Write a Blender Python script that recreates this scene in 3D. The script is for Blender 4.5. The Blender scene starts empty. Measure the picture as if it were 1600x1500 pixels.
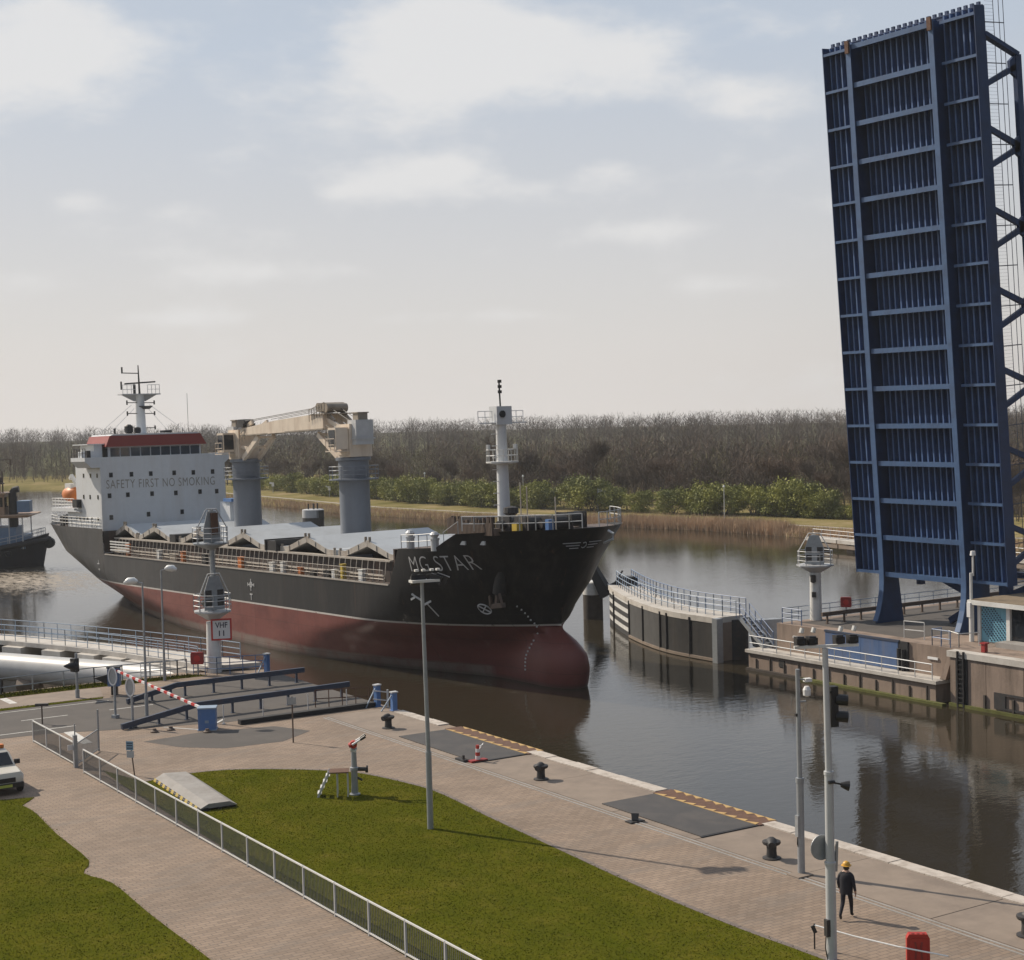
import bpy, math, random
import numpy as np
from mathutils import Vector, Matrix

# ---------------------------------------------------------------- camera, sky, sun, exposure
scn = bpy.context.scene
COL = scn.collection
R = math.radians
HAZE_DENSITY = 0.00016
WATER = -3.57            # water level; the quay top is z = 0. X runs across the lock, Y along it

cd = bpy.data.cameras.new('camera'); cam = bpy.data.objects.new('camera', cd); COL.objects.link(cam)
cd.sensor_fit = 'HORIZONTAL'; cd.sensor_width = 36.0; cd.lens = 36.0 * 2500 / 1600
cd.clip_start = 0.5; cd.clip_end = 9000
CR = ((0.8432151, 0.0441822, -0.5357576), (-0.5369961, 0.0229370, -0.8432728), (-0.0249690, 0.9987601, 0.0430665))
M4 = Matrix(CR).to_4x4(); M4.translation = Vector((0, 0, 16.5)); cam.matrix_world = M4
scn.camera = cam

SUN_ELEV, SUN_AZ = R(38.5), R(-25.0)
SUNV = Vector((math.sin(SUN_AZ) * math.cos(SUN_ELEV), math.cos(SUN_AZ) * math.cos(SUN_ELEV), math.sin(SUN_ELEV)))
sl = bpy.data.lights.new('sun', 'SUN'); sl.energy = 4.8; sl.angle = R(0.6); sl.color = (1.0, 0.885, 0.73)
so = bpy.data.objects.new('sun', sl); COL.objects.link(so)
so.rotation_euler = SUNV.to_track_quat('Z', 'Y').to_euler(); so.location = (-60, 120, 120)

world = bpy.data.worlds.new('World'); scn.world = world; world.use_nodes = True
wt = world.node_tree; wt.nodes.clear()
def WN(t, **k):
    n = wt.nodes.new(t)
    for a, b in k.items(): setattr(n, a, b)
    return n
def wl(a, b): wt.links.new(a, b)
def wmath(op, a, b=None, c=None):
    n = WN('ShaderNodeMath', operation=op)
    for i, x in enumerate((a, b, c)):
        if x is None: continue
        if isinstance(x, (int, float)): n.inputs[i].default_value = x
        else: wl(x, n.inputs[i])
    return n.outputs[0]
def wdot(v, d):
    n = WN('ShaderNodeVectorMath', operation='DOT_PRODUCT'); wl(v, n.inputs[0]); n.inputs[1].default_value = d
    return n.outputs['Value']
wout = WN('ShaderNodeOutputWorld'); wbg = WN('ShaderNodeBackground'); wbg.inputs['Strength'].default_value = 0.06
sky = WN('ShaderNodeTexSky', sky_type='NISHITA'); sky.sun_disc = False
sky.sun_elevation = SUN_ELEV; sky.sun_rotation = SUN_AZ % (2 * math.pi)
sky.air_density = 1.0; sky.dust_density = 4.0; sky.ozone_density = 1.2; sky.altitude = 10
tc = WN('ShaderNodeTexCoord'); D = tc.outputs['Generated']
sep = WN('ShaderNodeSeparateXYZ'); wl(D, sep.inputs[0]); dz = sep.outputs['Z']
# high thin veil, warmer near the horizon: the milky spring sky of the photograph
vr = WN('ShaderNodeValToRGB'); wl(dz, vr.inputs[0])
cr = vr.color_ramp; cr.elements[0].position = 0.0; cr.elements[0].color = (0.775, 0.725, 0.685, 1)
cr.elements[1].position = 0.5; cr.elements[1].color = (0.40, 0.45, 0.53, 1)
e = cr.elements.new(0.13); e.color = (0.59, 0.605, 0.635, 1)
e = cr.elements.new(0.06); e.color = (0.675, 0.66, 0.648, 1)
e = cr.elements.new(0.22); e.color = (0.50, 0.56, 0.645, 1)
vs = WN('ShaderNodeVectorMath', operation='SCALE'); wl(vr.outputs[0], vs.inputs[0]); vs.inputs['Scale'].default_value = 11.4 / 0.6
# the veil scatters the sunlight forward: milky on the sun's side, thinner and bluer away from it
vsun = WN('ShaderNodeMapRange', interpolation_type='SMOOTHSTEP'); wl(wdot(D, tuple(SUNV)), vsun.inputs[0])
vsun.inputs[1].default_value = -0.40; vsun.inputs[2].default_value = 0.42; vsun.inputs[3].default_value = 0.04; vsun.inputs[4].default_value = 0.86
mxv = WN('ShaderNodeMix', data_type='RGBA'); wl(vsun.outputs[0], mxv.inputs[0])
wl(sky.outputs[0], mxv.inputs[6]); wl(vs.outputs[0], mxv.inputs[7])
# cumulus: fractal noise in flattened direction space plus the large banks seen in the photograph
flat = WN('ShaderNodeVectorMath', operation='MULTIPLY'); wl(D, flat.inputs[0]); flat.inputs[1].default_value = (1, 1, 2.2)
nz = WN('ShaderNodeTexNoise'); wl(flat.outputs[0], nz.inputs['Vector'])
nz.inputs['Scale'].default_value = 7.5; nz.inputs['Detail'].default_value = 12; nz.inputs['Roughness'].default_value = 0.60
nz2 = WN('ShaderNodeTexNoise'); wl(flat.outputs[0], nz2.inputs['Vector'])
nz2.inputs['Scale'].default_value = 2.3; nz2.inputs['Detail'].default_value = 3
def blob(c, wx, wy, amp):
    c = Vector(c).normalized(); r = Vector((c.y, -c.x, 0)).normalized(); u = r.cross(c)
    x = wmath('DIVIDE', wdot(D, r), wx); y = wmath('DIVIDE', wdot(D, u), wy)
    q = wmath('ADD', wmath('MULTIPLY', x, x), wmath('MULTIPLY', y, y))
    return wmath('MULTIPLY', wmath('POWER', 2.718, wmath('MULTIPLY', q, -1.0)), amp)
acc = None
for c, wx, wy, am in (((.52, .83, .222), .10, .034, .36), ((.59, .78, .205), .05, .026, .2), ((.28, .93, .215), .075, .036, .34), ((.65, .74, .185), .04, .02, .32),
                      ((.475, .86, .142), .06, .013, .27), ((.55, .82, .136), .05, .011, .25), ((.36, .93, .125), .02, .010, .2),
                      ((.50, .855, .150), .022, .009, .16), ((.585, .80, .148), .02, .008, .16), ((.30, .945, .130), .018, .007, .16), ((.445, .88, .135), .02, .006, .12), ((.33, .94, .100), .03, .005, .14), ((.52, .85, .098), .02, .005, .12), ((.70, .70, .12), .03, .006, .1),
                      ((.64, .77, .075), .04, .008, .24), ((.41, .91, .088), .08, .008, .22), ((.27, .96, .085), .05, .010, .24), ((.52, .85, .06), .08, .006, .18), ((.35, .935, .062), .07, .006, .2), ((.60, .80, .11), .04, .007, .18)):
    b_ = blob(c, wx, wy, am); acc = b_ if acc is None else wmath('ADD', acc, b_)
dens = wmath('ADD', wmath('ADD', nz.outputs['Fac'], wmath('MULTIPLY', wmath('SUBTRACT', nz2.outputs['Fac'], 0.5), 0.25)), acc)
mr = WN('ShaderNodeMapRange', interpolation_type='SMOOTHSTEP'); wl(dens, mr.inputs[0])
mr.inputs[1].default_value = 0.53; mr.inputs[2].default_value = 0.82
fade = WN('ShaderNodeMapRange'); wl(dz, fade.inputs[0]); fade.inputs[1].default_value = 0.015; fade.inputs[2].default_value = 0.16
fade.inputs[3].default_value = 0.5; fade.inputs[4].default_value = 0.85
cm = wmath('MULTIPLY', mr.outputs[0], fade.outputs[0])
mxc = WN('ShaderNodeMix', data_type='RGBA'); wl(cm, mxc.inputs[0]); wl(mxv.outputs[2], mxc.inputs[6]); mxc.inputs[7].default_value = (13.3, 13.2, 13.1, 1)
wl(mxc.outputs[2], wbg.inputs['Color']); wl(wbg.outputs[0], wout.inputs['Surface'])

scn.view_settings.view_transform = 'Standard'; scn.view_settings.look = 'None'
scn.view_settings.exposure = 0.0; scn.view_settings.gamma = 1.0; scn.view_settings.use_curve_mapping = False
scn.render.engine = 'CYCLES'
scn.cycles.use_denoising = True; scn.cycles.max_bounces = 6; scn.cycles.diffuse_bounces = 3; scn.cycles.glossy_bounces = 4
scn.cycles.transmission_bounces = 4; scn.cycles.transparent_max_bounces = 8; scn.cycles.volume_bounces = 0
scn.cycles.caustics_reflective = False; scn.cycles.caustics_refractive = False

# ---------------------------------------------------------------- materials
MATS = {}
def mat(name, col, rough=0.6, metal=0.0, var=0.12, vs=1.5, bump=0.0, bs=20.0, dirt=None, dirt_amt=0.45, ds=0.6, streak=False, spec=0.5):
    """procedural paint/concrete/metal: base colour, soft noise variation, optional dirt patches, fine bump"""
    m = bpy.data.materials.new(name); m.use_nodes = True; MATS[name] = m
    nt = m.node_tree; N = nt.nodes; L = nt.links; b = N['Principled BSDF']
    b.inputs['Roughness'].default_value = rough; b.inputs['Metallic'].default_value = metal
    b.inputs['Specular IOR Level'].default_value = spec
    t = N.new('ShaderNodeTexCoord'); src = t.outputs['Object']
    n = N.new('ShaderNodeTexNoise'); L.new(src, n.inputs['Vector']); n.inputs['Scale'].default_value = vs; n.inputs['Detail'].default_value = 6
    n.inputs['Roughness'].default_value = 0.62
    mr = N.new('ShaderNodeMapRange'); L.new(n.outputs['Fac'], mr.inputs[0]); mr.inputs[1].default_value = .25; mr.inputs[2].default_value = .75
    mr.inputs[3].default_value = 1 - var; mr.inputs[4].default_value = 1 + var
    sc = N.new('ShaderNodeVectorMath'); sc.operation = 'SCALE'; sc.inputs[0].default_value = col[:3]; L.new(mr.outputs[0], sc.inputs['Scale'])
    out = sc.outputs[0]
    if dirt:
        n2 = N.new('ShaderNodeTexNoise'); n2.inputs['Scale'].default_value = ds; n2.inputs['Detail'].default_value = 8; n2.inputs['Roughness'].default_value = .7
        if streak:
            mp = N.new('ShaderNodeMapping'); mp.inputs['Scale'].default_value = (1, 1, .12); L.new(src, mp.inputs['Vector']); L.new(mp.outputs[0], n2.inputs['Vector'])
        else: L.new(src, n2.inputs['Vector'])
        r2 = N.new('ShaderNodeMapRange'); L.new(n2.outputs['Fac'], r2.inputs[0]); r2.inputs[1].default_value = .47; r2.inputs[2].default_value = .68
        r2.inputs[4].default_value = dirt_amt
        mx = N.new('ShaderNodeMix'); mx.data_type = 'RGBA'; L.new(r2.outputs[0], mx.inputs[0]); L.new(out, mx.inputs[6]); mx.inputs[7].default_value = (*dirt, 1)
        out = mx.outputs[2]
    L.new(out, b.inputs['Base Color'])
    if bump:
        n3 = N.new('ShaderNodeTexNoise'); L.new(src, n3.inputs['Vector']); n3.inputs['Scale'].default_value = bs; n3.inputs['Detail'].default_value = 4
        bp = N.new('ShaderNodeBump'); bp.inputs['Strength'].default_value = bump; bp.inputs['Distance'].default_value = .05
        L.new(n3.outputs['Fac'], bp.inputs['Height']); L.new(bp.outputs[0], b.inputs['Normal'])
    return m

RUST = (.13, .06, .03)
mat('white_paint', (.68, .68, .66), .45, dirt=(.42, .37, .31), dirt_amt=.3, ds=.8)
mat('white_ship', (.66, .68, .70), .4, var=.05, dirt=(.50, .46, .42), dirt_amt=.35, ds=.5, streak=True)
mat('galvanised', (.33, .35, .37), .45, .35, var=.15, vs=4)
mat('pale_metal', (.50, .51, .52), .5, .1, var=.1)
mat('blue_rail', (.10, .17, .32), .5, dirt=(.25, .25, .26), dirt_amt=.3, ds=3)
mat('blue_rail_pale', (.28, .36, .46), .5, var=.12, dirt=RUST, dirt_amt=.15, ds=3)
mat('blue_box', (.09, .19, .42), .5, dirt=(.2, .24, .3), dirt_amt=.35, ds=2)
mat('blue_steel', (.013, .042, .125), .55, dirt=(.008, .020, .055), dirt_amt=.6, ds=.5, var=.2, vs=.8)  # leaf blue, darkened: shade of the webs and deck put into the colour
mat('blue_flange_lit', (.058, .115, .235), .5, dirt=(.035, .055, .11), dirt_amt=.5, ds=.7, var=.12)  # same leaf blue made lighter, grazing sun on the flanges put into the colour
mat('blue_rib_lit', (.075, .14, .29), .5, dirt=(.04, .07, .15), dirt_amt=.6, ds=.6, var=.15)  # lightest leaf blue, sunlight along the rib edges painted in
mat('blue_wall', (.075, .13, .26), .5, dirt=(.20, .17, .14), dirt_amt=.45, ds=.8, streak=True)
mat('dark_rail', (.045, .062, .10), .5, dirt=(.12, .08, .06), dirt_amt=.35, ds=2)
mat('brown_rail', (.12, .085, .065), .7, dirt=(.06, .05, .05), dirt_amt=.5, ds=2)
mat('black_steel', (.016, .016, .018), .5, dirt=(.07, .055, .045), dirt_amt=.3, ds=2)
mat('panel_dark', (.030, .030, .031), .6, var=.25, dirt=(.07, .06, .052), dirt_amt=.4, ds=.8, streak=True)
mat('panel_grey', (.085, .085, .085), .6, var=.2, dirt=(.05, .045, .04), dirt_amt=.4, ds=.8, streak=True)
mat('rubber', (.02, .02, .022), .8, var=.25, vs=3)
mat('dark_iron', (.030, .030, .032), .6, dirt=(.09, .06, .045), dirt_amt=.4, ds=3)
mat('concrete', (.250, .200, .160), .85, var=.14, vs=1.2, bump=.15, bs=8, dirt=(.15, .12, .10), dirt_amt=.6, ds=.35)
mat('concrete_wall', (.27, .205, .165), .85, var=.16, vs=.9, bump=.2, bs=6, dirt=(.10, .075, .058), dirt_amt=.75, ds=.6, streak=True)
mat('concrete_pale', (.52, .49, .45), .8, var=.1, vs=1.5, bump=.1, dirt=(.26, .22, .18), dirt_amt=.5, ds=.6)
mat('coping', (.50, .45, .40), .8, var=.14, vs=3, bump=.15, dirt=(.22, .17, .13), dirt_amt=.6, ds=1.6)
mat('white_line', (.60, .59, .56), .7, dirt=(.25, .23, .21), dirt_amt=.6, ds=2.5)
mat('steel_plate', (.060, .055, .052), .6, .0, var=.2, vs=.9, dirt=(.115, .095, .08), dirt_amt=.5, ds=.5)
mat('rust_grate', (.12, .062, .040), .85, var=.3, vs=4, bump=.3, bs=15)
mat('zigzag_yellow', (.50, .33, .13), .8, dirt=(.20, .12, .07), dirt_amt=.6, ds=3)
mat('red_paint', (.42, .035, .025), .45, var=.1)
mat('red_box', (.30, .025, .025), .5, dirt=(.2, .05, .04), dirt_amt=.4, ds=2)
mat('orange', (.55, .16, .03), .5)
mat('hat_yellow', (.60, .33, .045), .4)
mat('yellow', (.55, .40, .06), .5, dirt=(.25, .17, .06), dirt_amt=.4, ds=3)
mat('glass_dark', (.012, .016, .022), .08, var=0)
mat('glass_blue', (.03, .05, .075), .08, var=0)
mat('tile_blue', (.15, .36, .47), .5, var=.08, dirt=(.10, .22, .30), dirt_amt=.4, ds=2)
mat('tile_dark', (.02, .035, .07), .5)
mat('roof_brown', (.20, .155, .105), .9, var=.2, vs=3, bump=.3, bs=15)
mat('lamp_glass', (.75, .76, .75), .25, var=.03)
mat('beige', (.70, .60, .49), .5, var=.08, dirt=(.36, .25, .17), dirt_amt=.4, ds=.9, streak=True)
mat('beige_dark', (.30, .26, .21), .6, dirt=(.13, .09, .07), dirt_amt=.5, ds=1.2)
mat('crane_grey', (.165, .185, .22), .45, var=.06, dirt=(.12, .12, .13), dirt_amt=.3, ds=.4, streak=True)
mat('hatch_top', (.42, .45, .48), .5, var=.07, vs=.5, dirt=(.30, .31, .32), dirt_amt=.5, ds=.35)
mat('hatch_side', (.42, .39, .35), .6, dirt=(.22, .15, .10), dirt_amt=.5, ds=1.2, streak=True)
mat('coaming', (.040, .030, .027), .7, var=.3, vs=1.2, dirt=(.17, .085, .05), dirt_amt=.5, ds=1.5, streak=True)
mat('stay', (.40, .37, .33), .6, dirt=(.28, .18, .12), dirt_amt=.45, ds=3)
mat('ship_deck', (.10, .075, .065), .7, var=.2)
mat('ship_red', (.25, .035, .03), .5, var=.08)
mat('letter_grey', (.42, .42, .42), .6, var=.08)
mat('letter_gold', (.27, .245, .21), .6, var=.06)
mat('lettermark', (.50, .50, .50), .6, var=.1)
mat('skin', (.42, .26, .19), .5, var=.05)
mat('navy_cloth', (.012, .013, .020), .85, var=.2, vs=6)
mat('boot', (.014, .012, .011), .6)
mat('car_white', (.62, .59, .52), .3, var=.03)
mat('tyre', (.02, .02, .02), .85)
mat('plate_green', (.45, .50, .10), .5)
mat('bark', (.085, .068, .055), .9, var=.25)
mat('twig', (.105, .080, .062), .9, var=.3, vs=.35)
mat('twig_green', (.115, .105, .048), .9, var=.35, vs=.3)
mat('twig_red', (.135, .092, .065), .9, var=.3, vs=.35)
mat('reed', (.46, .33, .22), .9, var=.25, vs=.12)
mat('stone_grey', (.30, .285, .27), .85, var=.15, dirt=(.16, .14, .12), dirt_amt=.5)
mat('kerb_grey', (.165, .135, .118), .9, var=.2, vs=2, bump=.2)
mat('bar_grey', (.14, .145, .15), .6, .2, var=.1)
mat('path', (.34, .30, .25), .9, var=.1)
mat('moss', (.10, .105, .025), .95, var=.3, vs=2, bump=.3)
mat('timber', (.055, .045, .038), .85, var=.3, vs=2)
mat('asphalt', (.085, .076, .070), .9, var=.12, vs=.5, bump=.15, bs=30, dirt=(.115, .10, .088), dirt_amt=.6, ds=.25)
mat('pipe_grey', (.50, .50, .495), .42, var=.08, vs=.6, dirt=(.30, .28, .26), dirt_amt=.4, ds=.4)
mat('sign_white', (.72, .72, .72), .5, var=.03)
mat('sign_red', (.50, .035, .03), .5, var=.03)
mat('ink', (.015, .018, .05), .6, var=0)
mat('sign_blue', (.20, .32, .42), .5, var=.1)
mat('tug_hull', (.018, .022, .034), .5, var=.2)
mat('tug_blue', (.16, .24, .36), .5)
mat('tug_orange', (.36, .24, .16), .5)

# ---------------------------------------------------------------- mesh helpers
class MB:
    def __init__(s): s.v = []; s.f = []; s.pr = []
    def add(s, vs, fs):
        o = len(s.v); q = len(s.f); s.v.extend([tuple(p) for p in vs]); s.f.extend([tuple(i + o for i in f) for f in fs]); s.pr.append((o, len(s.v), q, len(s.f))); return s
    def box(s, x0, x1, y0, y1, z0, z1):
        return s.add([(x0, y0, z0), (x1, y0, z0), (x1, y1, z0), (x0, y1, z0), (x0, y0, z1), (x1, y0, z1), (x1, y1, z1), (x0, y1, z1)],
                     [(0, 3, 2, 1), (4, 5, 6, 7), (0, 1, 5, 4), (1, 2, 6, 5), (2, 3, 7, 6), (3, 0, 4, 7)])
    def bar(s, p, q, w, h=None, up=(0, 0, 1), w2=None, h2=None):
        """square bar from p to q: w across, h along 'up'; w2/h2 taper the far end"""
        h = w if h is None else h; w2 = w if w2 is None else w2; h2 = h if h2 is None else h2
        p = Vector(p); q = Vector(q); d = (q - p).normalized(); u = Vector(up)
        if abs(d.dot(u.normalized())) > .98: u = Vector((1, 0, 0)) if abs(d.x) < .9 else Vector((0, 1, 0))
        a = d.cross(u).normalized(); b = a.cross(d).normalized()
        vs = [p - a * w / 2 - b * h / 2, p + a * w / 2 - b * h / 2, p + a * w / 2 + b * h / 2, p - a * w / 2 + b * h / 2,
              q - a * w2 / 2 - b * h2 / 2, q + a * w2 / 2 - b * h2 / 2, q + a * w2 / 2 + b * h2 / 2, q - a * w2 / 2 + b * h2 / 2]
        return s.add(vs, [(0, 1, 2, 3), (7, 6, 5, 4), (4, 5, 1, 0), (5, 6, 2, 1), (6, 7, 3, 2), (7, 4, 0, 3)])
    def cyl(s, p, q, r0, r1=None, n=10, cap=True):
        r1 = r0 if r1 is None else r1; p = Vector(p); q = Vector(q); d = (q - p).normalized()
        u = Vector((0, 0, 1)) if abs(d.z) < .95 else Vector((1, 0, 0)); a = d.cross(u).normalized(); b = d.cross(a)
        vs = []
        for c, r in ((p, r0), (q, r1)):
            for i in range(n):
                t = 2 * math.pi * i / n; vs.append(c + a * r * math.cos(t) + b * r * math.sin(t))
        fs = [(i, (i + 1) % n, n + (i + 1) % n, n + i) for i in range(n)]
        if cap: fs += [tuple(range(n))[::-1], tuple(range(n, 2 * n))]
        return s.add(vs, fs)
    def tube(s, pts, r, n=6):
        for a, b in zip(pts[:-1], pts[1:]): s.cyl(a, b, r, n=n)
        return s
    def sweep(s, pts, r, n=16):
        """smooth tube along a path with shared rings"""
        pts = [Vector(p) for p in pts]; vs = []
        for k, p in enumerate(pts):
            d = (pts[min(k + 1, len(pts) - 1)] - pts[max(k - 1, 0)]).normalized()
            u = Vector((0, 0, 1)) if abs(d.z) < .95 else Vector((1, 0, 0)); a = d.cross(u).normalized(); b = a.cross(d)
            rr = r[k] if isinstance(r, (list, tuple)) else r
            for i in range(n):
                t = 2 * math.pi * i / n; vs.append(p + a * rr * math.cos(t) + b * rr * math.sin(t))
        fs = [(k * n + i, k * n + (i + 1) % n, (k + 1) * n + (i + 1) % n, (k + 1) * n + i) for k in range(len(pts) - 1) for i in range(n)]
        fs += [tuple(range(n))[::-1], tuple(range((len(pts) - 1) * n, len(pts) * n))]
        return s.add(vs, fs)
    def lathe(s, prof, c=(0, 0, 0), n=20):
        vs = []; c = Vector(c)
        for r, z in prof:
            for i in range(n):
                t = 2 * math.pi * i / n; vs.append((c.x + r * math.cos(t), c.y + r * math.sin(t), c.z + z))
        m = len(prof)
        fs = [(k * n + i, k * n + (i + 1) % n, (k + 1) * n + (i + 1) % n, (k + 1) * n + i) for k in range(m - 1) for i in range(n)]
        fs += [tuple(range(n))[::-1], tuple(range((m - 1) * n, m * n))]
        return s.add(vs, fs)
    def prism(s, poly, z0, z1):
        n = len(poly); vs = [(x, y, z0) for x, y in poly] + [(x, y, z1) for x, y in poly]
        return s.add(vs, [tuple(range(n))[::-1], tuple(range(n, 2 * n))] + [(i, (i + 1) % n, n + (i + 1) % n, n + i) for i in range(n)])
    def extr(s, poly, vec):
        """planar 3-D polygon thickened along vec"""
        n = len(poly); v = Vector(vec); vs = [Vector(p) for p in poly] + [Vector(p) + v for p in poly]
        return s.add(vs, [tuple(range(n))[::-1], tuple(range(n, 2 * n))] + [(i, (i + 1) % n, n + (i + 1) % n, n + i) for i in range(n)])
    def face(s, pts): return s.add(pts, [tuple(range(len(pts)))])
    def rail(s, pts, h, rails, step, r=.03, rp=None, n=5, z0=0):
        """posts and rails along a path"""
        rp = rp or r; pts = [Vector(p) for p in pts]
        for a, b in zip(pts[:-1], pts[1:]):
            k = max(1, round((b - a).length / step))
            for i in range(k + 1):
                p = a.lerp(b, i / k); s.cyl(p + Vector((0, 0, z0)), p + Vector((0, 0, h)), rp, n=n)
            for t in rails: s.cyl(a + Vector((0, 0, h * t)), b + Vector((0, 0, h * t)), r, n=n)
        return s
    def mesh(s, name, m):
        me = bpy.data.meshes.new(name); me.from_pydata(s.v, [], s.f); me.materials.append(MATS[m] if isinstance(m, str) else m); return me

def fix_normals(me):
    import bmesh
    bm = bmesh.new(); bm.from_mesh(me); bmesh.ops.recalc_face_normals(bm, faces=bm.faces); bm.to_mesh(me); bm.free()

def origin_of(p):
    o = Vector((0, 0, 0))
    while p is not None: o = o + Vector(p.location); p = p.parent
    return o
KEEP = ('rail', 'wire', 'stud', 'mark', 'bars', 'step', 'comb', 'print', 'net', 'lettering', 'locker', 'recess', 'trim', 'frame', 'walkway', 'treads', 'leaf', 'stay', 'edge', 'emblem', 'strip', 'gangway', 'stair', 'fittings', 'gate', 'ladder', 'fence', 'window')
def clusters(mb, tol=.08):
    """groups of a mesh builder's primitives that touch each other"""
    n = len(mb.pr); bb = []
    for a, b, _, _ in mb.pr:
        P = np.array(mb.v[a:b]); bb.append((P.min(0) - tol, P.max(0) + tol))
    par = list(range(n))
    def fd(i):
        while par[i] != i: i = par[i]
        return i
    for i in range(n):
        for j in range(i):
            if np.all(bb[i][0] <= bb[j][1]) and np.all(bb[j][0] <= bb[i][1]): par[fd(i)] = fd(j)
    out = {}
    for i in range(n): out.setdefault(fd(i), []).append(i)
    return list(out.values())
def sub(mb, idx):
    r = MB()
    for i in idx:
        a, b, c, d = mb.pr[i]; r.add(mb.v[a:b], [tuple(k - a for k in f) for f in mb.f[c:d]])
    return r
def obj(name, mb, m, parent=None, smooth=0, world=False, recalc=True):
    """one mesh object; world=True: the vertices are world coordinates and the parent is unrotated"""
    if isinstance(mb, MB) and parent is not None and 1 < len(mb.pr) <= 40 and (name in ('roof_gear', 'white_rails') or not any(k in name for k in KEEP)):
        cl = clusters(mb)   # pieces of a part that stand apart become parts of their own
        if 1 < len(cl) <= 14: return [obj1(name, sub(mb, c), m, parent, smooth, world, recalc) for c in cl][0]
    return obj1(name, mb, m, parent, smooth, world, recalc)
def obj1(name, mb, m, parent=None, smooth=0, world=False, recalc=True):
    if isinstance(mb, MB):
        if world and parent is not None:
            o = origin_of(parent); mb.v = [(a - o.x, b - o.y, c - o.z) for a, b, c in mb.v]
        me = mb.mesh(name, m)
        if recalc: fix_normals(me)
    else: me = mb
    if smooth:
        me.polygons.foreach_set('use_smooth', [True] * len(me.polygons)); me.set_sharp_from_angle(angle=R(smooth))
    ob = bpy.data.objects.new(name, me); COL.objects.link(ob)
    if parent is not None: ob.parent = parent
    return ob
def tag(o, label=None, cat=None, group=None, kind=None):
    if label: o['label'] = label
    if cat: o['category'] = cat
    if group: o['group'] = group
    if kind: o['kind'] = kind
    return o
def thing(name, label, cat, loc=(0, 0, 0), rotz=0.0, group=None):
    o = bpy.data.objects.new(name, None); COL.objects.link(o); o.location = loc; o.rotation_euler = (0, 0, rotz); o.empty_display_size = .3
    return tag(o, label, cat, group)
def children(o): return [c for c in COL.objects if c.parent == o]
def dup(root, loc, rotz=0.0, label=None, scale=None, kids=None):
    r = root.copy(); COL.objects.link(r); r.location = loc; r.rotation_euler = (0, 0, rotz)
    if scale is not None: r.scale = scale
    if label: r['label'] = label
    for ch in (kids if kids is not None else children(root)):
        c = ch.copy(); COL.objects.link(c); c.parent = r
        if kids is None:
            for g in children(ch):
                d = g.copy(); COL.objects.link(d); d.parent = c
    return r
def text_mesh(body, size=1.0, bold=0.0, spacing=1.0, extrude=0.0):
    cu = bpy.data.curves.new('lettering', 'FONT'); cu.body = body; cu.size = size; cu.offset = bold; cu.space_character = spacing; cu.extrude = extrude
    cu.resolution_u = 4
    o = bpy.data.objects.new('lettering_source', cu); COL.objects.link(o)
    dg = bpy.context.evaluated_depsgraph_get(); dg.update()
    me = bpy.data.meshes.new_from_object(o.evaluated_get(dg)); bpy.data.objects.remove(o); bpy.data.curves.remove(cu)
    return me
def dice(me, size=.12):
    """cut flat lettering into small faces so that it can follow a curved surface"""
    import bmesh
    bm = bmesh.new(); bm.from_mesh(me); bmesh.ops.triangulate(bm, faces=bm.faces[:]); xs = [v.co.x for v in bm.verts]; x0, x1 = min(xs), max(xs); ys = [v.co.y for v in bm.verts]; y0, y1 = min(ys), max(ys)
    for ax, a, b in ((0, x0, x1), (1, y0, y1)):
        k = a + size
        while k < b:
            co = (k, 0, 0) if ax == 0 else (0, k, 0); no = (1, 0, 0) if ax == 0 else (0, 1, 0)
            bmesh.ops.bisect_plane(bm, geom=bm.verts[:] + bm.edges[:] + bm.faces[:], plane_co=co, plane_no=no); k += size
    bmesh.ops.triangulate(bm, faces=bm.faces[:]); bm.to_mesh(me); bm.free()
# ---------------------------------------------------------------- the setting
def special(name):
    m = bpy.data.materials.new(name); m.use_nodes = True; MATS[name] = m
    return m, m.node_tree.nodes, m.node_tree.links, m.node_tree.nodes['Principled BSDF']

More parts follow.
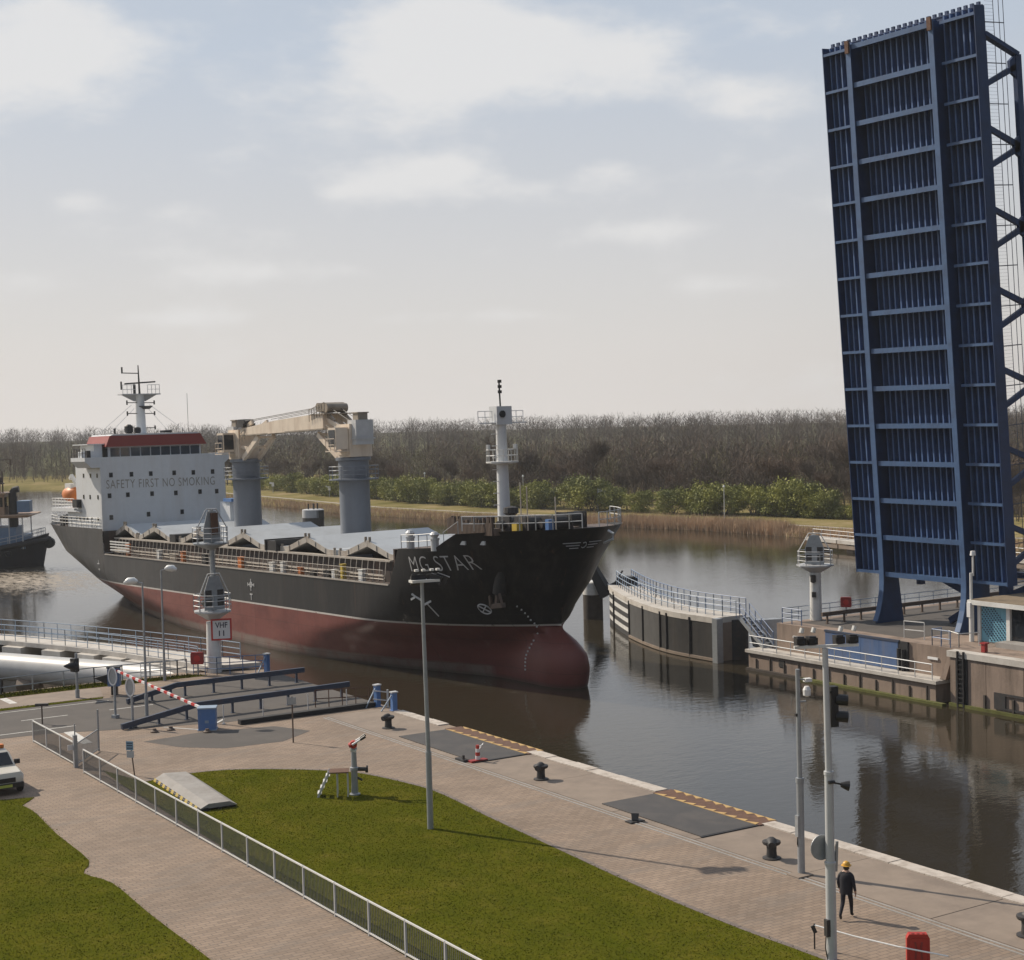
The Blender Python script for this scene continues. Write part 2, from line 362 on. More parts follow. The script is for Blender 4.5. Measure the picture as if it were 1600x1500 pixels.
def make_paving():
    m, N, L, b = special('brick_paving'); b.inputs['Roughness'].default_value = .88
    t = N.new('ShaderNodeTexCoord')
    br = N.new('ShaderNodeTexBrick'); L.new(t.outputs['Object'], br.inputs['Vector'])
    br.inputs['Scale'].default_value = 1.0; br.inputs['Brick Width'].default_value = .42; br.inputs['Row Height'].default_value = .21; br.inputs['Mortar Size'].default_value = .014
    br.inputs['Color1'].default_value = (.272, .204, .152, 1); br.inputs['Color2'].default_value = (.214, .158, .116, 1); br.inputs['Mortar'].default_value = (.135, .105, .085, 1)
    br.inputs['Bias'].default_value = 0.0
    n = N.new('ShaderNodeTexNoise'); L.new(t.outputs['Object'], n.inputs['Vector']); n.inputs['Scale'].default_value = .22; n.inputs['Detail'].default_value = 8; n.inputs['Roughness'].default_value = .65
    mr = N.new('ShaderNodeMapRange'); L.new(n.outputs['Fac'], mr.inputs[0]); mr.inputs[1].default_value = .3; mr.inputs[2].default_value = .7; mr.inputs[3].default_value = .80; mr.inputs[4].default_value = 1.22
    sc = N.new('ShaderNodeVectorMath'); sc.operation = 'SCALE'; L.new(br.outputs['Color'], sc.inputs[0]); L.new(mr.outputs[0], sc.inputs['Scale'])
    n2 = N.new('ShaderNodeTexNoise'); mp = N.new('ShaderNodeMapping'); mp.inputs['Scale'].default_value = (.35, 1.6, 1); mp.inputs['Location'].default_value = (3.3, 8.1, 0)
    L.new(t.outputs['Object'], mp.inputs[0]); L.new(mp.outputs[0], n2.inputs['Vector']); n2.inputs['Scale'].default_value = .55; n2.inputs['Detail'].default_value = 9; n2.inputs['Roughness'].default_value = .72
    r2 = N.new('ShaderNodeMapRange'); L.new(n2.outputs['Fac'], r2.inputs[0]); r2.inputs[1].default_value = .50; r2.inputs[2].default_value = .72; r2.inputs[4].default_value = .6
    mx = N.new('ShaderNodeMix'); mx.data_type = 'RGBA'; L.new(r2.outputs[0], mx.inputs[0]); L.new(sc.outputs[0], mx.inputs[6]); mx.inputs[7].default_value = (.175, .155, .137, 1)
    L.new(mx.outputs[2], b.inputs['Base Color'])
    bp = N.new('ShaderNodeBump'); bp.inputs['Strength'].default_value = .35; bp.inputs['Distance'].default_value = .02; L.new(br.outputs['Fac'], bp.inputs['Height']); bp.invert = True
    L.new(bp.outputs[0], b.inputs['Normal'])
make_paving()

def make_grass(name, c1, c2, c3, sc1):
    m, N, L, b = special(name); b.inputs['Roughness'].default_value = 1.0; b.inputs['Specular IOR Level'].default_value = 0.0
    g = N.new('ShaderNodeNewGeometry')
    n = N.new('ShaderNodeTexNoise'); L.new(g.outputs['Position'], n.inputs['Vector']); n.inputs['Scale'].default_value = sc1; n.inputs['Detail'].default_value = 9; n.inputs['Roughness'].default_value = .68
    rp = N.new('ShaderNodeValToRGB'); L.new(n.outputs['Fac'], rp.inputs[0]); e = rp.color_ramp.elements
    e[0].position = .33; e[0].color = (*c1, 1); e[1].position = .68; e[1].color = (*c2, 1); k = e.new(.52); k.color = (*c3, 1)
    if name == 'lawn_green':
        def nz_(sx, sy, sc, lo, hi, amt, col, prev):
            mp = N.new('ShaderNodeMapping'); mp.inputs['Scale'].default_value = (sx, sy, .2); L.new(g.outputs['Position'], mp.inputs[0])
            q = N.new('ShaderNodeTexNoise'); L.new(mp.outputs[0], q.inputs['Vector']); q.inputs['Scale'].default_value = sc; q.inputs['Detail'].default_value = 7; q.inputs['Roughness'].default_value = .7
            r = N.new('ShaderNodeMapRange'); L.new(q.outputs['Fac'], r.inputs[0]); r.inputs[1].default_value = lo; r.inputs[2].default_value = hi; r.inputs[4].default_value = amt
            x = N.new('ShaderNodeMix'); x.data_type = 'RGBA'; L.new(r.outputs[0], x.inputs[0]); L.new(prev, x.inputs[6]); x.inputs[7].default_value = (*col, 1); return x.outputs[2]
        o_ = nz_(1.6, .12, .55, .48, .62, .45, (.070, .084, .006), rp.outputs[0])     # mower passes
        o_ = nz_(1, 1, .16, .52, .66, .6, (.140, .116, .018), o_)                     # dry patches
        o_ = nz_(1, 1, 1.1, .60, .72, .75, (.155, .125, .04), o_)                     # worn, thin spots
        o_ = nz_(1, 1, 5.5, .46, .60, .55, (.056, .064, .005), o_)                    # tussocks
        o_ = nz_(1, 1, 9, .54, .66, .5, (.125, .122, .016), o_)
        L.new(o_, b.inputs['Base Color'])
    else: L.new(rp.outputs[0], b.inputs['Base Color'])
make_grass('lawn_green', (.062, .070, .008), (.122, .108, .018), (.086, .088, .010), .45)
make_grass('bank_grass', (.13, .12, .045), (.31, .24, .14), (.215, .18, .08), .09)
make_grass('land_far', (.08, .085, .04), (.16, .14, .09), (.11, .11, .06), .006)

def make_leaf():
    m, N, L, b = special('spring_leaf'); b.inputs['Roughness'].default_value = .7
    g = N.new('ShaderNodeNewGeometry')
    n = N.new('ShaderNodeTexNoise'); L.new(g.outputs['Position'], n.inputs['Vector']); n.inputs['Scale'].default_value = .16; n.inputs['Detail'].default_value = 4
    rp = N.new('ShaderNodeValToRGB'); L.new(n.outputs['Fac'], rp.inputs[0]); e = rp.color_ramp.elements
    e[0].position = .36; e[0].color = (.12, .14, .034, 1); e[1].position = .66; e[1].color = (.31, .31, .06, 1)
    L.new(rp.outputs[0], b.inputs['Base Color'])
make_leaf()

def make_water():
    m, N, L, b = special('canal_water'); b.inputs['Roughness'].default_value = .05; b.inputs['IOR'].default_value = 1.333
    g = N.new('ShaderNodeNewGeometry'); P = g.outputs['Position']
    def noise(sx, sy, rot, det, ro=.55):
        mp = N.new('ShaderNodeMapping'); mp.inputs['Scale'].default_value = (sx, sy, 1); mp.inputs['Rotation'].default_value = (0, 0, rot); L.new(P, mp.inputs[0])
        n = N.new('ShaderNodeTexNoise'); L.new(mp.outputs[0], n.inputs['Vector']); n.inputs['Scale'].default_value = 1; n.inputs['Detail'].default_value = det; n.inputs['Roughness'].default_value = ro
        return n.outputs['Fac']
    def mth(op, a, b_):
        n = N.new('ShaderNodeMath'); n.operation = op
        for i, x in enumerate((a, b_)):
            if isinstance(x, (int, float)): n.inputs[i].default_value = x
            else: L.new(x, n.inputs[i])
        return n.outputs[0]
    h = mth('ADD', mth('MULTIPLY', noise(.9, 1.7, .55, 4), 1.0), mth('MULTIPLY', noise(3.2, 4.6, -.3, 3), .30))
    # gusts: calm and ruffled patches
    gust = noise(.035, .05, .2, 3); gr = N.new('ShaderNodeMapRange'); L.new(gust, gr.inputs[0]); gr.inputs[1].default_value = .35; gr.inputs[2].default_value = .65; gr.inputs[3].default_value = .45; gr.inputs[4].default_value = 1.0
    bp = N.new('ShaderNodeBump'); L.new(gr.outputs[0], bp.inputs['Strength']); bp.inputs['Distance'].default_value = .018; L.new(h, bp.inputs['Height']); L.new(bp.outputs[0], b.inputs['Normal'])
    # churned, foamy wake of the tug behind the ship's stern
    sp = N.new('ShaderNodeSeparateXYZ'); L.new(P, sp.inputs[0])
    dx = mth('DIVIDE', mth('SUBTRACT', sp.outputs['X'], 57.0), 15.0); dy = mth('DIVIDE', mth('SUBTRACT', sp.outputs['Y'], 205.0), 26.0)
    q = mth('ADD', mth('MULTIPLY', dx, dx), mth('MULTIPLY', dy, dy))
    env = mth('POWER', 2.718, mth('MULTIPLY', q, -1.0))
    f = mth('ADD', mth('MULTIPLY', noise(1.5, .55, .2, 9, .78), 1.0), mth('MULTIPLY', env, .30))
    fr = N.new('ShaderNodeMapRange'); L.new(f, fr.inputs[0]); fr.inputs[1].default_value = .63; fr.inputs[2].default_value = .90; fr.inputs[4].default_value = .8
    foam = mth('MULTIPLY', fr.outputs[0], env)
    mx = N.new('ShaderNodeMix'); mx.data_type = 'RGBA'; L.new(foam, mx.inputs[0]); mx.inputs[6].default_value = (.034, .028, .018, 1); mx.inputs[7].default_value = (.55, .47, .38, 1)
    dx2 = mth('DIVIDE', mth('SUBTRACT', sp.outputs['X'], 61.5), 5.0); dy2 = mth('DIVIDE', mth('SUBTRACT', sp.outputs['Y'], 100.0), 9.0)
    env2 = mth('POWER', 2.718, mth('MULTIPLY', mth('ADD', mth('MULTIPLY', dx2, dx2), mth('MULTIPLY', dy2, dy2)), -1.0))
    f2 = N.new('ShaderNodeMapRange'); L.new(mth('ADD', noise(2.2, .6, .25, 9, .8), mth('MULTIPLY', env2, .16)), f2.inputs[0]); f2.inputs[1].default_value = .70; f2.inputs[2].default_value = .85; f2.inputs[4].default_value = .35
    foam = mth('ADD', foam, mth('MULTIPLY', f2.outputs[0], env2)); L.new(foam, mx.inputs[0])
    L.new(mx.outputs[2], b.inputs['Base Color'])
    rr = N.new('ShaderNodeMapRange'); L.new(foam, rr.inputs[0]); rr.inputs[3].default_value = .05; rr.inputs[4].default_value = .8; L.new(rr.outputs[0], b.inputs['Roughness'])
make_water()

# water
w = MB(); w.box(10, 215, -250, 640, WATER - 4, WATER)
tag(obj('water', w, 'canal_water'), kind='structure')

# far bank and the land behind it, out to the horizon
SHORE = [((172, -260), (1, 0)), ((172, 20), (1, 0)), ((170, 100), (1, 0)), ((168, 140), (1, 0)), ((165.8, 169), (1, 0)), ((165, 186), (1, 0)), ((164.3, 201), (1, .05)),
         ((159.3, 220.6), (.97, .22)), ((149.5, 258), (.97, .22)), ((145.6, 292.6), (1, 0)), ((147.8, 335.8), (1, 0)), ((150, 400), (.98, .1)), ((147, 455), (.9, .43)), ((138, 482), (.6, .8)),
         ((122, 499), (.3, .95)), ((90, 520), (.1, 1)), ((20, 545), (0, 1)), ((-120, 560), (-.2, 1))]
OFFS = ((-8, -5.2), (0, -3.62), (1.2, -3.1), (4, -2.75), (9, -2.6), (16, -2.35), (30, -2.2), (80, -2.2), (300, -2.2), (700, -2.4), (1250, -3.4))
def shore_pt(t, off, z=None):
    """point at parameter t (vertex index, fractional) of the shoreline, off metres inland"""
    i = min(int(t), len(SHORE) - 2); f = t - i
    a, b = SHORE[i], SHORE[i + 1]
    p = Vector(a[0]).lerp(Vector(b[0]), f); d = Vector(a[1]).lerp(Vector(b[1]), f).normalized()
    return p + d * off
fine = [k / 4 for k in range((len(SHORE) - 1) * 4 + 1)]
rnd = random.Random(4)
def strip(offs):
    mb = MB(); n = len(offs); vs = []
    for t in fine:
        j = rnd.uniform(-.5, .5)
        for o, z in offs:
            p = shore_pt(t, o + (j if 0 <= o < 3 else 0)); vs.append((p.x, p.y, z))
    return mb.add(vs, [(i * n + k, i * n + k + 1, (i + 1) * n + k + 1, (i + 1) * n + k) for i in range(len(fine) - 1) for k in range(n - 1)])
tag(obj('bank', strip(OFFS[:8]), 'bank_grass', smooth=60), kind='structure')
tag(obj('terrain', strip(OFFS[7:]), 'land_far'), kind='structure')
pth = MB(); vs = []
for t in fine[12:50]:
    for o in (7.3, 8.4): p = shore_pt(t, o); vs.append((p.x, p.y, -2.655 + (o - 7.3) * .03 + .035))
pth.add(vs, [(2 * i, 2 * i + 1, 2 * i + 3, 2 * i + 2) for i in range(len(vs) // 2 - 1)])
tag(obj('path', pth, 'path'), kind='structure')
b2 = MB(); b2.prism([(-900, 99.3), (18, 99.3), (14, 300), (8, 700), (-900, 700)], -5, -.6)
tag(obj('land', b2, 'bank_grass'), kind='structure')

# near quay
q = MB(); q.prism([(-400, -240), (41.98, -240), (41.98, 97.4), (37.5, 98.6), (37.2, 99.3), (-400, 99.3)], -7.5, 0)
tag(obj('pavement', q, 'brick_paving'), kind='structure')
cs = MB(); cs.box(37.95, 41.36, -60, 79.3, -.3, .004)
apron = tag(obj('quay_apron', cs, 'timber'), kind='structure')
y0 = -10.0; k = 0
while y0 < 79.2:   # cast slabs with open joints
    ln = (5.8, 5.3, 6.1)[k % 3]; y1 = min(y0 + ln, 79.3); b = MB(); b.box(37.96, 41.35, y0 + .02, y1 - .02, -.1, .012 + .006 * ((k * 7) % 3 - 1) * .5); obj('apron_slab', b, 'concrete', apron); y0 = y1; k += 1
ap = MB()   # patch of asphalt in front of the barrier
ap.prism([(27.5, 79.2), (30.8, 79.6), (34.5, 78.6), (35.5, 76.2), (33.2, 74.6), (30.2, 74.9), (28.5, 76.6)], -.2, .006)
tag(obj('asphalt_patch', ap, 'asphalt'), kind='structure')
rd = MB(); rd.prism([(-90, 85.0), (18, 85.2), (24, 84.6), (29, 82.6), (33, 81.3), (41.96, 80.7), (41.96, 94.9), (33, 93.2), (24, 93.0), (-90, 93.4)], -.2, .008)
tag(obj('road', rd, 'asphalt'), kind='structure')
sw = MB(); sw.prism([(-90, 93.9), (24, 93.7), (30.2, 93.9), (31, 97.0), (-90, 97.6)], -.2, .010)
tag(obj('footpath', sw, 'concrete'), kind='structure')
# painted markings, each a piece of its own
mk = thing('road_marking', 'white painted lines on the road before the bridge', 'marking', (26, 86, .012))
def sheet(poly, z, name, parent, m='white_line'):
    b = MB(); b.add([(x, y, z) for x, y in poly], [tuple(range(len(poly)))]); return obj(name, b, m, parent, world=True)
for poly in ([(0, 85.9), (26, 85.7), (26, 85.82), (0, 86.02)], [(0, 92.5), (30, 92.2), (30, 92.3), (0, 92.62)],
             [(24.9, 84.3), (25.45, 84.3), (25.3, 80.6), (24.75, 80.6)], [(24.9, 97.2), (25.35, 97.2), (25.4, 95.0), (24.95, 95.0)],
             [(29.6, 82.2), (29.75, 82.2), (31.2, 80.0), (31.05, 80.0)], [(31.05, 80.0), (31.2, 80.05), (33.2, 82.2), (33.05, 82.3)]):
    sheet(poly, .016, 'painted_line', mk)
for k in range(6): sheet([(4 + 5 * k, 89.1), (6.6 + 5 * k, 89.1), (6.6 + 5 * k, 89.22), (4 + 5 * k, 89.22)], .016, 'painted_dash', mk)

# kerb lines and crane-rail strip on the quay
for k, x in enumerate((37.55, 37.78)):
    b = MB(); b.box(x, x + .09, -40, 79, -.2, .02); tag(obj('kerb', b, 'stone_grey'), kind='structure')
for k in range(44):   # coping stones of the quay edge
    y0 = 5 + k * 1.7
    if y0 > 78: break
    y1 = min(y0 + 1.67, 79.2)
    if (46.3 < y0 < 53.6) or (63.0 < y0 < 71.6): continue
    b = MB(); j = rnd.uniform(-.012, .012); b.box(41.38, 42.04 + j, y0, y1, -.6, .045 + j)
    o = obj('coping_stone', b, 'coping', bpy.data.objects['pavement'])
# lawns
def smooth_poly(pts, n=6):
    out = []
    for i in range(len(pts)):
        p0, p1, p2, p3 = (Vector(pts[(i + k) % len(pts)]) for k in (-1, 0, 1, 2))
        for j in range(n):
            t = j / n; out.append(.5 * ((2 * p1) + (-p0 + p2) * t + (2 * p0 - 5 * p1 + 4 * p2 - p3) * t * t + (-p0 + 3 * p1 - 3 * p2 + p3) * t ** 3))
    return [(p.x, p.y) for p in out]
LAWN_A = [(23.35, 70.1), (24.4, 70.25), (26, 70.55), (27.7, 70.4), (29.4, 69.5), (30.9, 68.2), (32.1, 66.9), (33.0, 65.5), (33.7, 62.6), (33.95, 60.4), (33.75, 57.5), (33.5, 55.3), (33.0, 49), (32.6, 43.6), (32.45, 38.5), (32.6, 34), (32.6, 20), (23.35, 20)]
LAWN_B = [(18.1, 70.9), (18.55, 69.3), (18.65, 67.6), (18.35, 63.5), (18.2, 59), (17.5, 57.4), (17.95, 55.5), (17.8, 51.2), (17.75, 46), (17.6, 40), (17.5, 20), (2, 20), (2, 70.9)]
VERGE = [(4, 93.1), (24, 93.05), (29.9, 93.15), (30.1, 93.6), (24, 93.75), (4, 93.85)]
VERGE2 = [(4, 97.7), (30, 97.4), (38, 96.9), (37.3, 98.0), (31, 98.9), (4, 99.1)]
def inside(poly, x, y):
    c = np.zeros(len(x), bool); n = len(poly); j = n - 1
    for i in range(n):
        xi, yi = poly[i]; xj, yj = poly[j]
        c ^= ((yi > y) != (yj > y)) & (x < (xj - xi) * (y - yi) / (yj - yi + 1e-12) + xi); j = i
    return c
def lawn(poly, label, dens, ymin=None, seed=1, hgt=.03):
    b = MB(); b.prism(poly, -.2, .022); o = obj('lawn', b, 'lawn_green'); tag(o, kind='structure')
    rg = np.random.default_rng(seed); P = np.array(poly); lo = P.min(0); hi = P.max(0)
    if ymin is not None: lo[1] = max(lo[1], ymin)
    lo[0] = max(lo[0], 6.0)
    n = int(dens * (hi[0] - lo[0]) * (hi[1] - lo[1])); x = rg.uniform(lo[0] - .15, hi[0] + .15, n); y = rg.uniform(lo[1], hi[1] + .15, n)
    jit = rg.normal(0, .07, (2, n)); k = inside(poly, x + jit[0], y + jit[1]); x = x[k]; y = y[k]; n = len(x)
    a = rg.uniform(0, 2 * np.pi, n); h = hgt * rg.uniform(.5, 1.3, n); wd = .022 * rg.uniform(.6, 1.4, n); ln = rg.normal(0, .03, (2, n))
    V = np.zeros((n, 3, 3)); V[:, 0] = np.stack([x - wd * np.cos(a), y - wd * np.sin(a), np.full(n, .015)], 1); V[:, 1] = np.stack([x + wd * np.cos(a), y + wd * np.sin(a), np.full(n, .015)], 1)
    V[:, 2] = np.stack([x + ln[0], y + ln[1], .02 + h], 1)
    me = bpy.data.meshes.new('grass'); me.vertices.add(3 * n); me.vertices.foreach_set('co', V.reshape(-1)); me.loops.add(3 * n); me.loops.foreach_set('vertex_index', np.arange(3 * n, dtype=np.int32))
    me.polygons.add(n); me.polygons.foreach_set('loop_start', np.arange(0, 3 * n, 3, dtype=np.int32)); me.update(); me.materials.append(MATS['lawn_green'])
    g = bpy.data.objects.new('grass', me); COL.objects.link(g); tag(g, label, 'grass', kind='stuff')
lawn(smooth_poly(LAWN_A, 3), 'short green grass of the lawn between fence and quay', 190, 30, 1)
lawn(smooth_poly(LAWN_B, 3), 'short green grass of the lawn at the near left', 190, 38, 2)
lawn(VERGE, 'narrow strip of grass between road and footpath', 260, None, 3)
lawn(VERGE2, 'rough grass at the foot of the quay railing', 220, None, 4, .12)
# low kerb stones along the curved edge of the lawn
edge = smooth_poly(LAWN_A, 3)[3:48]
for a, c in zip(edge[:-1], edge[1:]):
    a, c = Vector((*a, 0)), Vector((*c, 0)); ln = (c - a).length
    if ln < .2 or a.x < 23.6: continue
    n_ = max(1, round(ln / 1.0)); d = (c - a).normalized(); o_ = Vector((d.y, -d.x, 0)) * .12
    if (a + o_ - Vector((28, 52, 0))).length < (a - Vector((28, 52, 0))).length: o_ = -o_
    for j in range(n_):
        p, q = a.lerp(c, j / n_) + o_, a.lerp(c, (j + 1) / n_ - .015 / ln) + o_; b = MB(); b.bar((p.x, p.y, -.02), (q.x, q.y, -.02), .20, .075 + .012 * (j % 2)); obj('kerb_stone', b, 'kerb_grey', bpy.data.objects['pavement'])
# crumbling gravel edge of the left lawn
ge = MB(); r2 = random.Random(9)
for a, b in zip(LAWN_B[:10], LAWN_B[1:11]):
    for k in range(46):
        t = r2.random(); x = a[0] + (b[0] - a[0]) * t + abs(r2.gauss(0, .28)) - .05; y = a[1] + (b[1] - a[1]) * t; s_ = r2.uniform(.015, .045)
        ge.bar((x, y, .0), (x + s_, y + r2.uniform(-.03, .03), s_ * .1), s_, s_ * .35)
tag(obj('gravel', ge, 'path'), 'loose gravel along the edge of the left lawn', 'gravel', kind='stuff')

# far quay: pier with ledge
fq = MB(); fq.prism([(81.2, 91.0), (81.2, 73.6), (80.3, 73.0), (80.3, -240), (200, -240), (200, 20), (176, 70), (150, 91.0)], -7.5, 0)
tag(obj('quay', fq, 'concrete_wall'), kind='structure')
fr_ = MB(); fr_.prism([(82.6, 78.6), (190, 78.6), (190, 90.0), (82.6, 90.0)], -.2, .008)
tag(obj('road', fr_, 'asphalt'), kind='structure')
ft = MB(); ft.prism([(81.25, 91.0 - .02), (81.25, 86.0), (82.5, 86.0), (82.5, 90.97)], -.1, .012)
# ---------------------------------------------------------------- the cargo ship; local axes: x aft, y to starboard, z up from the bow waterline
ship = thing('cargo_ship', 'black and red cargo ship with white deckhouse and two deck cranes entering the lock', 'ship', (65.35, 95.0, WATER))
ship.rotation_euler = (0, .018, R(93))
HB = 7.6
def lerp_tab(t, x):
    if x <= t[0][0]: return t[0][1]
    for (a, b), (c, d) in zip(t[:-1], t[1:]):
        if x <= c: return b + (d - b) * (x - a) / (c - a)
    return t[-1][1]
STEM = [(-2.5, .6), (-1.2, -.3), (0, -.85), (1.3, -1.15), (2.4, -.95), (3.2, -.1), (3.8, .9), (4.2, 1.35), (4.8, 1.45), (5.6, 1.25), (6.8, .6), (9.1, -.6), (11.7, -2.6)]
MAINSTEM = [(-2.5, 7), (0, 5.2), (2.5, 3.8), (4.2, 1.9), (4.8, 1.45), (5.6, 1.25), (6.8, .6), (9.1, -.6), (11.7, -2.6)]
LENT = [(-2.5, 34), (0, 31), (2.5, 24), (4.4, 16.5), (7.3, 12.5), (11.7, 10.6)]
QENT = [(-2.5, 1.05), (0, 1.0), (2.5, .92), (4.4, .80), (7.3, .62), (11.7, .5)]
STERN = [(-2.5, 78), (0, 82), (2, 86), (4, 89.5), (7, 94), (10, 97)]
LRUN = [(-2.5, 46), (0, 44), (2, 38), (4, 26), (7, 17), (10, 14)]
QRUN = [(-2.5, 1.1), (2, 1.0), (4, .8), (7, .52), (10, .45)]
def half(a, z):
    u = min(1, max(0, (a - lerp_tab(MAINSTEM, z)) / lerp_tab(LENT, z))); f = (1 - (1 - u) ** 2) ** lerp_tab(QENT, z) if u > 0 else 0
    u = min(1, max(0, (lerp_tab(STERN, z) - a) / lerp_tab(LRUN, z))); g = (1 - (1 - u) ** 2) ** lerp_tab(QRUN, z) if u > 0 else 0
    b = HB * min(f, 1) * min(g, 1)
    if a < 14 and z < 4.2:   # bulbous bow
        hz = 1 - ((z - .9) / 3.35) ** 2
        if hz > 0:
            st = lerp_tab(STEM, z); w = max(0, min(1, (a - st) / 2.8)); bb = 1.6 * math.sqrt(hz) * math.sqrt(max(0, 1 - (1 - w) ** 2)); b = (b ** 3 + bb ** 3) ** (1 / 3)
    return b
TOP = [(-5.4, 11.62), (0, 11.62), (4.3, 11.40), (6.6, 10.35), (11.3, 10.12), (11.5, 10.1), (12.9, 7.35), (13.1, 7.3), (71.4, 7.3), (71.6, 9.95), (97, 10.0)]
cols_ = sorted(set([-2.6 + .2 * k for k in range(48)] + [-2.585, -2.56, -2.53, -2.49, -2.45, -2.3, -2.1] + [7.0 + 1.0 * k for k in range(64)] + [71.3, 71.4, 71.6, 71.7] + [72 + .75 * k for k in range(28)] + [93 + .25 * k for k in range(17)] + [11.3, 11.5, 12.9, 13.1, 4.3, 6.6]))
ROWS = 30
def hull_pt(an, v, side):
    top = lerp_tab(TOP, an); z = -2.4 + (top + 2.4) * v
    a = an + (lerp_tab(STEM, z) + 2.6) * max(0, 1 - (an + 2.6) / 9.5) + (lerp_tab(STERN, z) - 97) * max(0, (an - 71.8) / 25.2)
    return (a, side * half(a, z), z)
hb = MB(); nc = len(cols_)
for side in (1, -1):
    vs = [hull_pt(an, (k / ROWS) ** .9, side) for an in cols_ for k in range(ROWS + 1)]
    n = ROWS + 1; hb.add(vs, [(i * n + k, (i + 1) * n + k, (i + 1) * n + k + 1, i * n + k + 1) for i in range(nc - 1) for k in range(ROWS)])
def make_hull_mat():
    m, N, L, b = special('ship_hull'); b.inputs['Roughness'].default_value = .42; b.inputs['Specular IOR Level'].default_value = .3
    t = N.new('ShaderNodeTexCoord'); sp = N.new('ShaderNodeSeparateXYZ'); L.new(t.outputs['Object'], sp.inputs[0]); A = sp.outputs['X']; Z = sp.outputs['Z']
    g = N.new('ShaderNodeNewGeometry'); sg = N.new('ShaderNodeSeparateXYZ'); L.new(g.outputs['Position'], sg.inputs[0])
    def noise(scale, sx=1, sz=1, det=6, ro=.6):
        mp = N.new('ShaderNodeMapping'); mp.inputs['Scale'].default_value = (sx, sx, sz); L.new(t.outputs['Object'], mp.inputs[0])
        n = N.new('ShaderNodeTexNoise'); L.new(mp.outputs[0], n.inputs['Vector']); n.inputs['Scale'].default_value = scale; n.inputs['Detail'].default_value = det; n.inputs['Roughness'].default_value = ro
        return n.outputs['Fac']
    def mth(op, a, b_=0):
        n = N.new('ShaderNodeMath'); n.operation = op
        for i, x in enumerate((a, b_)):
            if isinstance(x, (int, float)): n.inputs[i].default_value = x
            else: L.new(x, n.inputs[i])
        return n.outputs[0]
    def rng(x, a, b_, c=0, d=1):
        n = N.new('ShaderNodeMapRange'); L.new(x, n.inputs[0]); n.inputs[1].default_value = a; n.inputs[2].default_value = b_; n.inputs[3].default_value = c; n.inputs[4].default_value = d; return n.outputs[0]
    def mix(f, a, b_):
        n = N.new('ShaderNodeMix'); n.data_type = 'RGBA'
        if isinstance(f, (int, float)): n.inputs[0].default_value = f
        else: L.new(f, n.inputs[0])
        for i, x in ((6, a), (7, b_)):
            if isinstance(x, tuple): n.inputs[i].default_value = (*x, 1)
            else: L.new(x, n.inputs[i])
        return n.outputs[2]
    # topsides: black, greyed aft: glare and haze painted into the after body
    fadeGlareA = rng(A, 8, 62); top = mix(mth('MULTIPLY', fadeGlareA, .85), (.006, .006, .007), (.088, .086, .084))
    top = mix(rng(noise(.5, 1, .12, 8, .7), .5, .75, 0, .35), top, (.11, .09, .08))
    top = mix(rng(noise(1.3, 1, .045, 8, .78), .585, .70, 0, .5), top, (.12, .062, .038))
    top = mix(rng(noise(2.6, .5, 3.5, 6, .7), .63, .70, 0, .4), top, (.10, .095, .09))
    top = mix(rng(noise(.17, 1, 1, 5), .56, .60, 0, .16), top, (.03, .03, .032))
    # antifouling below the painted line
    red = mix(mth('MULTIPLY', fadeGlareA, .9), (.165, .046, .038), (.255, .098, .078))
    red = mix(rng(noise(.7, .5, 1, 8, .7), .45, .7, 0, .5), red, (.085, .026, .023))
    red = mix(rng(noise(1.2, 1, .08, 8, .75), .58, .75, 0, .45), red, (.26, .15, .115))
    # scum band above the waterline, scraped off on the bulb
    hw = mth('SUBTRACT', sg.outputs['Z'], WATER); nb = noise(.9, 1, .3, 8, .7)
    band = mth('MULTIPLY', rng(mth('ADD', hw, mth('MULTIPLY', nb, .5)), 1.22, 1.0), rng(A, 7.3, 7.8)); band = mth('MULTIPLY', band, rng(nb, .33, .55, .35, .85))
    red = mix(band, red, (.235, .195, .165))
    red = mix(mth('MULTIPLY', rng(hw, .35, .1), .6), red, (.06, .045, .035))
    line = mth('ADD', 4.40, 0)
    isred = rng(Z, 4.41, 4.40); c = mix(isred, top, red)
    wear = rng(noise(.5, 1, 1, 8, .8), .36, .42)
    wl_ = mth('MULTIPLY', mth('MULTIPLY', rng(Z, 4.31, 4.32), rng(Z, 4.46, 4.45)), wear)
    c = mix(mth('MULTIPLY', wl_, .95), c, (.58, .55, .51))
    # plate seams
    sx_ = mth('ABSOLUTE', mth('SUBTRACT', mth('FRACT', mth('DIVIDE', A, 8.0)), .5)); c = mix(rng(sx_, .0045, .001, 0, .5), c, (.03, .022, .02))
    sz_ = mth('ABSOLUTE', mth('SUBTRACT', mth('FRACT', mth('DIVIDE', Z, 2.1)), .5)); c = mix(rng(sz_, .014, .004, 0, .4), c, (.03, .022, .02))
    L.new(c, b.inputs['Base Color'])
    L.new(rng(noise(.6, 1, .2), .3, .7, .34, .55), b.inputs['Roughness'])
    bp = N.new('ShaderNodeBump'); bp.inputs['Strength'].default_value = .3; bp.inputs['Distance'].default_value = .12; L.new(noise(.45, 1, .6, 3), bp.inputs['Height']); L.new(bp.outputs[0], b.inputs['Normal'])
make_hull_mat()
hme = hb.mesh('hull', 'ship_hull')
def weld(me, d=.004):
    import bmesh
    bm = bmesh.new(); bm.from_mesh(me); bmesh.ops.remove_doubles(bm, verts=bm.verts[:], dist=d); bmesh.ops.recalc_face_normals(bm, faces=bm.faces[:]); bm.to_mesh(me); bm.free()
weld(hme); hull = obj('hull', hme, None, ship, smooth=48)
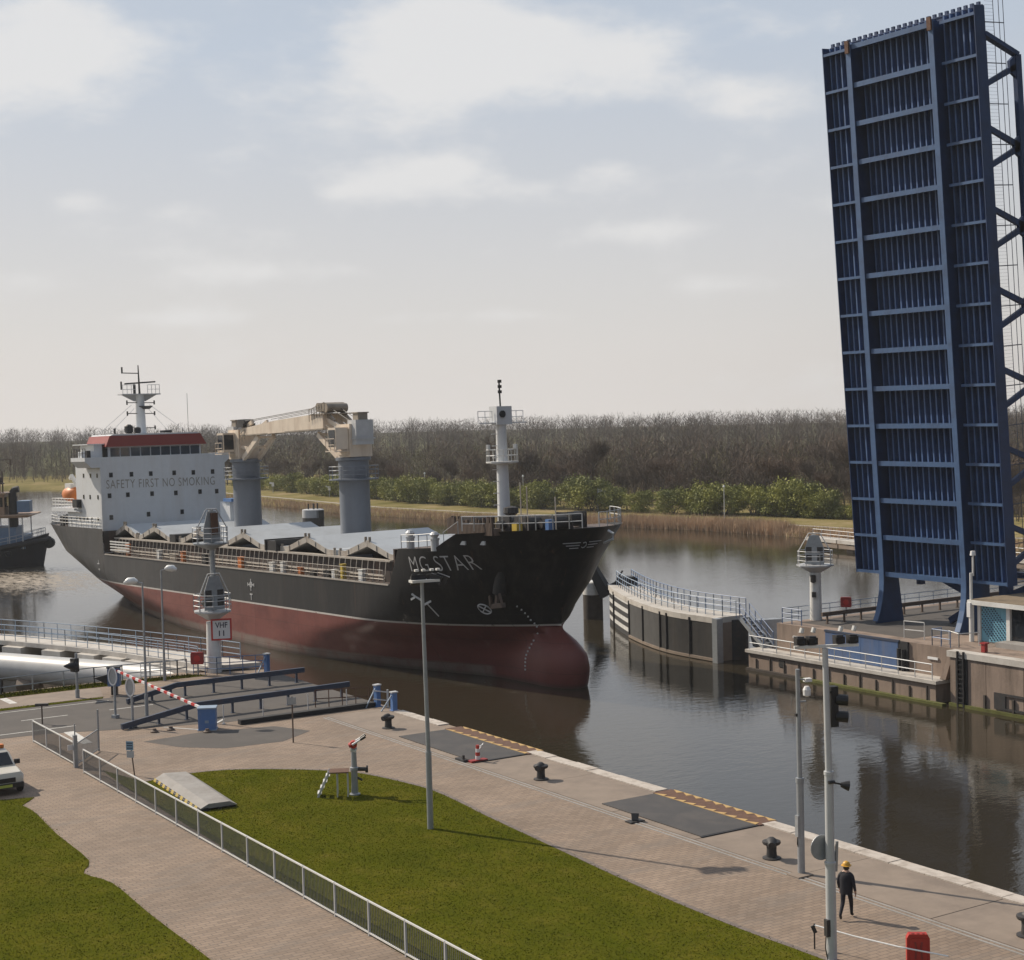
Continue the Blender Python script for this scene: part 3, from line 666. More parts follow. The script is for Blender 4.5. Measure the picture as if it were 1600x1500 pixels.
def deck_poly(a0, a1, z, inset=.06, step=.5):
    n = max(2, int((a1 - a0) / step)); st = [a0 + (a1 - a0) * k / n for k in range(n + 1)]
    up = [(a, max(.02, half(a, z) - inset), z) for a in st]; dn = [(a, -y, z) for a, y, _ in up]
    b = MB(); vs = up + dn; m = n + 1; b.add(vs, [(i, i + 1, m + i + 1, m + i) for i in range(n)]); return b
def aft_deck(a0, a1, z): return deck_poly(a0, a1, z)
obj('main_deck', deck_poly(12.6, 72.0, 7.22), 'ship_deck', ship)
obj('forecastle_deck', deck_poly(-1.2, 12.2, 10.05), 'ship_deck', ship)
obj('bow_deck', deck_poly(-2.3, 5.2, 11.3), 'ship_deck', ship)
obj('poop_deck', deck_poly(71.7, 96.8, 9.7), 'ship_deck', ship)
b = MB(); b.box(12.3, 12.5, -7.4, 7.4, 7.2, 10.05); obj('forecastle_bulkhead', b, 'coaming', ship)
b = MB(); b.box(71.6, 71.75, -7.5, 7.5, 7.2, 9.7); obj('poop_bulkhead', b, 'coaming', ship)
# rub strip along the deck edge
b = MB()
for a in range(13, 71): b.bar((a, half(a, 7.3) + .02, 7.3), (a + 1.02, half(a + 1.02, 7.3) + .02, 7.3), .10, .12)
obj('deck_edge_strip', b, 'stay', ship)

# hatch coamings, stays, covers
for s_ in (1, -1):
    b = MB(); b.box(14.8, 71.2, s_ * 6.0 - .08, s_ * 6.0 + .08, 7.2, 8.85); obj('hatch_coaming', b, 'coaming', ship)
    b = MB(); b.box(14.7, 71.3, s_ * 6.1 - .32, s_ * 6.1 + .32, 8.86, 9.0); obj('coaming_rail', b, 'stay', ship)
b = MB(); b.extr([(0, 6.62, 7.25), (0, 6.67, 7.25), (0, 6.46, 8.86), (0, 6.41, 8.86)], (.05, 0, 0))
stay_me = b.mesh('coaming_stay', 'stay'); fix_normals(stay_me)
for k in range(62):
    o = obj('coaming_stay', stay_me, 'stay', ship); o.location = (15.2 + k * .91, 0, 0)
r3 = random.Random(12)
# side rail on the bulwark edge
b = MB()
pts = [(a, half(a, 7.3) - .12, 7.3) for a in range(14, 71, 3)]
b.rail(pts, 1.05, (.33, .66, 1.0), 1.5, .016, .022, n=4); obj('side_rail', b, 'stay', ship)
b = MB(); pts = [(a, -half(a, 7.3) + .12, 7.3) for a in range(14, 71, 3)]
b.rail(pts, 1.05, (.33, .66, 1.0), 1.5, .022, .03, n=4); obj('side_rail', b, 'stay', ship)
# gear stowed in the side passage: valves, boxes, pipes
for k, (a, w_, h_, m) in enumerate(((23.6, .9, .55, 'black_steel'), (22.4, .5, .7, 'white_paint'), (21.0, .35, 1.2, 'yellow'), (18.0, .6, .9, 'white_paint'), (31.4, .5, .9, 'white_paint'), (33.4, .7, .8, 'white_paint'),
                                    (39.6, .7, 1.0, 'orange'), (47.2, .8, .9, 'black_steel'), (52.2, .5, 1.0, 'orange'), (54.3, 1.6, .7, 'beige_dark'), (58.0, .6, .9, 'white_paint'), (66.0, .5, 1.2, 'orange'), (28.2, .5, .6, 'orange'), (26.0, .7, .4, 'black_steel'))):
    b = MB(); b.box(a - w_ / 2, a + w_ / 2, 6.85, 7.2, 7.25, 7.25 + h_); b.box(a - w_ / 2 - .05, a + w_ / 2 + .05, 6.8, 7.25, 7.25 + h_, 7.3 + h_); obj('deck_locker', b, m, ship)
b = MB()
for z in (7.55, 7.8): b.cyl((14.8, 6.9, z), (70.8, 6.9, z), .06, n=6)
obj('deck_pipe', b, 'beige_dark', ship)
b = MB()
for z in (7.75, 8.05, 8.35, 8.62): b.box(64.6, 69.8, 7.42, 7.5, z, z + .13)
obj('gangway', b, 'white_paint', ship)
# folding hatch covers, jack-knifed into shallow roofs
PK = ((18.6, 4.7), (28.7, 4.9), (40.9, 4.9), (50.6, 4.6), (61.2, 4.4), (69.0, 3.3))
for pk, hw_ in PK:
    for d in (1, -1):
        e0, r0 = 9.02, 9.92; e1, r1 = 9.45, 10.42
        b = MB(); x0, x1 = pk + d * .03, pk + d * hw_
        xm = pk + d * min(3.5, hw_ - .4); prof = [(x0, r0), (x0, r1), (xm, e1), (x1, e1 - .03), (x1, e0), (xm, e0)]
        b.extr([(x, -6.05, z) for x, z in prof], (0, 12.1, 0))
        cv = obj('hatch_cover', b, 'hatch_top', ship)
        b = MB(); b.extr([(x, 6.07, z) for x, z in prof], (0, .05, 0))
        for f in (.3, .65, .95): x = x0 + (x1 - x0) * f; z = r1 + (e1 - r1) * min(1, abs(x - x0) / abs(xm - x0)); b.box(x - .05, x + .05, 6.12, 6.18, z - .42, z)
        obj('cover_edge', b, 'hatch_side', cv)
        b = MB()
        for f in (.06, .95): x = x0 + (x1 - x0) * f; z = r1 + (e1 - r1) * min(1, abs(x - x0) / abs(xm - x0)); b.box(x - .05, x + .05, 5.95, 6.15, z - .05, z + .36 - f * .2)
        obj('hinge_arm', b, 'beige_dark', cv)
b = MB(); b.box(33.9, 35.7, 2.0, 6.4, 9.0, 9.85); b.box(33.7, 33.9, 1.6, 6.5, 9.0, 9.95); b.box(35.7, 35.9, 1.6, 6.5, 9.0, 9.95); obj('crossing_house', b, 'black_steel', ship)
b = MB(); b.box(55.4, 56.8, 2.0, 6.4, 9.0, 9.75); obj('crossing_house', b, 'black_steel', ship)
# deck stores behind the first crane: white container and blue boat cover
b = MB(); b.box(62.6, 65.0, -5.6, -3.0, 9.4, 12.4); obj('stores_house', b, 'white_ship', ship)
b = MB(); b.box(61.8, 63.8, -5.2, -2.8, 12.42, 12.75); obj('blue_cover', b, 'blue_box', ship)

# deck cranes
def crane(a, s_, dirn, label):
    c = obj('crane_column', MB().lathe([(1.42, 7.0), (1.42, 9.2), (1.40, 14.7), (1.55, 14.72), (1.55, 14.95), (1.40, 14.97), (1.40, 16.55), (1.62, 16.6), (1.62, 16.85), (1.3, 16.9)], (a, s_, 0), 28), 'crane_grey', ship, smooth=30)
    c['label'] = label
    b = MB(); b.lathe([(1.4, 14.75), (2.3, 14.8), (2.3, 14.9), (1.4, 14.92)], (a, s_, 0), 24)
    ring = [(a + 2.25 * math.cos(t * math.pi / 12), s_ + 2.25 * math.sin(t * math.pi / 12), 14.9) for t in range(25)]
    for z in (.4, .8, 1.15): b.sweep([(x, y, zz + z) for x, y, zz in ring], .03, 5)
    for x, y, z in ring[::2]: b.cyl((x, y, z), (x, y, z + 1.15), .03, n=5)
    obj('collar_walkway', b, 'crane_grey', c)
    # slewing house
    h = MB(); x0, x1 = (a - 1.5, a + .9) if dirn > 0 else (a - .9, a + 1.5)
    h.box(x0, x1, s_ - 1.15, s_ + 1.15, 16.9, 19.9); h.box(x0 + .3, x1 - .3, s_ - 1.25, s_ + 1.25, 17.1, 18.6)
    ho = obj('slewing_house', h, 'beige', c)
    h = MB(); bx = x0 if dirn > 0 else x1
    h.box(bx - .75, bx + .75, s_ - .9, s_ + .9, 18.0, 20.25); h.box(bx - .9, bx + .9, s_ - 1.0, s_ + 1.0, 18.5, 18.62); obj('machine_house', h, 'pale_metal', ho)
    h = MB(); h.box(bx - .5, bx + .45, s_ - .5, s_ + .5, 20.25, 20.85); h.box(bx - .6, bx + .55, s_ - .6, s_ + .6, 20.85, 20.95); obj('vent_box', h, 'beige_dark', ho)
    h = MB(); px = a - dirn * .6; h.box(px - .7, px + .7, s_ + 1.2, s_ + 2.5, 17.6, 19.6); cb = obj('driver_cab', h, 'beige', ho)
    h = MB(); h.box(px - .6, px + .6, s_ + 2.5, s_ + 2.53, 17.9, 19.4); h.box(px + dirn * .7, px + dirn * .73, s_ + 1.35, s_ + 2.4, 17.9, 19.4); obj('cab_window', h, 'glass_dark', cb)
    h = MB(); h.rail([(px - .8, s_ + 2.7, 17.5), (px + .8, s_ + 2.7, 17.5), (px + .8, s_ + 1.2, 17.5)], 1.1, (.5, 1), .8, .03); h.box(px - .85, px + .85, s_ + 1.2, s_ + 2.75, 17.42, 17.5); obj('cab_walkway', h, 'beige', cb)
    # jib foot brackets leaning over towards the other crane
    h = MB()
    for o in (-.85, .85):
        h.bar((a + dirn * 1.3, s_ + o, 16.95), (a + dirn * 4.9, s_ + o, 19.1), .32, .5); h.bar((a + dirn * .7, s_ + o, 18.2), (a + dirn * 2.6, s_ + o, 17.9), .2, .3)
        h.bar((a + dirn * .6, s_ + o, 19.6), (a + dirn * 3.6, s_ + o, 20.6), .22, .4)
    h.bar((a + dirn * 3.2, s_ - .85, 18.1), (a + dirn * 3.2, s_ + .85, 18.1), .2, .2); h.bar((a + dirn * 4.8, s_ - .85, 19.05), (a + dirn * 4.8, s_ + .85, 19.05), .24, .24)
    obj('jib_bracket', h, 'beige', c)
    h = MB(); h.rail([(a + dirn * 1.4, s_ + 1.3, 18.4), (a + dirn * 2.6, s_ + 1.3, 18.9)], 1.0, (.5, 1), .6, .03); obj('crane_rail', h, 'beige_dark', c)
    return c
c2 = crane(36.2, -3.0, 1, 'forward grey crane column with beige slewing house'); c1 = crane(58.4, -3.0, -1, 'after grey crane column with beige slewing house')
def jib(parent, x_foot, x_tip, s_, zf0, zf1, zt0, zt1, w_):
    b = MB(); vs = []
    for x, z0, z1, ww in ((x_foot, zf0, zf1, w_), (x_foot + (x_tip - x_foot) * .55, zf0 * .45 + zt0 * .55, (zf1 * .5 + zt1 * .5) + .1, w_), (x_tip, zt0, zt1, w_ * .7)):
        vs += [(x, s_ - ww / 2, z0), (x, s_ + ww / 2, z0), (x, s_ + ww / 2, z1), (x, s_ - ww / 2, z1)]
    b.add(vs, [(0, 1, 2, 3), (11, 10, 9, 8)] + [(4 * k + i, 4 * k + (i + 1) % 4, 4 * k + 4 + (i + 1) % 4, 4 * k + 4 + i) for k in range(2) for i in range(4)])
    j = obj('jib', b, 'beige', parent)
    b = MB()
    for t in (-.5, .5): b.bar((x_foot, s_ + t * w_ * 1.04, zf0 + .02), (x_tip, s_ + t * w_ * .74, zt0 + .02), .1, .12)
    obj('jib_flange', b, 'beige_dark', j); return j
j2 = jib(c2, 39.2, 57.0, -2.2, 19.55, 21.05, 19.25, 19.95, 1.1)
j1 = jib(c1, 55.2, 40.2, -4.0, 19.3, 20.2, 20.0, 21.0, 1.0)
b = MB(); b.box(38.6, 41.4, -4.7, -1.5, 20.9, 21.0); b.rail([(38.6, -1.5, 20.9), (41.6, -1.5, 20.3)], 1.1, (.5, 1), .5, .035)
for k in range(4): b.cyl((39.3 + .5 * k, -2.0, 21.5 + .1 * (k % 2)), (39.3 + .5 * k, -4.2, 21.5 + .1 * (k % 2)), .42, n=12)
b.bar((38.0, -2.2, 20.2), (40.3, -2.2, 21.6), .2, .35); b.bar((38.0, -3.9, 20.2), (40.3, -3.9, 21.6), .2, .35); obj('jib_head', b, 'beige_dark', c1)
b = MB(); b.box(55.9, 57.4, -3.0, -1.6, 20.1, 20.5)
for k in range(3): b.cyl((56.1 + .5 * k, -1.7, 20.6), (56.1 + .5 * k, -2.8, 20.6), .33, n=12)
obj('jib_head', b, 'dark_iron', j2)
b = MB()
for o in (-2.6, -1.8): b.cyl((40.0, o, 21.6), (56.5, o, 20.7), .035, n=4); b.cyl((39.8, o, 21.4), (50, o, 20.75), .03, n=4)
for o in (-3.4, -2.4): b.cyl((56.8, o, 20.7), (61.0, o, 19.4), .035, n=4); b.cyl((39.4, o, 21.6), (35.0, o, 20.0), .04, n=4)
obj('crane_wires', b, 'dark_iron', c1)

# deckhouse
AF = 72.16
b = MB(); b.box(AF, 79.4, -7.05, 7.35, 9.72, 17.25); b.box(AF + .02, 82.8, -6.6, 7.2, 9.72, 11.8)
house = obj('deckhouse', b, 'white_ship', ship)
b = MB(); b.box(AF - .12, AF - .02, -7.05, 7.35, 7.3, 17.55); obj('front_wall', b, 'white_ship', house)
b = MB(); b.extr([(AF - .12, 7.35, 16.45), (AF - .12, 7.35, 17.55), (AF - .12, 9.0, 17.55), (AF - .12, 9.0, 17.15), (AF - .12, 8.3, 16.45)], (4.2, 0, 0)); b.extr([(AF - .12, -7.05, 16.45), (AF - .12, -7.05, 17.55), (AF - .12, -8.0, 17.55), (AF - .12, -8.0, 17.15)], (4.2, 0, 0)); obj('bridge_wing', b, 'white_ship', house)
b = MB(); b.box(AF + .02, 79.6, -7.3, 7.5, 17.26, 17.36); obj('bridge_deck', b, 'white_ship', house)
b = MB(); b.box(73.7, 79.0, -5.0, 5.7, 17.36, 18.7); wh = obj('wheelhouse', b, 'white_ship', ship)
for k in range(9):   # wheelhouse windows
    y1 = 5.5 - k * 1.16; b = MB(); b.box(73.64, 73.695, y1 - 1.02, y1, 17.52, 18.48); obj('window', b, 'glass_blue', wh)
for k in range(3):
    b = MB(); b.box(74.0 + 1.5 * k, 75.2 + 1.5 * k, 5.705, 5.76, 17.52, 18.48); obj('window', b, 'glass_blue', wh)
b = MB(); b.extr([(73.2, 6.2, 18.62), (73.2, 5.7, 19.8), (73.2, -4.8, 19.8), (73.2, -5.5, 18.62)], (6.0, 0, 0)); rf = obj('wheelhouse_roof', b, 'ship_red', wh); rf['label'] = 'red painted roof edge above the wheelhouse windows'
b = MB(); b.extr([(73.25, 5.6, 19.81), (73.25, 5.3, 19.95), (73.25, -4.4, 19.95), (73.25, -4.7, 19.81)], (5.8, 0, 0)); obj('roof_top', b, 'white_ship', rf)
b = MB(); b.box(74.0, 78.0, 6.3, 7.2, 17.4, 18.9); b.box(73.8, 78.2, 5.9, 8.0, 18.9, 19.0); b.box(74, 75, 7.2, 8.6, 17.4, 18.2); obj('wing_house', b, 'white_ship', wh)
b = MB(); b.rail([(72.1, 8.9, 17.5), (76.2, 8.9, 17.5)], 1.0, (.5, 1), .8, .03); b.box(72.4, 73.0, 8.2, 8.6, 17.5, 18.3); obj('wing_rail', b, 'black_steel', wh)
WINS = [(6.2, 15.62), (3.9, 15.6), (1.7, 15.58), (-1.0, 15.55), (-3.25, 15.5), (-5.55, 15.5), (6.45, 13.42), (4.4, 13.42), (1.65, 13.4), (-1.1, 13.35), (-3.95, 13.35), (-5.95, 13.3), (6.35, 11.1), (2.15, 11.2), (-1.75, 11.25)]
b = MB(); b.box(-.03, .01, -.20, .20, -.25, .25); wf = b.mesh('window', 'black_steel'); fix_normals(wf)
b = MB(); b.box(-.05, -.028, -.15, .15, -.20, .20); wp = b.mesh('pane', 'glass_dark'); fix_normals(wp)
for y, z in WINS:
    o = obj('window', wf, None, house); o.location = (AF - .12, y, z); p = obj('pane', wp, None, o)
b = MB(); b.box(-.16, .16, -.01, .03, -.22, .22); wf2 = b.mesh('window', 'glass_dark'); fix_normals(wf2)
for x, z in ((73.0, 15.6), (74.9, 15.6), (77.0, 15.6), (73.0, 13.3), (75.3, 13.3), (77.2, 13.3), (73.2, 10.9), (75, 10.9), (76.3, 10.9), (77.4, 10.9), (78.6, 10.9), (80, 10.9)):
    o = obj('window', wf2, None, house); o.location = (x, 7.36 if z > 11.8 or x < 79.4 else 7.21, z)
def flat_text(body, width, height, place, m, parent, bold=0.0, name='lettering', spacing=1.0):
    """lettering laid on a surface: place(u, v) maps text coordinates (metres) to a local point"""
    me = text_mesh(body, 1.0, bold, spacing); dice(me); co = np.empty(len(me.vertices) * 3); me.vertices.foreach_get('co', co); co = co.reshape(-1, 3)
    lo = co.min(0); hi = co.max(0)
    u = (co[:, 0] - lo[0]) / (hi[0] - lo[0]) * width; v = (co[:, 1] - lo[1]) / (hi[1] - lo[1]) * height
    out = np.array([place(a, c) for a, c in zip(u, v)]); me.vertices.foreach_set('co', out.reshape(-1)); me.materials.clear(); me.materials.append(MATS[m]); me.update()
    o = bpy.data.objects.new(name, me); COL.objects.link(o); o.parent = parent; return o
flat_text('SAFETY FIRST NO SMOKING', 12.5, .92, lambda u, v: (AF - .135, 6.75 - u, 14.18 + v - .012 * u), 'letter_gold', ship, bold=-.004, spacing=1.12)
# boat deck with lifeboat and davit
b = MB(); b.box(79.4, 86.6, 3.0, 7.7, 11.8, 12.0); b.box(78, 86.6, 7.5, 7.7, 11.62, 11.8); bd = obj('boat_deck', b, 'white_ship', ship)
b = MB(); b.rail([(79.6, 7.6, 12.0), (86.5, 7.6, 12.0), (86.5, 3.2, 12.0)], 1.05, (.35, .7, 1), 1.0, .03, n=4); obj('boat_deck_rail', b, 'white_paint', bd)
b = MB(); b.sweep([(81.6, 6.4, 13.6), (82.0, 6.4, 13.5), (83.2, 6.4, 13.45), (84.6, 6.4, 13.5), (85.2, 6.4, 13.7)], [.15, .75, .95, .75, .2], 12); lb = obj('lifeboat', b, 'orange', ship, smooth=50)
b = MB(); b.box(82.4, 84.2, 5.9, 6.9, 14.1, 14.7); obj('lifeboat_canopy', b, 'white_paint', lb)
b = MB(); b.bar((80.2, 6.6, 12.0), (80.6, 6.6, 14.3), .3, .35); b.bar((80.6, 6.6, 14.2), (82.0, 6.9, 15.6), .28, .4); b.bar((82.0, 6.9, 15.6), (82.5, 6.9, 15.2), .24, .3); obj('davit', b, 'white_paint', ship)
b = MB(); b.box(78.0, 79.3, 7.0, 7.9, 12.1, 13.0); obj('winch_box', b, 'black_steel', bd)
# poop rails and stern mooring gear, stair down to the main deck
b = MB(); pts = [(a, half(a, 9.95) - .15, 10.0) for a in (72.5, 75, 78, 81, 84, 87, 90, 92.5, 94.5, 96)]; b.rail(pts, 1.05, (.35, .7, 1), 1.2, .03, n=4); obj('poop_rail', b, 'white_paint', ship)
b = MB()
for a, y in ((85, 5.6), (88, 5.4), (91, 4.2), (93.5, 3.0), (87, 2)): b.cyl((a, y - .5, 10.4), (a, y + .5, 10.4), .5, n=12); b.box(a - .6, a + .6, y - .7, y - .6, 9.7, 10.8); b.box(a - .6, a + .6, y + .6, y + .7, 9.7, 10.8); b.cyl((a + 1.2, y, 9.7), (a + 1.2, y, 10.6), .22, n=10)
obj('mooring_winch', b, 'black_steel', ship)
b = MB(); b.bar((74.9, 7.35, 9.9), (71.6, 7.45, 7.4), .12, .22); b.bar((74.9, 6.5, 9.9), (71.6, 6.6, 7.4), .12, .22)
for k in range(9): t = k / 8; b.box(74.9 - 3.3 * t - .12, 74.9 - 3.3 * t + .12, 6.5, 7.4, 9.88 - 2.5 * t, 9.93 - 2.5 * t)
b.rail([(74.9, 7.4, 9.9), (71.6, 7.5, 7.4)], 1.0, (.5, 1), .8, .03); obj('stair', b, 'white_paint', ship)
# main mast
b = MB(); b.lathe([(.62, 19.9), (.58, 20.4), (.48, 24.2), (.5, 24.3)], (77.6, .3, 0), 14); mm = obj('main_mast', b, 'white_ship', ship, smooth=40)
b = MB(); b.box(76.9, 78.3, -1.9, 2.6, 24.3, 24.42); b.extr([(77.6, -1.7, 24.3), (77.6, 2.4, 24.3), (77.6, 1.0, 23.6), (77.6, -.4, 23.6)], (.1, 0, 0)); b.rail([(76.95, -1.8, 24.4), (76.95, -.4, 24.4)], 1.0, (.5, 1), .5, .03); b.rail([(76.95, 1.0, 24.4), (76.95, 2.5, 24.4)], 1.0, (.5, 1), .5, .03); obj('mast_platform', b, 'pale_metal', mm)
b = MB(); b.cyl((77.6, .3, 24.4), (77.6, .35, 27.6), .13, .06, n=8); b.cyl((77.6, .9, 24.4), (77.6, .9, 25.5), .14, n=8); b.bar((77.6, -1.6, 25.75), (77.6, 2.0, 25.55), .14, .16); b.bar((77.6, .3, 26.7), (77.6, 2.3, 26.75), .08, .1); b.cyl((77.6, 2.25, 26.7), (77.6, 2.25, 27.4), .1, n=6)
b.cyl((77.6, 2.4, 24.9), (77.6, 2.4, 25.8), .1, n=6)
for z in (20.6, 22.2, 23.4): b.cyl((77.4, -1.3, z), (77.4, 1.9, z + .05), .05, n=5); b.cyl((77.4, -1.3, z - .2), (77.4, -1.3, z + .25), .09, n=6); b.cyl((77.4, 1.9, z - .2), (77.4, 1.9, z + .3), .09, n=6)
b.lathe([(.5, 22.7), (.85, 23.0), (.85, 23.05), (.5, 23.06)], (77.4, -.2, 0), 10); obj('mast_fittings', b, 'dark_iron', mm)
b = MB()
for p, q_ in (((77.6, 1.3, 23.2), (76, 6.0, 19.9)), ((77.6, 1.0, 22.8), (78, 4.0, 19.9)), ((77.6, -.8, 23.2), (76, -4.6, 19.9)), ((77.6, -.6, 22.8), (78.5, -3.6, 19.9))): b.cyl(p, q_, .022, n=4)
obj('stay_wires', b, 'pale_metal', mm)
b = MB(); b.lathe([(.3, 20), (.5, 20.2), (.45, 20.8), (.2, 21.0)], (74.5, 3.0, 0), 12); b.lathe([(.3, 20), (.4, 20.2), (.35, 20.6), (.1, 20.7)], (74.5, 2.0, 0), 12); b.cyl((75, 4.4, 20), (75, 4.4, 20.6), .12, n=8); b.box(74, 75.2, -1.8, -.9, 20.0, 20.25)
for y, h_ in ((-3.0, 1.0), (-3.5, .6), (-4.2, 4.4), (5.5, .7), (-4.2, 1.0)): b.cyl((75, y, 19.9), (75, y, 19.9 + h_), .025, n=4)
obj('roof_gear', b, 'black_steel', wh)
b = MB(); b.box(79.6, 84.4, -3.2, 3.2, 9.7, 17.6); b.box(80, 84, -2.4, 2.4, 17.6, 18.9); obj('funnel', b, 'white_ship', ship)

# foremast, bow rails and mooring gear
b = MB(); b.lathe([(.55, 11.2), (.5, 12.0), (.40, 19.2), (.42, 19.3)], (8.2, 0, 0), 14); fm = obj('foremast', b, 'white_ship', ship, smooth=40)
b = MB(); b.lathe([(.4, 16.15), (1.25, 16.3), (1.25, 16.4), (.4, 16.42)], (8.2, 0, 0), 14)
ring = [(8.2 + 1.2 * math.cos(t * math.pi / 6), 1.2 * math.sin(t * math.pi / 6), 16.4) for t in range(13)]
for z in (.45, .9): b.sweep([(x, y, zz + z) for x, y, zz in ring], .03, 5)
for x, y, z in ring[:-1]: b.cyl((x, y, z), (x, y, z + .95), .03, n=4)
for t in (1, 3, 7, 9): x, y, z = ring[t]; b.cyl((x, y, z + .95), (x, y, z + 1.3), .13, n=6)
obj('foremast_gallery', b, 'white_paint', fm)
b = MB(); b.box(7.7, 8.7, -.7, .7, 19.2, 20.6); b.box(7.9, 8.5, -2.2, 2.2, 19.3, 19.38); b.rail([(8.2, -2.1, 19.35), (8.2, -.8, 19.35)], .9, (.5, 1), .6, .03); b.rail([(8.2, .8, 19.35), (8.2, 2.1, 19.35)], .9, (.5, 1), .6, .03); obj('foremast_head', b, 'white_ship', fm)
b = MB(); b.cyl((8.2, 0, 20.6), (8.2, .05, 22.6), .07, n=6)
for z in (21.6, 22.0, 22.4): b.cyl((8.2, 0, z), (8.2, 0, z + .22), .16, n=8)
b.cyl((7.7, .2, 20.0), (7.62, .2, 20.0), .28, n=10); obj('masthead_light', b, 'black_steel', fm)
b = MB()
for z in range(8): b.cyl((8.15, .45, 12.2 + z * .9), (8.15, .95, 12.2 + z * .9), .03, n=4)
obj('foremast_steps', b, 'white_paint', fm)
b = MB(); st = (-2.45, -2.2, -1.7, -1.0, -.2, .8, 1.8, 2.8, 3.8)
for sd in (1, -1): b = MB(); b.rail([(a, sd * (half(a, 11.6) - .12), 11.62) for a in st], 1.05, (.5, 1.0), 1.1, .03, .045, n=5); obj('bow_rail', b, 'white_paint', ship)
b = MB(); b.rail([(11.2, half(11, 10.1) - .15, 10.15), (8.8, half(8.8, 10.2) - .15, 10.25), (6.8, half(6.8, 10.3) - .15, 10.4)], 1.0, (.5, 1.0), 1.2, .03, .04); b.rail([(4.3, half(4.3, 11.3) - .15, 11.4), (6.0, half(6, 10.5) - .2, 10.6)], .9, (1.0,), 2, .03); obj('forecastle_rail', b, 'pale_metal', ship)
b = MB()
for a, y in ((10.6, 7.0), (6.9, 7.2)): b.cyl((a, y, 10.1), (a, y, 10.9), .3, n=10); b.cyl((a, y, 10.9), (a, y, 11.05), .36, n=10); b.lathe([(.2, 11.05), (.38, 11.3), (.2, 11.5)], (a, y, 0), 10)
obj('vent_head', b, 'pale_metal', ship)
rr_ = random.Random(5)
b = MB()
for k in range(34):
    a = 6.8 - k * .17; b.box(a - .05, a + .05, 5.9, 6.1, 11.3, 12.35 + rr_.uniform(-.3, .3))
b.box(1.0, 6.9, 5.4, 5.9, 11.3, 11.8); obj('cargo_net_rack', b, 'brown_rail', ship)
b = MB()
for a, y in ((3.2, 2.6), (3.2, -2.6), (1.2, 2.6), (5.2, 4.4), (.2, 1.0)):
    b.cyl((a, y - .7, 11.95), (a, y + .7, 11.95), .55, n=14); b.box(a - .7, a + .7, y - .95, y - .8, 11.3, 12.5); b.box(a - .7, a + .7, y + .8, y + .95, 11.3, 12.5); b.cyl((a, y + .95, 11.9), (a, y + 1.5, 11.9), .3, n=10)
b.lathe([(.3, 11.3), (.3, 12.3), (.6, 12.5), (.55, 12.9), (.15, 13.0)], (7.0, .2, 0), 12); obj('windlass', b, 'dark_iron', ship)
b = MB(); b.box(.3, .9, 4.0, 4.5, 11.3, 12.1); obj('deck_locker', b, 'yellow', ship)
b = MB(); b.box(-.8, -.4, 2.0, 2.5, 11.3, 12.3); obj('deck_locker', b, 'blue_box', ship)
b = MB()
for a, y, h_ in ((.2, 3.6, 3.4), (.7, 3.8, 3.7), (-1.0, 2.0, 2.6)): b.cyl((a, y, 11.3), (a, y, 11.3 + h_), .05, n=5)
obj('jackstaff', b, 'beige', ship)
# anchor in its pocket, hawse pipe, fairleads
def on_hull(a, z, out=.03, side=1): return Vector((a, side * (half(a, z) + out), z))
p = on_hull(2.5, 8.9); q_ = on_hull(3.3, 6.9)
b = MB(); b.cyl(p + Vector((.2, -.7, .3)), q_ + Vector((0, .05, 0)), .62, .5, n=14); obj('hawse_pipe', b, 'black_steel', ship, smooth=40)
b = MB(); b.bar(q_ + Vector((0, .2, .3)), q_ + Vector((.1, .25, -.9)), .2, .25); b.bar(q_ + Vector((-.75, .2, -.75)), q_ + Vector((.85, .15, -.95)), .3, .35); b.bar(q_ + Vector((-.7, .3, -.75)), q_ + Vector((-.6, .45, .1)), .2, .2); b.bar(q_ + Vector((.8, .25, -.95)), q_ + Vector((.75, .35, -.1)), .2, .2); an = obj('anchor', b, 'brown_rail', ship)
b = MB()
for a in (4.1, 2.6): 
    p = on_hull(a, 10.65, .0); b.bar(p + Vector((-.45, 0, .1)), p + Vector((.45, .0, .1)), .12, .28)
obj('fairlead', b, 'pale_metal', ship)
b = MB(); b.sweep([(-2.4, -1.6, 11.3), (-2.85, -1.7, 11.1), (-2.8, -1.7, 10.7), (-1.9, -1.6, 10.4)], .1, 6); obj('bow_fairlead', b, 'pale_metal', ship)
# name on the bow, draught marks, thruster mark, emblem
flat_text('MG STAR', 6.3, 1.12, lambda u, v: tuple(on_hull(9.75 - u + v * .2, 8.48 + v + u * .045, .04)), 'letter_grey', ship, bold=-.012, spacing=1.12)
def mark(strokes, m, name, wd=.1):
    b = MB()
    for s0 in strokes:
        P = [on_hull(a, z, .025) for a, z in s0]
        for p_, r_ in zip(P[:-1], P[1:]): b.bar(p_, r_, .03, wd) if abs(p_.z - r_.z) < (p_.xy - r_.xy).length else b.bar(p_, r_, .03, wd, up=(1, 0, 0))
    return obj(name, b, m, ship)
def circ(a, z, r): return [(a + r * math.cos(t * math.pi / 8), z + r * math.sin(t * math.pi / 8)) for t in range(17)]
mark([circ(5.0, 5.7, .38), [(4.73, 5.43), (5.27, 5.97)], [(4.73, 5.97), (5.27, 5.43)]], 'lettermark', 'thruster_mark')
mark([circ(36.6, 6.0, .22), [(36.1, 6.0), (37.1, 6.0)], [(36.6, 5.45), (36.6, 6.5)], [(36.0, 5.85), (36.0, 6.15)], [(37.2, 5.85), (37.2, 6.15)], [(36.35, 5.15), (36.85, 5.15)], [(36.6, 5.15), (36.6, 4.65)]], 'lettermark', 'load_line_mark')
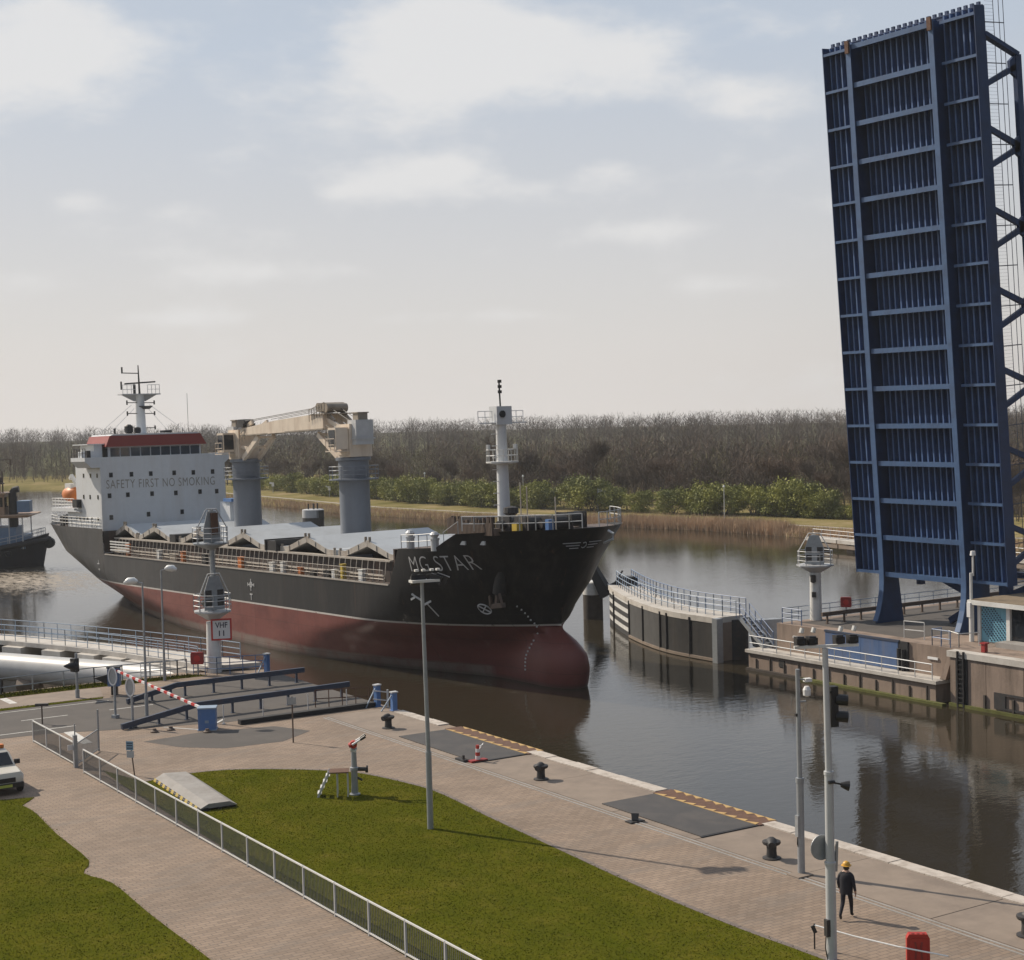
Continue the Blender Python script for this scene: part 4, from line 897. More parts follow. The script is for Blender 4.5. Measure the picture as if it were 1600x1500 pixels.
mark([[(10.3, 6.75), (9.5, 6.25)], [(10.6, 6.3), (10.1, 6.5)], [(9.7, 5.85), (8.7, 6.25)], [(9.2, 6.05), (8.7, 5.05)]], 'lettermark', 'tug_push_mark', .16)
mark([[(73.0, 6.6), (73.0, 5.4)], [(72.7, 6.2), (73.3, 6.2)], [(72.8, 5.6), (73.2, 5.6)]], 'lettermark', 'pilot_mark')
b = MB()
for k in range(19):
    z = 5.9 - k * .27; a = 3.0 - .3 * math.sin(max(0, min(1, (6.0 - z) / 1.6)) * math.pi * .5) + (max(0, 4.4 - z) * .5 if z > 2.0 else 1.2); p = on_hull(a, z, .03); b.box(p.x - .07, p.x + .07, p.y - .04, p.y + .02, p.z - .06, p.z + .06)
obj('draught_marks', b, 'lettermark', ship)
def bow_pt(sv, z, out=.03):
    """point of the bow plating at height z, sv metres to starboard of the stem line"""
    lo, hi = lerp_tab(MAINSTEM, z), 8.0
    for _ in range(40):
        m_ = (lo + hi) / 2
        if half(m_, z) < abs(sv): lo = m_
        else: hi = m_
    n_ = Vector((-1.0, sv * .45, 0)).normalized(); return Vector((lo, sv, z)) + n_ * out
b = MB()
def bow_stroke(pts, wd):
    P = [bow_pt(a_, z_) for a_, z_ in pts]
    for p_, r_ in zip(P[:-1], P[1:]): b.bar(p_, r_, .03, wd)
bow_stroke([(.2 * math.cos(t_), 10.35 + .2 * math.sin(t_)) for t_ in [math.pi * (.25 + .125 * k_) for k_ in range(13)]], .07)
for sd in (1, -1):
    for k in range(3): bow_stroke([(sd * u_, 10.55 - .2 * k) for u_ in [.38 + (1.35 - .32 * k) * q_ / 4 for q_ in range(5)]], .06)
obj('emblem', b, 'letter_grey', ship)
# ---------------------------------------------------------------- raised bascule leaf
LB = Vector((87.0, 81.6, 4.0))
leaf = thing('bascule_bridge_leaf', 'tall dark blue bascule bridge leaf standing raised on the far quay', 'bridge leaf', (87.0, 81.6, 0))
LW = Vector((-2.45, 0, 36.0)).normalized(); LN = Vector((-LW.z, 0, LW.x)).normalized(); LY = Vector((0, 1, 0))
if LN.x > 0: LN = -LN
def LP(y, w_, n_): return Vector((LB.x, y, LB.z)) + LW * (w_ - .35) + LN * n_
def lbox(mb, y0, y1, w0, w1, n0, n1):
    vs = [LP(y, w_, n_) for w_ in (w0, w1) for y, n_ in ((y0, n0), (y1, n0), (y1, n1), (y0, n1))]
    return mb.add(vs, [(0, 3, 2, 1), (4, 5, 6, 7), (0, 1, 5, 4), (1, 2, 6, 5), (2, 3, 7, 6), (3, 0, 4, 7)])
Y0, Y1, GA, GB, LEN, NB = 74.45, 88.85, 85.75, 77.85, 38.75, 14
def lpart(name, m, *boxes, parent=leaf):
    b = MB()
    for q in boxes: lbox(b, *q)
    return obj(name, b, m, parent, world=True)
BAY = LEN / NB
for k in range(NB):   # deck plates
    lpart('deck_plate', 'blue_steel', (Y0, Y1, k * BAY + .01, (k + 1) * BAY - .01 if k < NB - 1 else LEN + .55, -1.42, -1.30))
ribs = [Y0 + .26 + .555 * k for k in range(26)]
for y in ribs:
    if min(abs(y - GA), abs(y - GB)) < .3: continue
    b = MB(); lbox(b, y - .03, y + .03, .05, LEN + .5, -1.3, -.94); lbox(b, y - .06, y + .06, .05, LEN + .5, -.94, -.90); obj('deck_rib', b, 'blue_rib_lit', leaf, world=True)
for k in range(NB + 1):   # cross girders
    w_ = k * BAY
    lpart('cross_girder', 'blue_flange_lit', (GB + .24, GA - .24, w_ - .18, w_ + .18, -.12, -.06), (GB + .2, GA - .2, w_ - .04, w_ + .04, -1.3, -.12))
    for ya, yb in ((GA + .36, Y1), (Y0, GB - .36)):
        b = MB(); ic = ya > 80; yi, yo = (ya, yb) if ic else (yb, ya)
        lbox(b, min(ya, yb), max(ya, yb), w_ - .10, w_ + .10, -.52, -.46); lbox(b, min(ya, yb), max(ya, yb), w_ - .03, w_ + .03, -1.3, -.52)
        obj('bracket_girder', b, 'blue_flange_lit', leaf, world=True)
for y in (GA, GB):   # main girders: web plus flange, curving out towards the heel
    lpart('girder_web', 'blue_steel', (y - .05, y + .05, -.4, LEN + .2, -1.3, -.0))
    b = MB(); prof = [(LEN + .2, 0)] + [(LEN * (1 - t / 12), 0) for t in range(1, 12)] + [(1.2, 0), (.4, .02), (-.4, .06), (-1.2, .16), (-2.0, .36), (-2.8, .66), (-3.4, .98)]
    vs = []
    for w_, n_ in prof:
        for yy, nn in ((y - .23, 0), (y + .23, 0), (y + .23, .07), (y - .23, .07)): vs.append(LP(yy, w_, n_ + nn))
    b.add(vs, [(0, 1, 2, 3), tuple(4 * (len(prof) - 1) + i for i in (3, 2, 1, 0))] + [(4 * k + i, 4 * k + (i + 1) % 4, 4 * k + 4 + (i + 1) % 4, 4 * k + 4 + i) for k in range(len(prof) - 1) for i in range(4)])
    obj('girder_flange', b, 'blue_flange_lit', leaf, world=True)
    b = MB(); pr = prof[-8:]; poly = [LP(y - .06, w_, n_ - .01) for w_, n_ in pr] + [LP(y - .06, -4.0, .9), LP(y - .06, -4.0, -1.9), LP(y - .06, -.2, -1.6), LP(y - .06, 1.2, -1.35)]
    b.extr(poly, (0, .12, 0)); obj('heel_web', b, 'blue_steel', leaf, world=True)
    b = MB(); lbox(b, y - .18, y + .18, LEN - .45, LEN + .45, .07, .22); obj('landing_shoe', b, 'rust_grate', leaf, world=True)
for ye, sg0 in ((Y0, -1), (Y1, 1)): lpart('edge_beam', 'blue_steel', (min(ye, ye + sg0 * .06), max(ye, ye + sg0 * .06), -.15, LEN + .55, -1.45, -.44))
b = MB()
lbox(b, Y0, Y1, LEN + .55, LEN + .62, -1.42, -1.25)
for k in range(26): lbox(b, Y0 + .2 + k * .555, Y0 + .45 + k * .555, LEN + .62, LEN + .85, -1.42, -1.25)
obj('toe_comb', b, 'blue_steel', leaf, world=True)
# heel framing seen below the leaf
b = MB(); b.bar((90.4, 79.2, -.2), (90.2, 79.2, 4.6), .8, .9); b.bar((90.2, 84.6, 4.0), (90.3, 79.2, 2.0), .4, .5); b.bar((90.3, 79.3, 1.9), (90.4, 82.2, .2), .35, .45); b.extr([(90.2, 79.6, 1.2), (90.2, 79.6, 3.0), (90.2, 81.0, 2.3), (90.2, 80.2, 1.6)], (.15, 0, 0))
b.bar((90.3, 76.9, -.2), (90.2, 76.9, 4.6), .7, .7); b.bar((90.3, 77.1, 2.3), (90.2, 73.6, 3.8), .35, .45); b.bar((90, 74, 4.1), (90, 88.6, 4.1), .5, .4); b.box(89.4, 89.9, 84.2, 84.6, 2.8, 4.0)
obj('heel_frame', b, 'blue_steel', leaf, world=True)
# side trusses above the deck (now behind it)
for y in (Y0 + .1, Y1 - .1):
    b = MB(); top_w = LEN - 2.6
    b.bar(LP(y, -1.0, -4.6), LP(y, top_w, -4.6), .35, .55, up=LN); obj('truss_chord', b, 'blue_steel', leaf, world=True)
    b = MB(); b.bar(LP(y, top_w, -4.6), LP(y, LEN - 1.3, -1.4), .3, .5, up=LY); obj('truss_end_post', b, 'blue_steel', leaf, world=True)
    for k in range(7):
        w_ = top_w - .8 - k * 5.45
        if w_ < 0: break
        b = MB()
        for d in (-1.25, 1.25):
            if k == 0 and d > 0: continue
            b.bar(LP(y, w_, -4.45), LP(y, w_ + d, -1.4), .24, .42, up=LW, h2=.36)
        b.extr([LP(y - .12, w_ - .8, -4.4), LP(y - .12, w_ + .8, -4.4), LP(y - .12, w_ + .35, -3.75), LP(y - .12, w_ - .35, -3.75)], (0, .24, 0))
        obj('truss_bracket', b, 'blue_steel', leaf, world=True)
    b = MB(); yo = y + (-.12 if y < 80 else .12)
    for n_ in (-2.35, -2.9, -3.35): b.cyl(LP(yo, -.2, n_), LP(yo, LEN + (3.2 if y < 80 else -1.5), n_), .03, n=4)
    k = 0
    while k * 2.73 < LEN + (3 if y < 80 else -1.5): b.cyl(LP(yo, k * 2.73, -1.4), LP(yo, k * 2.73, -3.35), .035, n=4); k += 1
    for k in range(170 if y < 80 else 150): b.bar(LP(yo, k * .24, -1.5), LP(yo, k * .24, -2.35), .012, .012)
    obj('deck_railing', b, 'dark_rail', leaf, world=True)

# ---------------------------------------------------------------- far quay fittings
def part(name, m, parent, *boxes, smooth=0):
    b = MB()
    for q in boxes: b.box(*q)
    return obj(name, b, m, parent, smooth=smooth, world=True)
lg = thing('fender_ledge', 'low concrete ledge with timber fender posts along the far lock wall', 'ledge', (80.4, 82, WATER))
part('ledge_block', 'concrete_wall', lg, (79.75, 81.19, 73.9, 92.6, -7, -2.25)); part('ledge_cap', 'concrete_pale', lg, (79.55, 81.19, 73.7, 92.8, -2.25, -2.02))
for k in range(12): part('fender_post', 'timber', lg, (79.66, 79.745, 74.6 + 1.55 * k, 74.69 + 1.55 * k, -4.2, -2.45 - .2 * (k % 2)))
part('mossy_wale', 'moss', lg, (79.35, 79.74, 73.0, 86.5, -3.62, -3.40)); part('timber_wale', 'timber', lg, (79.42, 79.74, 86.5, 92.6, -3.58, -3.38))
part('recess', 'dark_iron', lg, (79.70, 79.742, 88.6, 89.2, -2.95, -2.45))
b = MB(); b.rail([(79.75, 92.5, -2.02), (79.75, 74.2, -2.02)], 1.05, (.5, 1.0), 1.5, .04, .035, n=6); tag(obj('ledge_railing', b, 'pale_metal'), 'pale double pipe railing along the ledge of the far lock wall', 'railing')
rw = thing('lock_wall', 'stained concrete wall of the far quay right of the ledge', 'wall', (80.3, 60, WATER))
for k in range(9):   # formwork panels
    y1 = 73.0 - k * 3.0; part('wall_panel', 'concrete_wall', rw, (80.16, 80.295, y1 - 2.96, y1, -7, -.36))
part('wall_cap', 'concrete_pale', rw, (80.05, 80.9, 20, 73.2, -.35, .05)); part('mossy_wale', 'moss', rw, (79.98, 80.155, 40, 73.0, -3.62, -3.36))
for k in range(10): part('fender_post', 'timber', rw, (80.02, 80.155, 72.3 - k * 2.3, 72.45 - k * 2.3, -4.2, -2.5))
b = MB(); b.box(80.05, 80.158, 66.6, 69.3, -3.25, -3.12); b.box(80.05, 80.158, 66.6, 69.3, -2.35, -2.2); b.box(80.05, 80.158, 68.4, 69.3, -3.12, -2.35); obj('culvert_frame', b, 'dark_iron', rw, world=True)
b = MB()
for y in (71.75, 72.25): b.box(79.95, 80.1, y - .05, y + .05, -3.9, .1)
for k in range(12): b.box(79.98, 80.06, 71.8, 72.2, -3.6 + k * .31, -3.52 + k * .31)
b.box(80.1, 80.158, 71.5, 72.5, -4, -.36); tag(obj('wall_ladder', b, 'black_steel'), 'black steel ladder recessed in the far lock wall', 'ladder')
b = MB()
for y in (65.3, 64.6): b.cyl((80.1, 65.0, -.5), (80.1, y, -3.3), .03, n=4)
b.box(80.0, 80.158, 64.8, 65.2, -.6, -.3); tag(obj('mooring_chain', b, 'dark_iron'), 'dark chain hanging in a loop down the lock wall', 'chain')
b = MB(); b.extr([(81.15, 74.1, -2.0), (81.15, 73.2, -.1), (81.15, 72.9, -.1), (81.15, 73.6, -2.0)], (-.8, 0, 0)); tag(obj('sloping_buttress', b, 'concrete_wall'), 'sloping concrete buttress where ledge meets higher wall', 'wall')
bw = thing('bascule_pit_front', 'blue steel front closing the bascule pit under the bridge leaf', 'steel wall', (81.1, 82, -2))
for k in range(4): part('steel_panel', 'blue_wall', bw, (81.04, 81.19, 78.5 + 1.79 * k, 80.27 + 1.79 * k, -2.0, -.1))
part('top_beam', 'dark_rail', bw, (81.0, 81.19, 78.4, 85.7, -.09, .06))
fb = MB()
for y in (77.95, 78.35): fb.cyl((81.0, y, -2.0), (81.0, y, -.5), .16, n=8)
fb.box(81.05, 81.19, 77.6, 78.45, -2.0, .0); tag(obj('rubber_fender', fb, 'rubber'), 'black rubber fender beside the blue pit front', 'fender')
# signal tower, far side
def signal_head(parent, z0, s=1.0):
    b = MB(); b.lathe([(.42 * s, z0 - .62), (1.3 * s, z0 - .12), (1.42 * s, z0 - .1), (1.42 * s, z0), (.4, z0 + .01)], (0, 0, 0), 8); obj('platform', b, 'pale_metal', parent)
    b = MB(); q = [(1.36 * s * math.cos(t * math.pi / 4 + .39), 1.36 * s * math.sin(t * math.pi / 4 + .39), z0) for t in range(9)]; b.rail(q, 1.05, (.33, .66, 1), 1.1, .025, n=4); obj('platform_rail', b, 'pale_metal', parent)
    b = MB(); b.extr([(-.35, -.72, z0 + .05), (-.35, .72, z0 + .05), (-.35, .72, z0 + 1.25), (-.35, .36, z0 + 2.25), (-.35, -.36, z0 + 2.25), (-.35, -.72, z0 + 1.25)], (.06, 0, 0)); obj('signal_board', b, 'galvanised', parent)
    b = MB()
    for q0, q1 in (((-.3, -1.2 * s, z0 + 1.05), (-.3, -.42, z0 + 2.4)), ((-.3, 1.2 * s, z0 + 1.05), (-.3, .42, z0 + 2.4)), ((-.3, -.42, z0 + 2.4), (-.3, .42, z0 + 2.4)), ((-.3, -1.2 * s, z0), (-.3, -1.2 * s, z0 + 1.05)), ((-.3, 1.2 * s, z0), (-.3, 1.2 * s, z0 + 1.05))): b.cyl(q0, q1, .04, n=5)
    obj('hood_frame', b, 'white_paint', parent)
    b = MB()
    for y in (-.42, .42):
        for z in (.5, 1.1): b.box(-.36, .1, y - .22, y + .22, z0 + z - .2, z0 + z + .25); b.cyl((.1, y, z0 + z), (.4, y, z0 + z), .17, .2, n=8)
    obj('signal_lamp', b, 'dark_iron', parent)
t = thing('signal_tower', 'white signal tower with hooded platform on the far quay by the bridge', 'signal tower', (84.55, 90.3, 0), R(40))
obj('column', MB().lathe([(.46, 0), (.42, 3.6), (.42, 3.7)], n=18), 'white_paint', t, smooth=40); signal_head(t, 4.25)
b = MB(); b.cyl((.08, .1, 4.2), (.08, .1, 6.5), .2, n=10); obj('rear_post', b, 'galvanised', t); b = MB(); b.lathe([(.1, 2.9), (.22, 3.0), (.22, 3.45), (.1, 3.5)], (-.6, .1, 0), 10); b.box(-.75, -.5, -.1, .2, 1.8, 2.2); obj('horn', b, 'dark_iron', t)
# railings, guard rails, lifebuoy cabinet on the far pier
def railing(pts, h, m, label, rails=(.33, .66, 1.0), step=1.6, r=.03, rp=None):
    o = Vector(pts[0]); b = MB(); b.rail([Vector(p) - o for p in pts], h, rails, step, r, rp, n=5); ob = obj('railing', b, m); ob.location = o; return tag(ob, label, 'railing')
railing([(81.5, 90.7, 0), (101, 90.7, 0), (120, 90.7, 0)], 1.1, 'blue_rail_pale', 'blue pipe railing along the end of the far pier')
railing([(81.5, 90.7, 0), (81.5, 88.6, 0)], 1.15, 'blue_rail', 'short dark blue railing at the corner of the far pier', step=.9, r=.04)
def cabinet(loc, rz, label):
    t = thing('lifebuoy_cabinet', label, 'lifebuoy cabinet', loc, rz)
    b = MB(); b.lathe([(.0, -.09), (.36, -.09), (.40, 0), (.36, .09), (0, .09)], n=4); b = MB(); b.extr([(-.36, -.1, .72), (-.42, -.1, .82), (-.42, -.1, 1.4), (-.36, -.1, 1.5), (.36, -.1, 1.5), (.42, -.1, 1.4), (.42, -.1, .82), (.36, -.1, .72)], (0, .2, 0)); obj('box', b, 'red_box', t)
    b = MB(); b.cyl((0, .12, 0), (0, .12, 1.45), .05, n=8); obj('post', b, 'galvanised', t); b = MB(); b.cyl((0, -.13, 1.1), (0, -.11, 1.1), .22, n=14); b.box(-.3, .3, -.125, -.105, .78, .84); obj('door_badge', b, 'sign_red', t); return t
cabinet((87.6, 90.2, 0), R(-45), 'red lifebuoy cabinet on the railing of the far pier')
def guard_rail(pts, label, m='dark_rail', zt=.75, posts=None, hh=.30):
    t = thing('guard_rail', label, 'guard rail', pts[0]); o = Vector(pts[0])
    for a, c in zip(pts[:-1], pts[1:]):
        a = Vector(a) - o; c = Vector(c) - o; b = MB(); b.bar(a + Vector((0, 0, a.z * 0 + 0)), c, .18, hh); obj('beam', b, m, t)
        n = max(1, round((c - a).length / 2.1))
        for k in range(n + 1):
            p = a.lerp(c, (k + .3) / (n + .6)); b = MB(); b.box(p.x - .06, p.x + .06, p.y - .06, p.y + .06, -o.z, p.z - hh / 2); b.box(p.x - .12, p.x + .12, p.y - .12, p.y + .12, -o.z, -o.z + .03); obj('post', b, m, t)
    return t
guard_rail([(83.0, 88.0, .75), (91, 88.0, .75), (112, 88.0, .75)], 'brown guard rail beam on the far bridge approach, farther side', 'brown_rail')
guard_rail([(91.5, 80.6, .75), (112, 80.6, .75)], 'dark guard rail beam on the far bridge approach, nearer side', 'dark_rail')
t = thing('stair_gate', 'tangle of blue and white handrails at the head of the ledge stairs', 'handrail', (82.2, 75.6, 0))
b = MB(); b.rail([(0, 0, 0), (-.9, 0, 0), (-.9, -1.6, 0)], 1.1, (.5, 1), .7, .035); obj('blue_rails', b, 'blue_rail', t); b = MB(); b.rail([(.3, -.4, 0), (-.3, -1.8, 0), (1.2, -2.2, 0)], .9, (1.0,), 1.2, .04); b.rail([(.5, 2.0, 0), (.2, 3.6, 0)], 1.2, (.5, 1), 1.6, .035); obj('white_rails', b, 'white_paint', t)
# machine house with the blue dotted wall
t = thing('control_building', 'small flat roofed building with blue dotted wall panels beside the bridge', 'building', (86, 71, 0))
part('wall', 'white_paint', t, (84.95, 93, 60, 74.6, 0, 2.55)); part('dark_recess', 'glass_dark', t, (84.9, 84.945, 60, 71.9, .35, 2.5)); part('pillar', 'white_paint', t, (84.75, 84.94, 71.95, 72.25, 0, 2.55)); part('pillar', 'white_paint', t, (84.75, 84.94, 74.45, 74.7, 0, 2.55))
rf_ = part('roof', 'white_paint', t, (84.3, 94, 59, 75.2, 2.56, 2.86)); part('roof_gravel', 'roof_brown', rf_, (84.42, 93.9, 59.1, 75.08, 2.865, 2.9)); part('base', 'stone_grey', t, (83.6, 84.9, 60, 72.2, 0, .35))
for k in range(4):
    p = part('blue_panel', 'tile_blue', t, (84.86, 84.94, 72.27 + .545 * k, 72.27 + .545 * k + .535, .08, 2.5))
b = MB()
for i in range(9):
    for j in range(17):
        y = 72.35 + j * .125; z = .2 + i * .3 + j * .13 - 1.3
        if .12 < z < 2.42: b.box(84.835, 84.865, y - .045, y + .045, z - .045, z + .045)
tag(obj('wall_studs', b, 'tile_dark', t, world=True), kind='stuff')
t = thing('camera_mast', 'white camera mast at the corner of the flat roofed building', 'camera mast', (84.5, 75.0, 0))
b = MB(); b.cyl((0, 0, 0), (0, 0, 2.6), .17, n=10); b.cyl((0, 0, 2.6), (0, 0, 4.7), .1, n=8); b.cyl((.1, -.1, 4.5), (.1, -.1, 6.0), .07, n=8); obj('post', b, 'white_paint', t); b = MB(); b.cyl((.1, -.1, 5.9), (.1, -.1, 6.2), .2, .16, n=10); b.box(-.3, -.02, -.15, .15, 1.7, 2.7); obj('camera', b, 'sign_white', t)
b = MB(); b.box(-.15, .15, -.15, .15, 0, .55); b.box(-.22, .22, -.22, .22, .55, .62); o = obj('bollard', b, 'red_box'); o.location = (81.4, 71.2, 0.02); tag(o, 'short red bollard on the far quay before the blue wall', 'bollard')
o = tag(obj('wall_light', MB().box(-.04, .04, -.45, .45, -.08, .08), 'sign_white'), 'white lamp strip on the pier wall left of the blue pit front', 'lamp'); o.location = (81.14, 88.7, -.85)
o = tag(obj('wall_light', MB().box(-.04, .04, -.45, .45, -.08, .08), 'sign_white'), 'white lamp strip on the pier wall right of the blue pit front', 'lamp'); o.location = (81.14, 75.4, -.85)

# ---------------------------------------------------------------- guide walls
def catmull(pts, n=4):
    P = [Vector(p) for p in pts]; P = [P[0] * 2 - P[1]] + P + [P[-1] * 2 - P[-2]]; out = []
    for i in range(1, len(P) - 2):
        for j in range(n):
            t = j / n; p0, p1, p2, p3 = P[i - 1:i + 3]; out.append(.5 * ((2 * p1) + (-p0 + p2) * t + (2 * p0 - 5 * p1 + 4 * p2 - p3) * t * t + (-p0 + 3 * p1 - 3 * p2 + p3) * t ** 3))
    return out + [P[-2]]
gw = thing('guide_wall', 'curved lock guide wall with dark fender panels and white stripes beside the bow', 'guide wall', (83, 106, WATER))
FRONT = catmull([(88.6, 123.0), (86.2, 118.7), (82.6, 110.9), (80.3, 103.3), (80.1, 96.9)], 6); NF = len(FRONT)
def nrm(i):
    d = (FRONT[min(i + 1, NF - 1)] - FRONT[max(i - 1, 0)]).normalized(); return Vector((d.y, -d.x)) * -1
def gpanel(i0, i1, z0, z1, n0, n1, name, m):
    b = MB(); idx = list(range(i0, i1 + 1)); vs = []
    for i in idx:
        p = FRONT[i]; nn = nrm(i)
        if nn.x > 0: nn = -nn
        for nd, z in ((n0, z0), (n1, z0), (n1, z1), (n0, z1)): vs.append((p.x + nn.x * nd, p.y + nn.y * nd, z))
    m_ = len(idx); b.add(vs, [(0, 1, 2, 3), tuple(4 * (m_ - 1) + k for k in (3, 2, 1, 0))] + [(4 * a + k, 4 * a + (k + 1) % 4, 4 * a + 4 + (k + 1) % 4, 4 * a + 4 + k) for a in range(m_ - 1) for k in range(4)])
    return obj(name, b, m, gw, world=True)
gpanel(0, NF - 1, -7, -.55, -3.0, -.25, 'core', 'concrete'); gpanel(0, NF - 1, -.54, -.1, -3.1, .06, 'cap', 'concrete_pale')
for i0, i1, m in ((2, 6, None), (6, 11, None), (11, 14, 'panel_grey'), (14, 17, 'panel_grey'), (17, 18, 'panel_dark'), (18, 21, 'panel_dark'), (21, NF - 1, 'panel_dark')):
    if m is None:
        zs = [-5, -3.15, -2.78, -2.36, -1.98, -1.55, -1.16, -.76, -.56]
        for k in range(8): gpanel(i0, i1, zs[k] + .005, zs[k + 1] - .005, -.24, .0, 'fender_strip', 'white_paint' if k % 2 == 1 else 'panel_dark')
    else: gpanel(i0, i1, -5, -.56, -.24, .02, 'fender_panel', m)
    p = FRONT[i1]; b = MB(); b.cyl((p.x - .03, p.y, -5), (p.x - .03, p.y, -.3), .12, n=8); obj('panel_post', b, 'dark_iron', gw, world=True)
gpanel(11, NF - 1, -3.52, -3.3, .03, .14, 'wale', 'concrete')
b = MB(); b.box(79.75, 80.35, 96.3, 96.9, -5, -.1); obj('end_post', b, 'galvanised', gw, world=True)
b = MB(); b.cyl((82.6, 97.4, -5), (82.6, 97.4, -.4), 1.0, n=18); obj('end_pile', b, 'dark_iron', gw, smooth=40, world=True)
b = MB(); b.extr([(82.4, 95.9, -.3), (84.6, 95.0, -.3), (85.0, 93.8, -2.6), (83.6, 94.4, -3.0), (82.6, 95.4, -2.4)], (-.1, -.9, 0)); obj('end_hood', b, 'galvanised', gw, world=True)
railp = [(FRONT[i].x + 1.0, FRONT[i].y + .3, -.1) for i in range(3, NF, 3)]
railing([railp[0]] + railp[1:] + [(81.3, 95.8, -.1)], 1.35, 'blue_rail_pale', 'blue railing along the front of the curved guide wall', step=1.15, r=.035)
railing([(p[0] + 1.9, p[1] + .2, p[2]) for p in railp] + [(83.0, 96.6, -.1)], 1.35, 'blue_rail', 'blue railing along the back of the curved guide wall', step=1.15, r=.035)
t = thing('gangway_stair', 'blue stair with handrails from guide wall down to the ledge', 'stair', (81.5, 95.6, -.1))
b = MB()
for x in (0, 1.0): b.bar((x, 0, 0), (x - .6, -3.4, -1.9), .12, .3)
for k in range(9): f = k / 8; b.box(-.6 * f, 1.0 - .6 * f, -3.4 * f - .14, -3.4 * f + .14, -1.9 * f - .03, -1.9 * f + .03)
obj('treads', b, 'galvanised', t); b = MB()
for x in (0, 1.0): b.rail([(x, 0, 0), (x - .6, -3.4, -1.9)], 1.1, (.5, 1.0), .9, .035)
obj('handrail', b, 'blue_rail', t)
t = thing('mooring_pile', 'brown mooring pile with white painted top beyond the bow', 'pile', (88.2, 124.9, WATER)); b = MB(); b.lathe([(.95, -3), (.95, 2.35)], n=18); obj('shaft', b, 'timber', t, smooth=40); b = MB(); b.lathe([(.97, 2.35), (.97, 3.5), (.85, 3.6)], n=18); obj('white_top', b, 'white_paint', t, smooth=40)
t = thing('rubber_fender', 'black slanting fender arm at the tip of the guide wall', 'fender', (88.0, 123.4, -.2)); b = MB(); b.bar((.4, -.6, -1.0), (-.7, 1.0, 2.6), 1.3, 1.1, w2=.7, h2=.6); obj('arm', b, 'rubber', t); b = MB(); b.bar((.6, -.9, -.4), (1.2, -2.3, .3), .5, .9); b.bar((.9, -1.2, .2), (1.3, -1.9, 1.4), .12, .12); b.box(.6, 1.9, -3.4, -2.0, 0.1, .9); obj('hinge', b, 'black_steel', t)

# near guide wall with walkway, and the big pipe
GF = catmull([(41.9, 97.3), (41.0, 101.0), (39.6, 105.8), (37.6, 111.6), (34.4, 119.6), (29.8, 128.8), (22.0, 142.0)], 4); GK = catmull([(38.4, 98.0), (37.9, 101.0), (36.8, 105.0), (35.2, 110.6), (32.2, 118.2), (27.6, 127.2), (19.8, 140.4)], 4)
nw = thing('guide_walkway', 'pale curved guide wall walkway on concrete piers at the left', 'walkway', (36, 108, WATER))
for i in range(0, len(GF) - 1, 2):
    b = MB(); j = min(i + 2, len(GF) - 1); b.prism([(GF[i].x, GF[i].y), (GK[i].x, GK[i].y), (GK[j].x, GK[j].y), (GF[j].x, GF[j].y)], .1, .42); obj('deck_slab', b, 'concrete_pale', nw, world=True)
    if i >= 2:
        mF, mK = GF[i], GK[i]; d = (GF[j] - GF[i]).normalized(); b = MB(); b.prism([(mF.x - .1, mF.y), (mK.x - .4, mK.y - .6), (mK.x - .4 + d.x * 2.0, mK.y - .6 + d.y * 2.0), (mF.x - .1 + d.x * 2.0, mF.y + d.y * 2.0)], -7, .095); obj('pier', b, 'concrete_pale', nw, world=True)
b = MB()
for i in range(len(GF) - 1):
    p, q_ = GF[i], GF[i + 1]; b.bar((p.x - .1, p.y, -1.8), (q_.x - .1, q_.y, -1.8), .25, 3.4)
obj('fender_wall', b, 'dark_iron', nw, world=True)
railing([(p.x - .25, p.y, .42) for p in GF[2::2]], 1.15, 'blue_rail_pale', 'pale blue railing on the water side of the left walkway', step=1.4)
railing([(p.x + .2, p.y, .42) for p in GK[2::2]], 1.15, 'blue_rail_pale', 'pale blue railing on the land side of the left walkway', step=1.3)
b = MB(); b.sweep([(p.x, p.y, -.95) for p in catmull([(39.3, 98.6), (37.9, 101.5), (35.6, 106.3), (33.0, 111.2), (30.1, 116.8), (25.5, 124.5), (18.0, 136.0)], 6)], .98, 28)
tag(obj('pipe', b, 'pipe_grey', smooth=50), 'large pale grey steel pipe beside the left walkway', 'pipe')
b = MB(); b.bar((31.9, 115.0, -4), (31.2, 113.6, -1.6), 1.6, 1.2); tag(obj('pipe_support', b, 'concrete'), 'concrete support block under the large pipe', 'support')
# ---------------------------------------------------------------- things on the near quay
# two-tier signal tower with the radio channel sign
t = thing('signal_tower', 'white two-tier signal tower with red framed radio channel sign', 'signal tower', (38.95, 98.0, 0), R(95))
obj('column', MB().lathe([(.50, -.3), (.44, 3.2), (.44, 3.3)], n=20), 'white_paint', t, smooth=40)
signal_head(t, 4.05, .88)
b = MB(); b.cyl((0, -.1, 4.0), (0, -.1, 10.6), .19, .15, n=12); obj('upper_post', b, 'galvanised', t)
b = MB(); b.lathe([(.2, 8.0), (1.1, 8.36), (1.18, 8.38), (1.18, 8.46), (.2, 8.47)], (0, 0, 0), 8); obj('upper_platform', b, 'galvanised', t)
b = MB(); q = [(1.12 * math.cos(k * math.pi / 4 + .39), 1.12 * math.sin(k * math.pi / 4 + .39), 8.46) for k in range(9)]; b.rail(q, 1.0, (.33, .66, 1), 1.0, .022, n=4); obj('platform_rail', b, 'pale_metal', t)
b = MB(); b.extr([(-.3, -.6, 8.5), (-.3, .6, 8.5), (-.3, .6, 9.4), (-.3, .3, 10.5), (-.3, -.3, 10.5), (-.3, -.6, 9.4)], (.06, 0, 0)); obj('signal_board', b, 'galvanised', t)
b = MB()
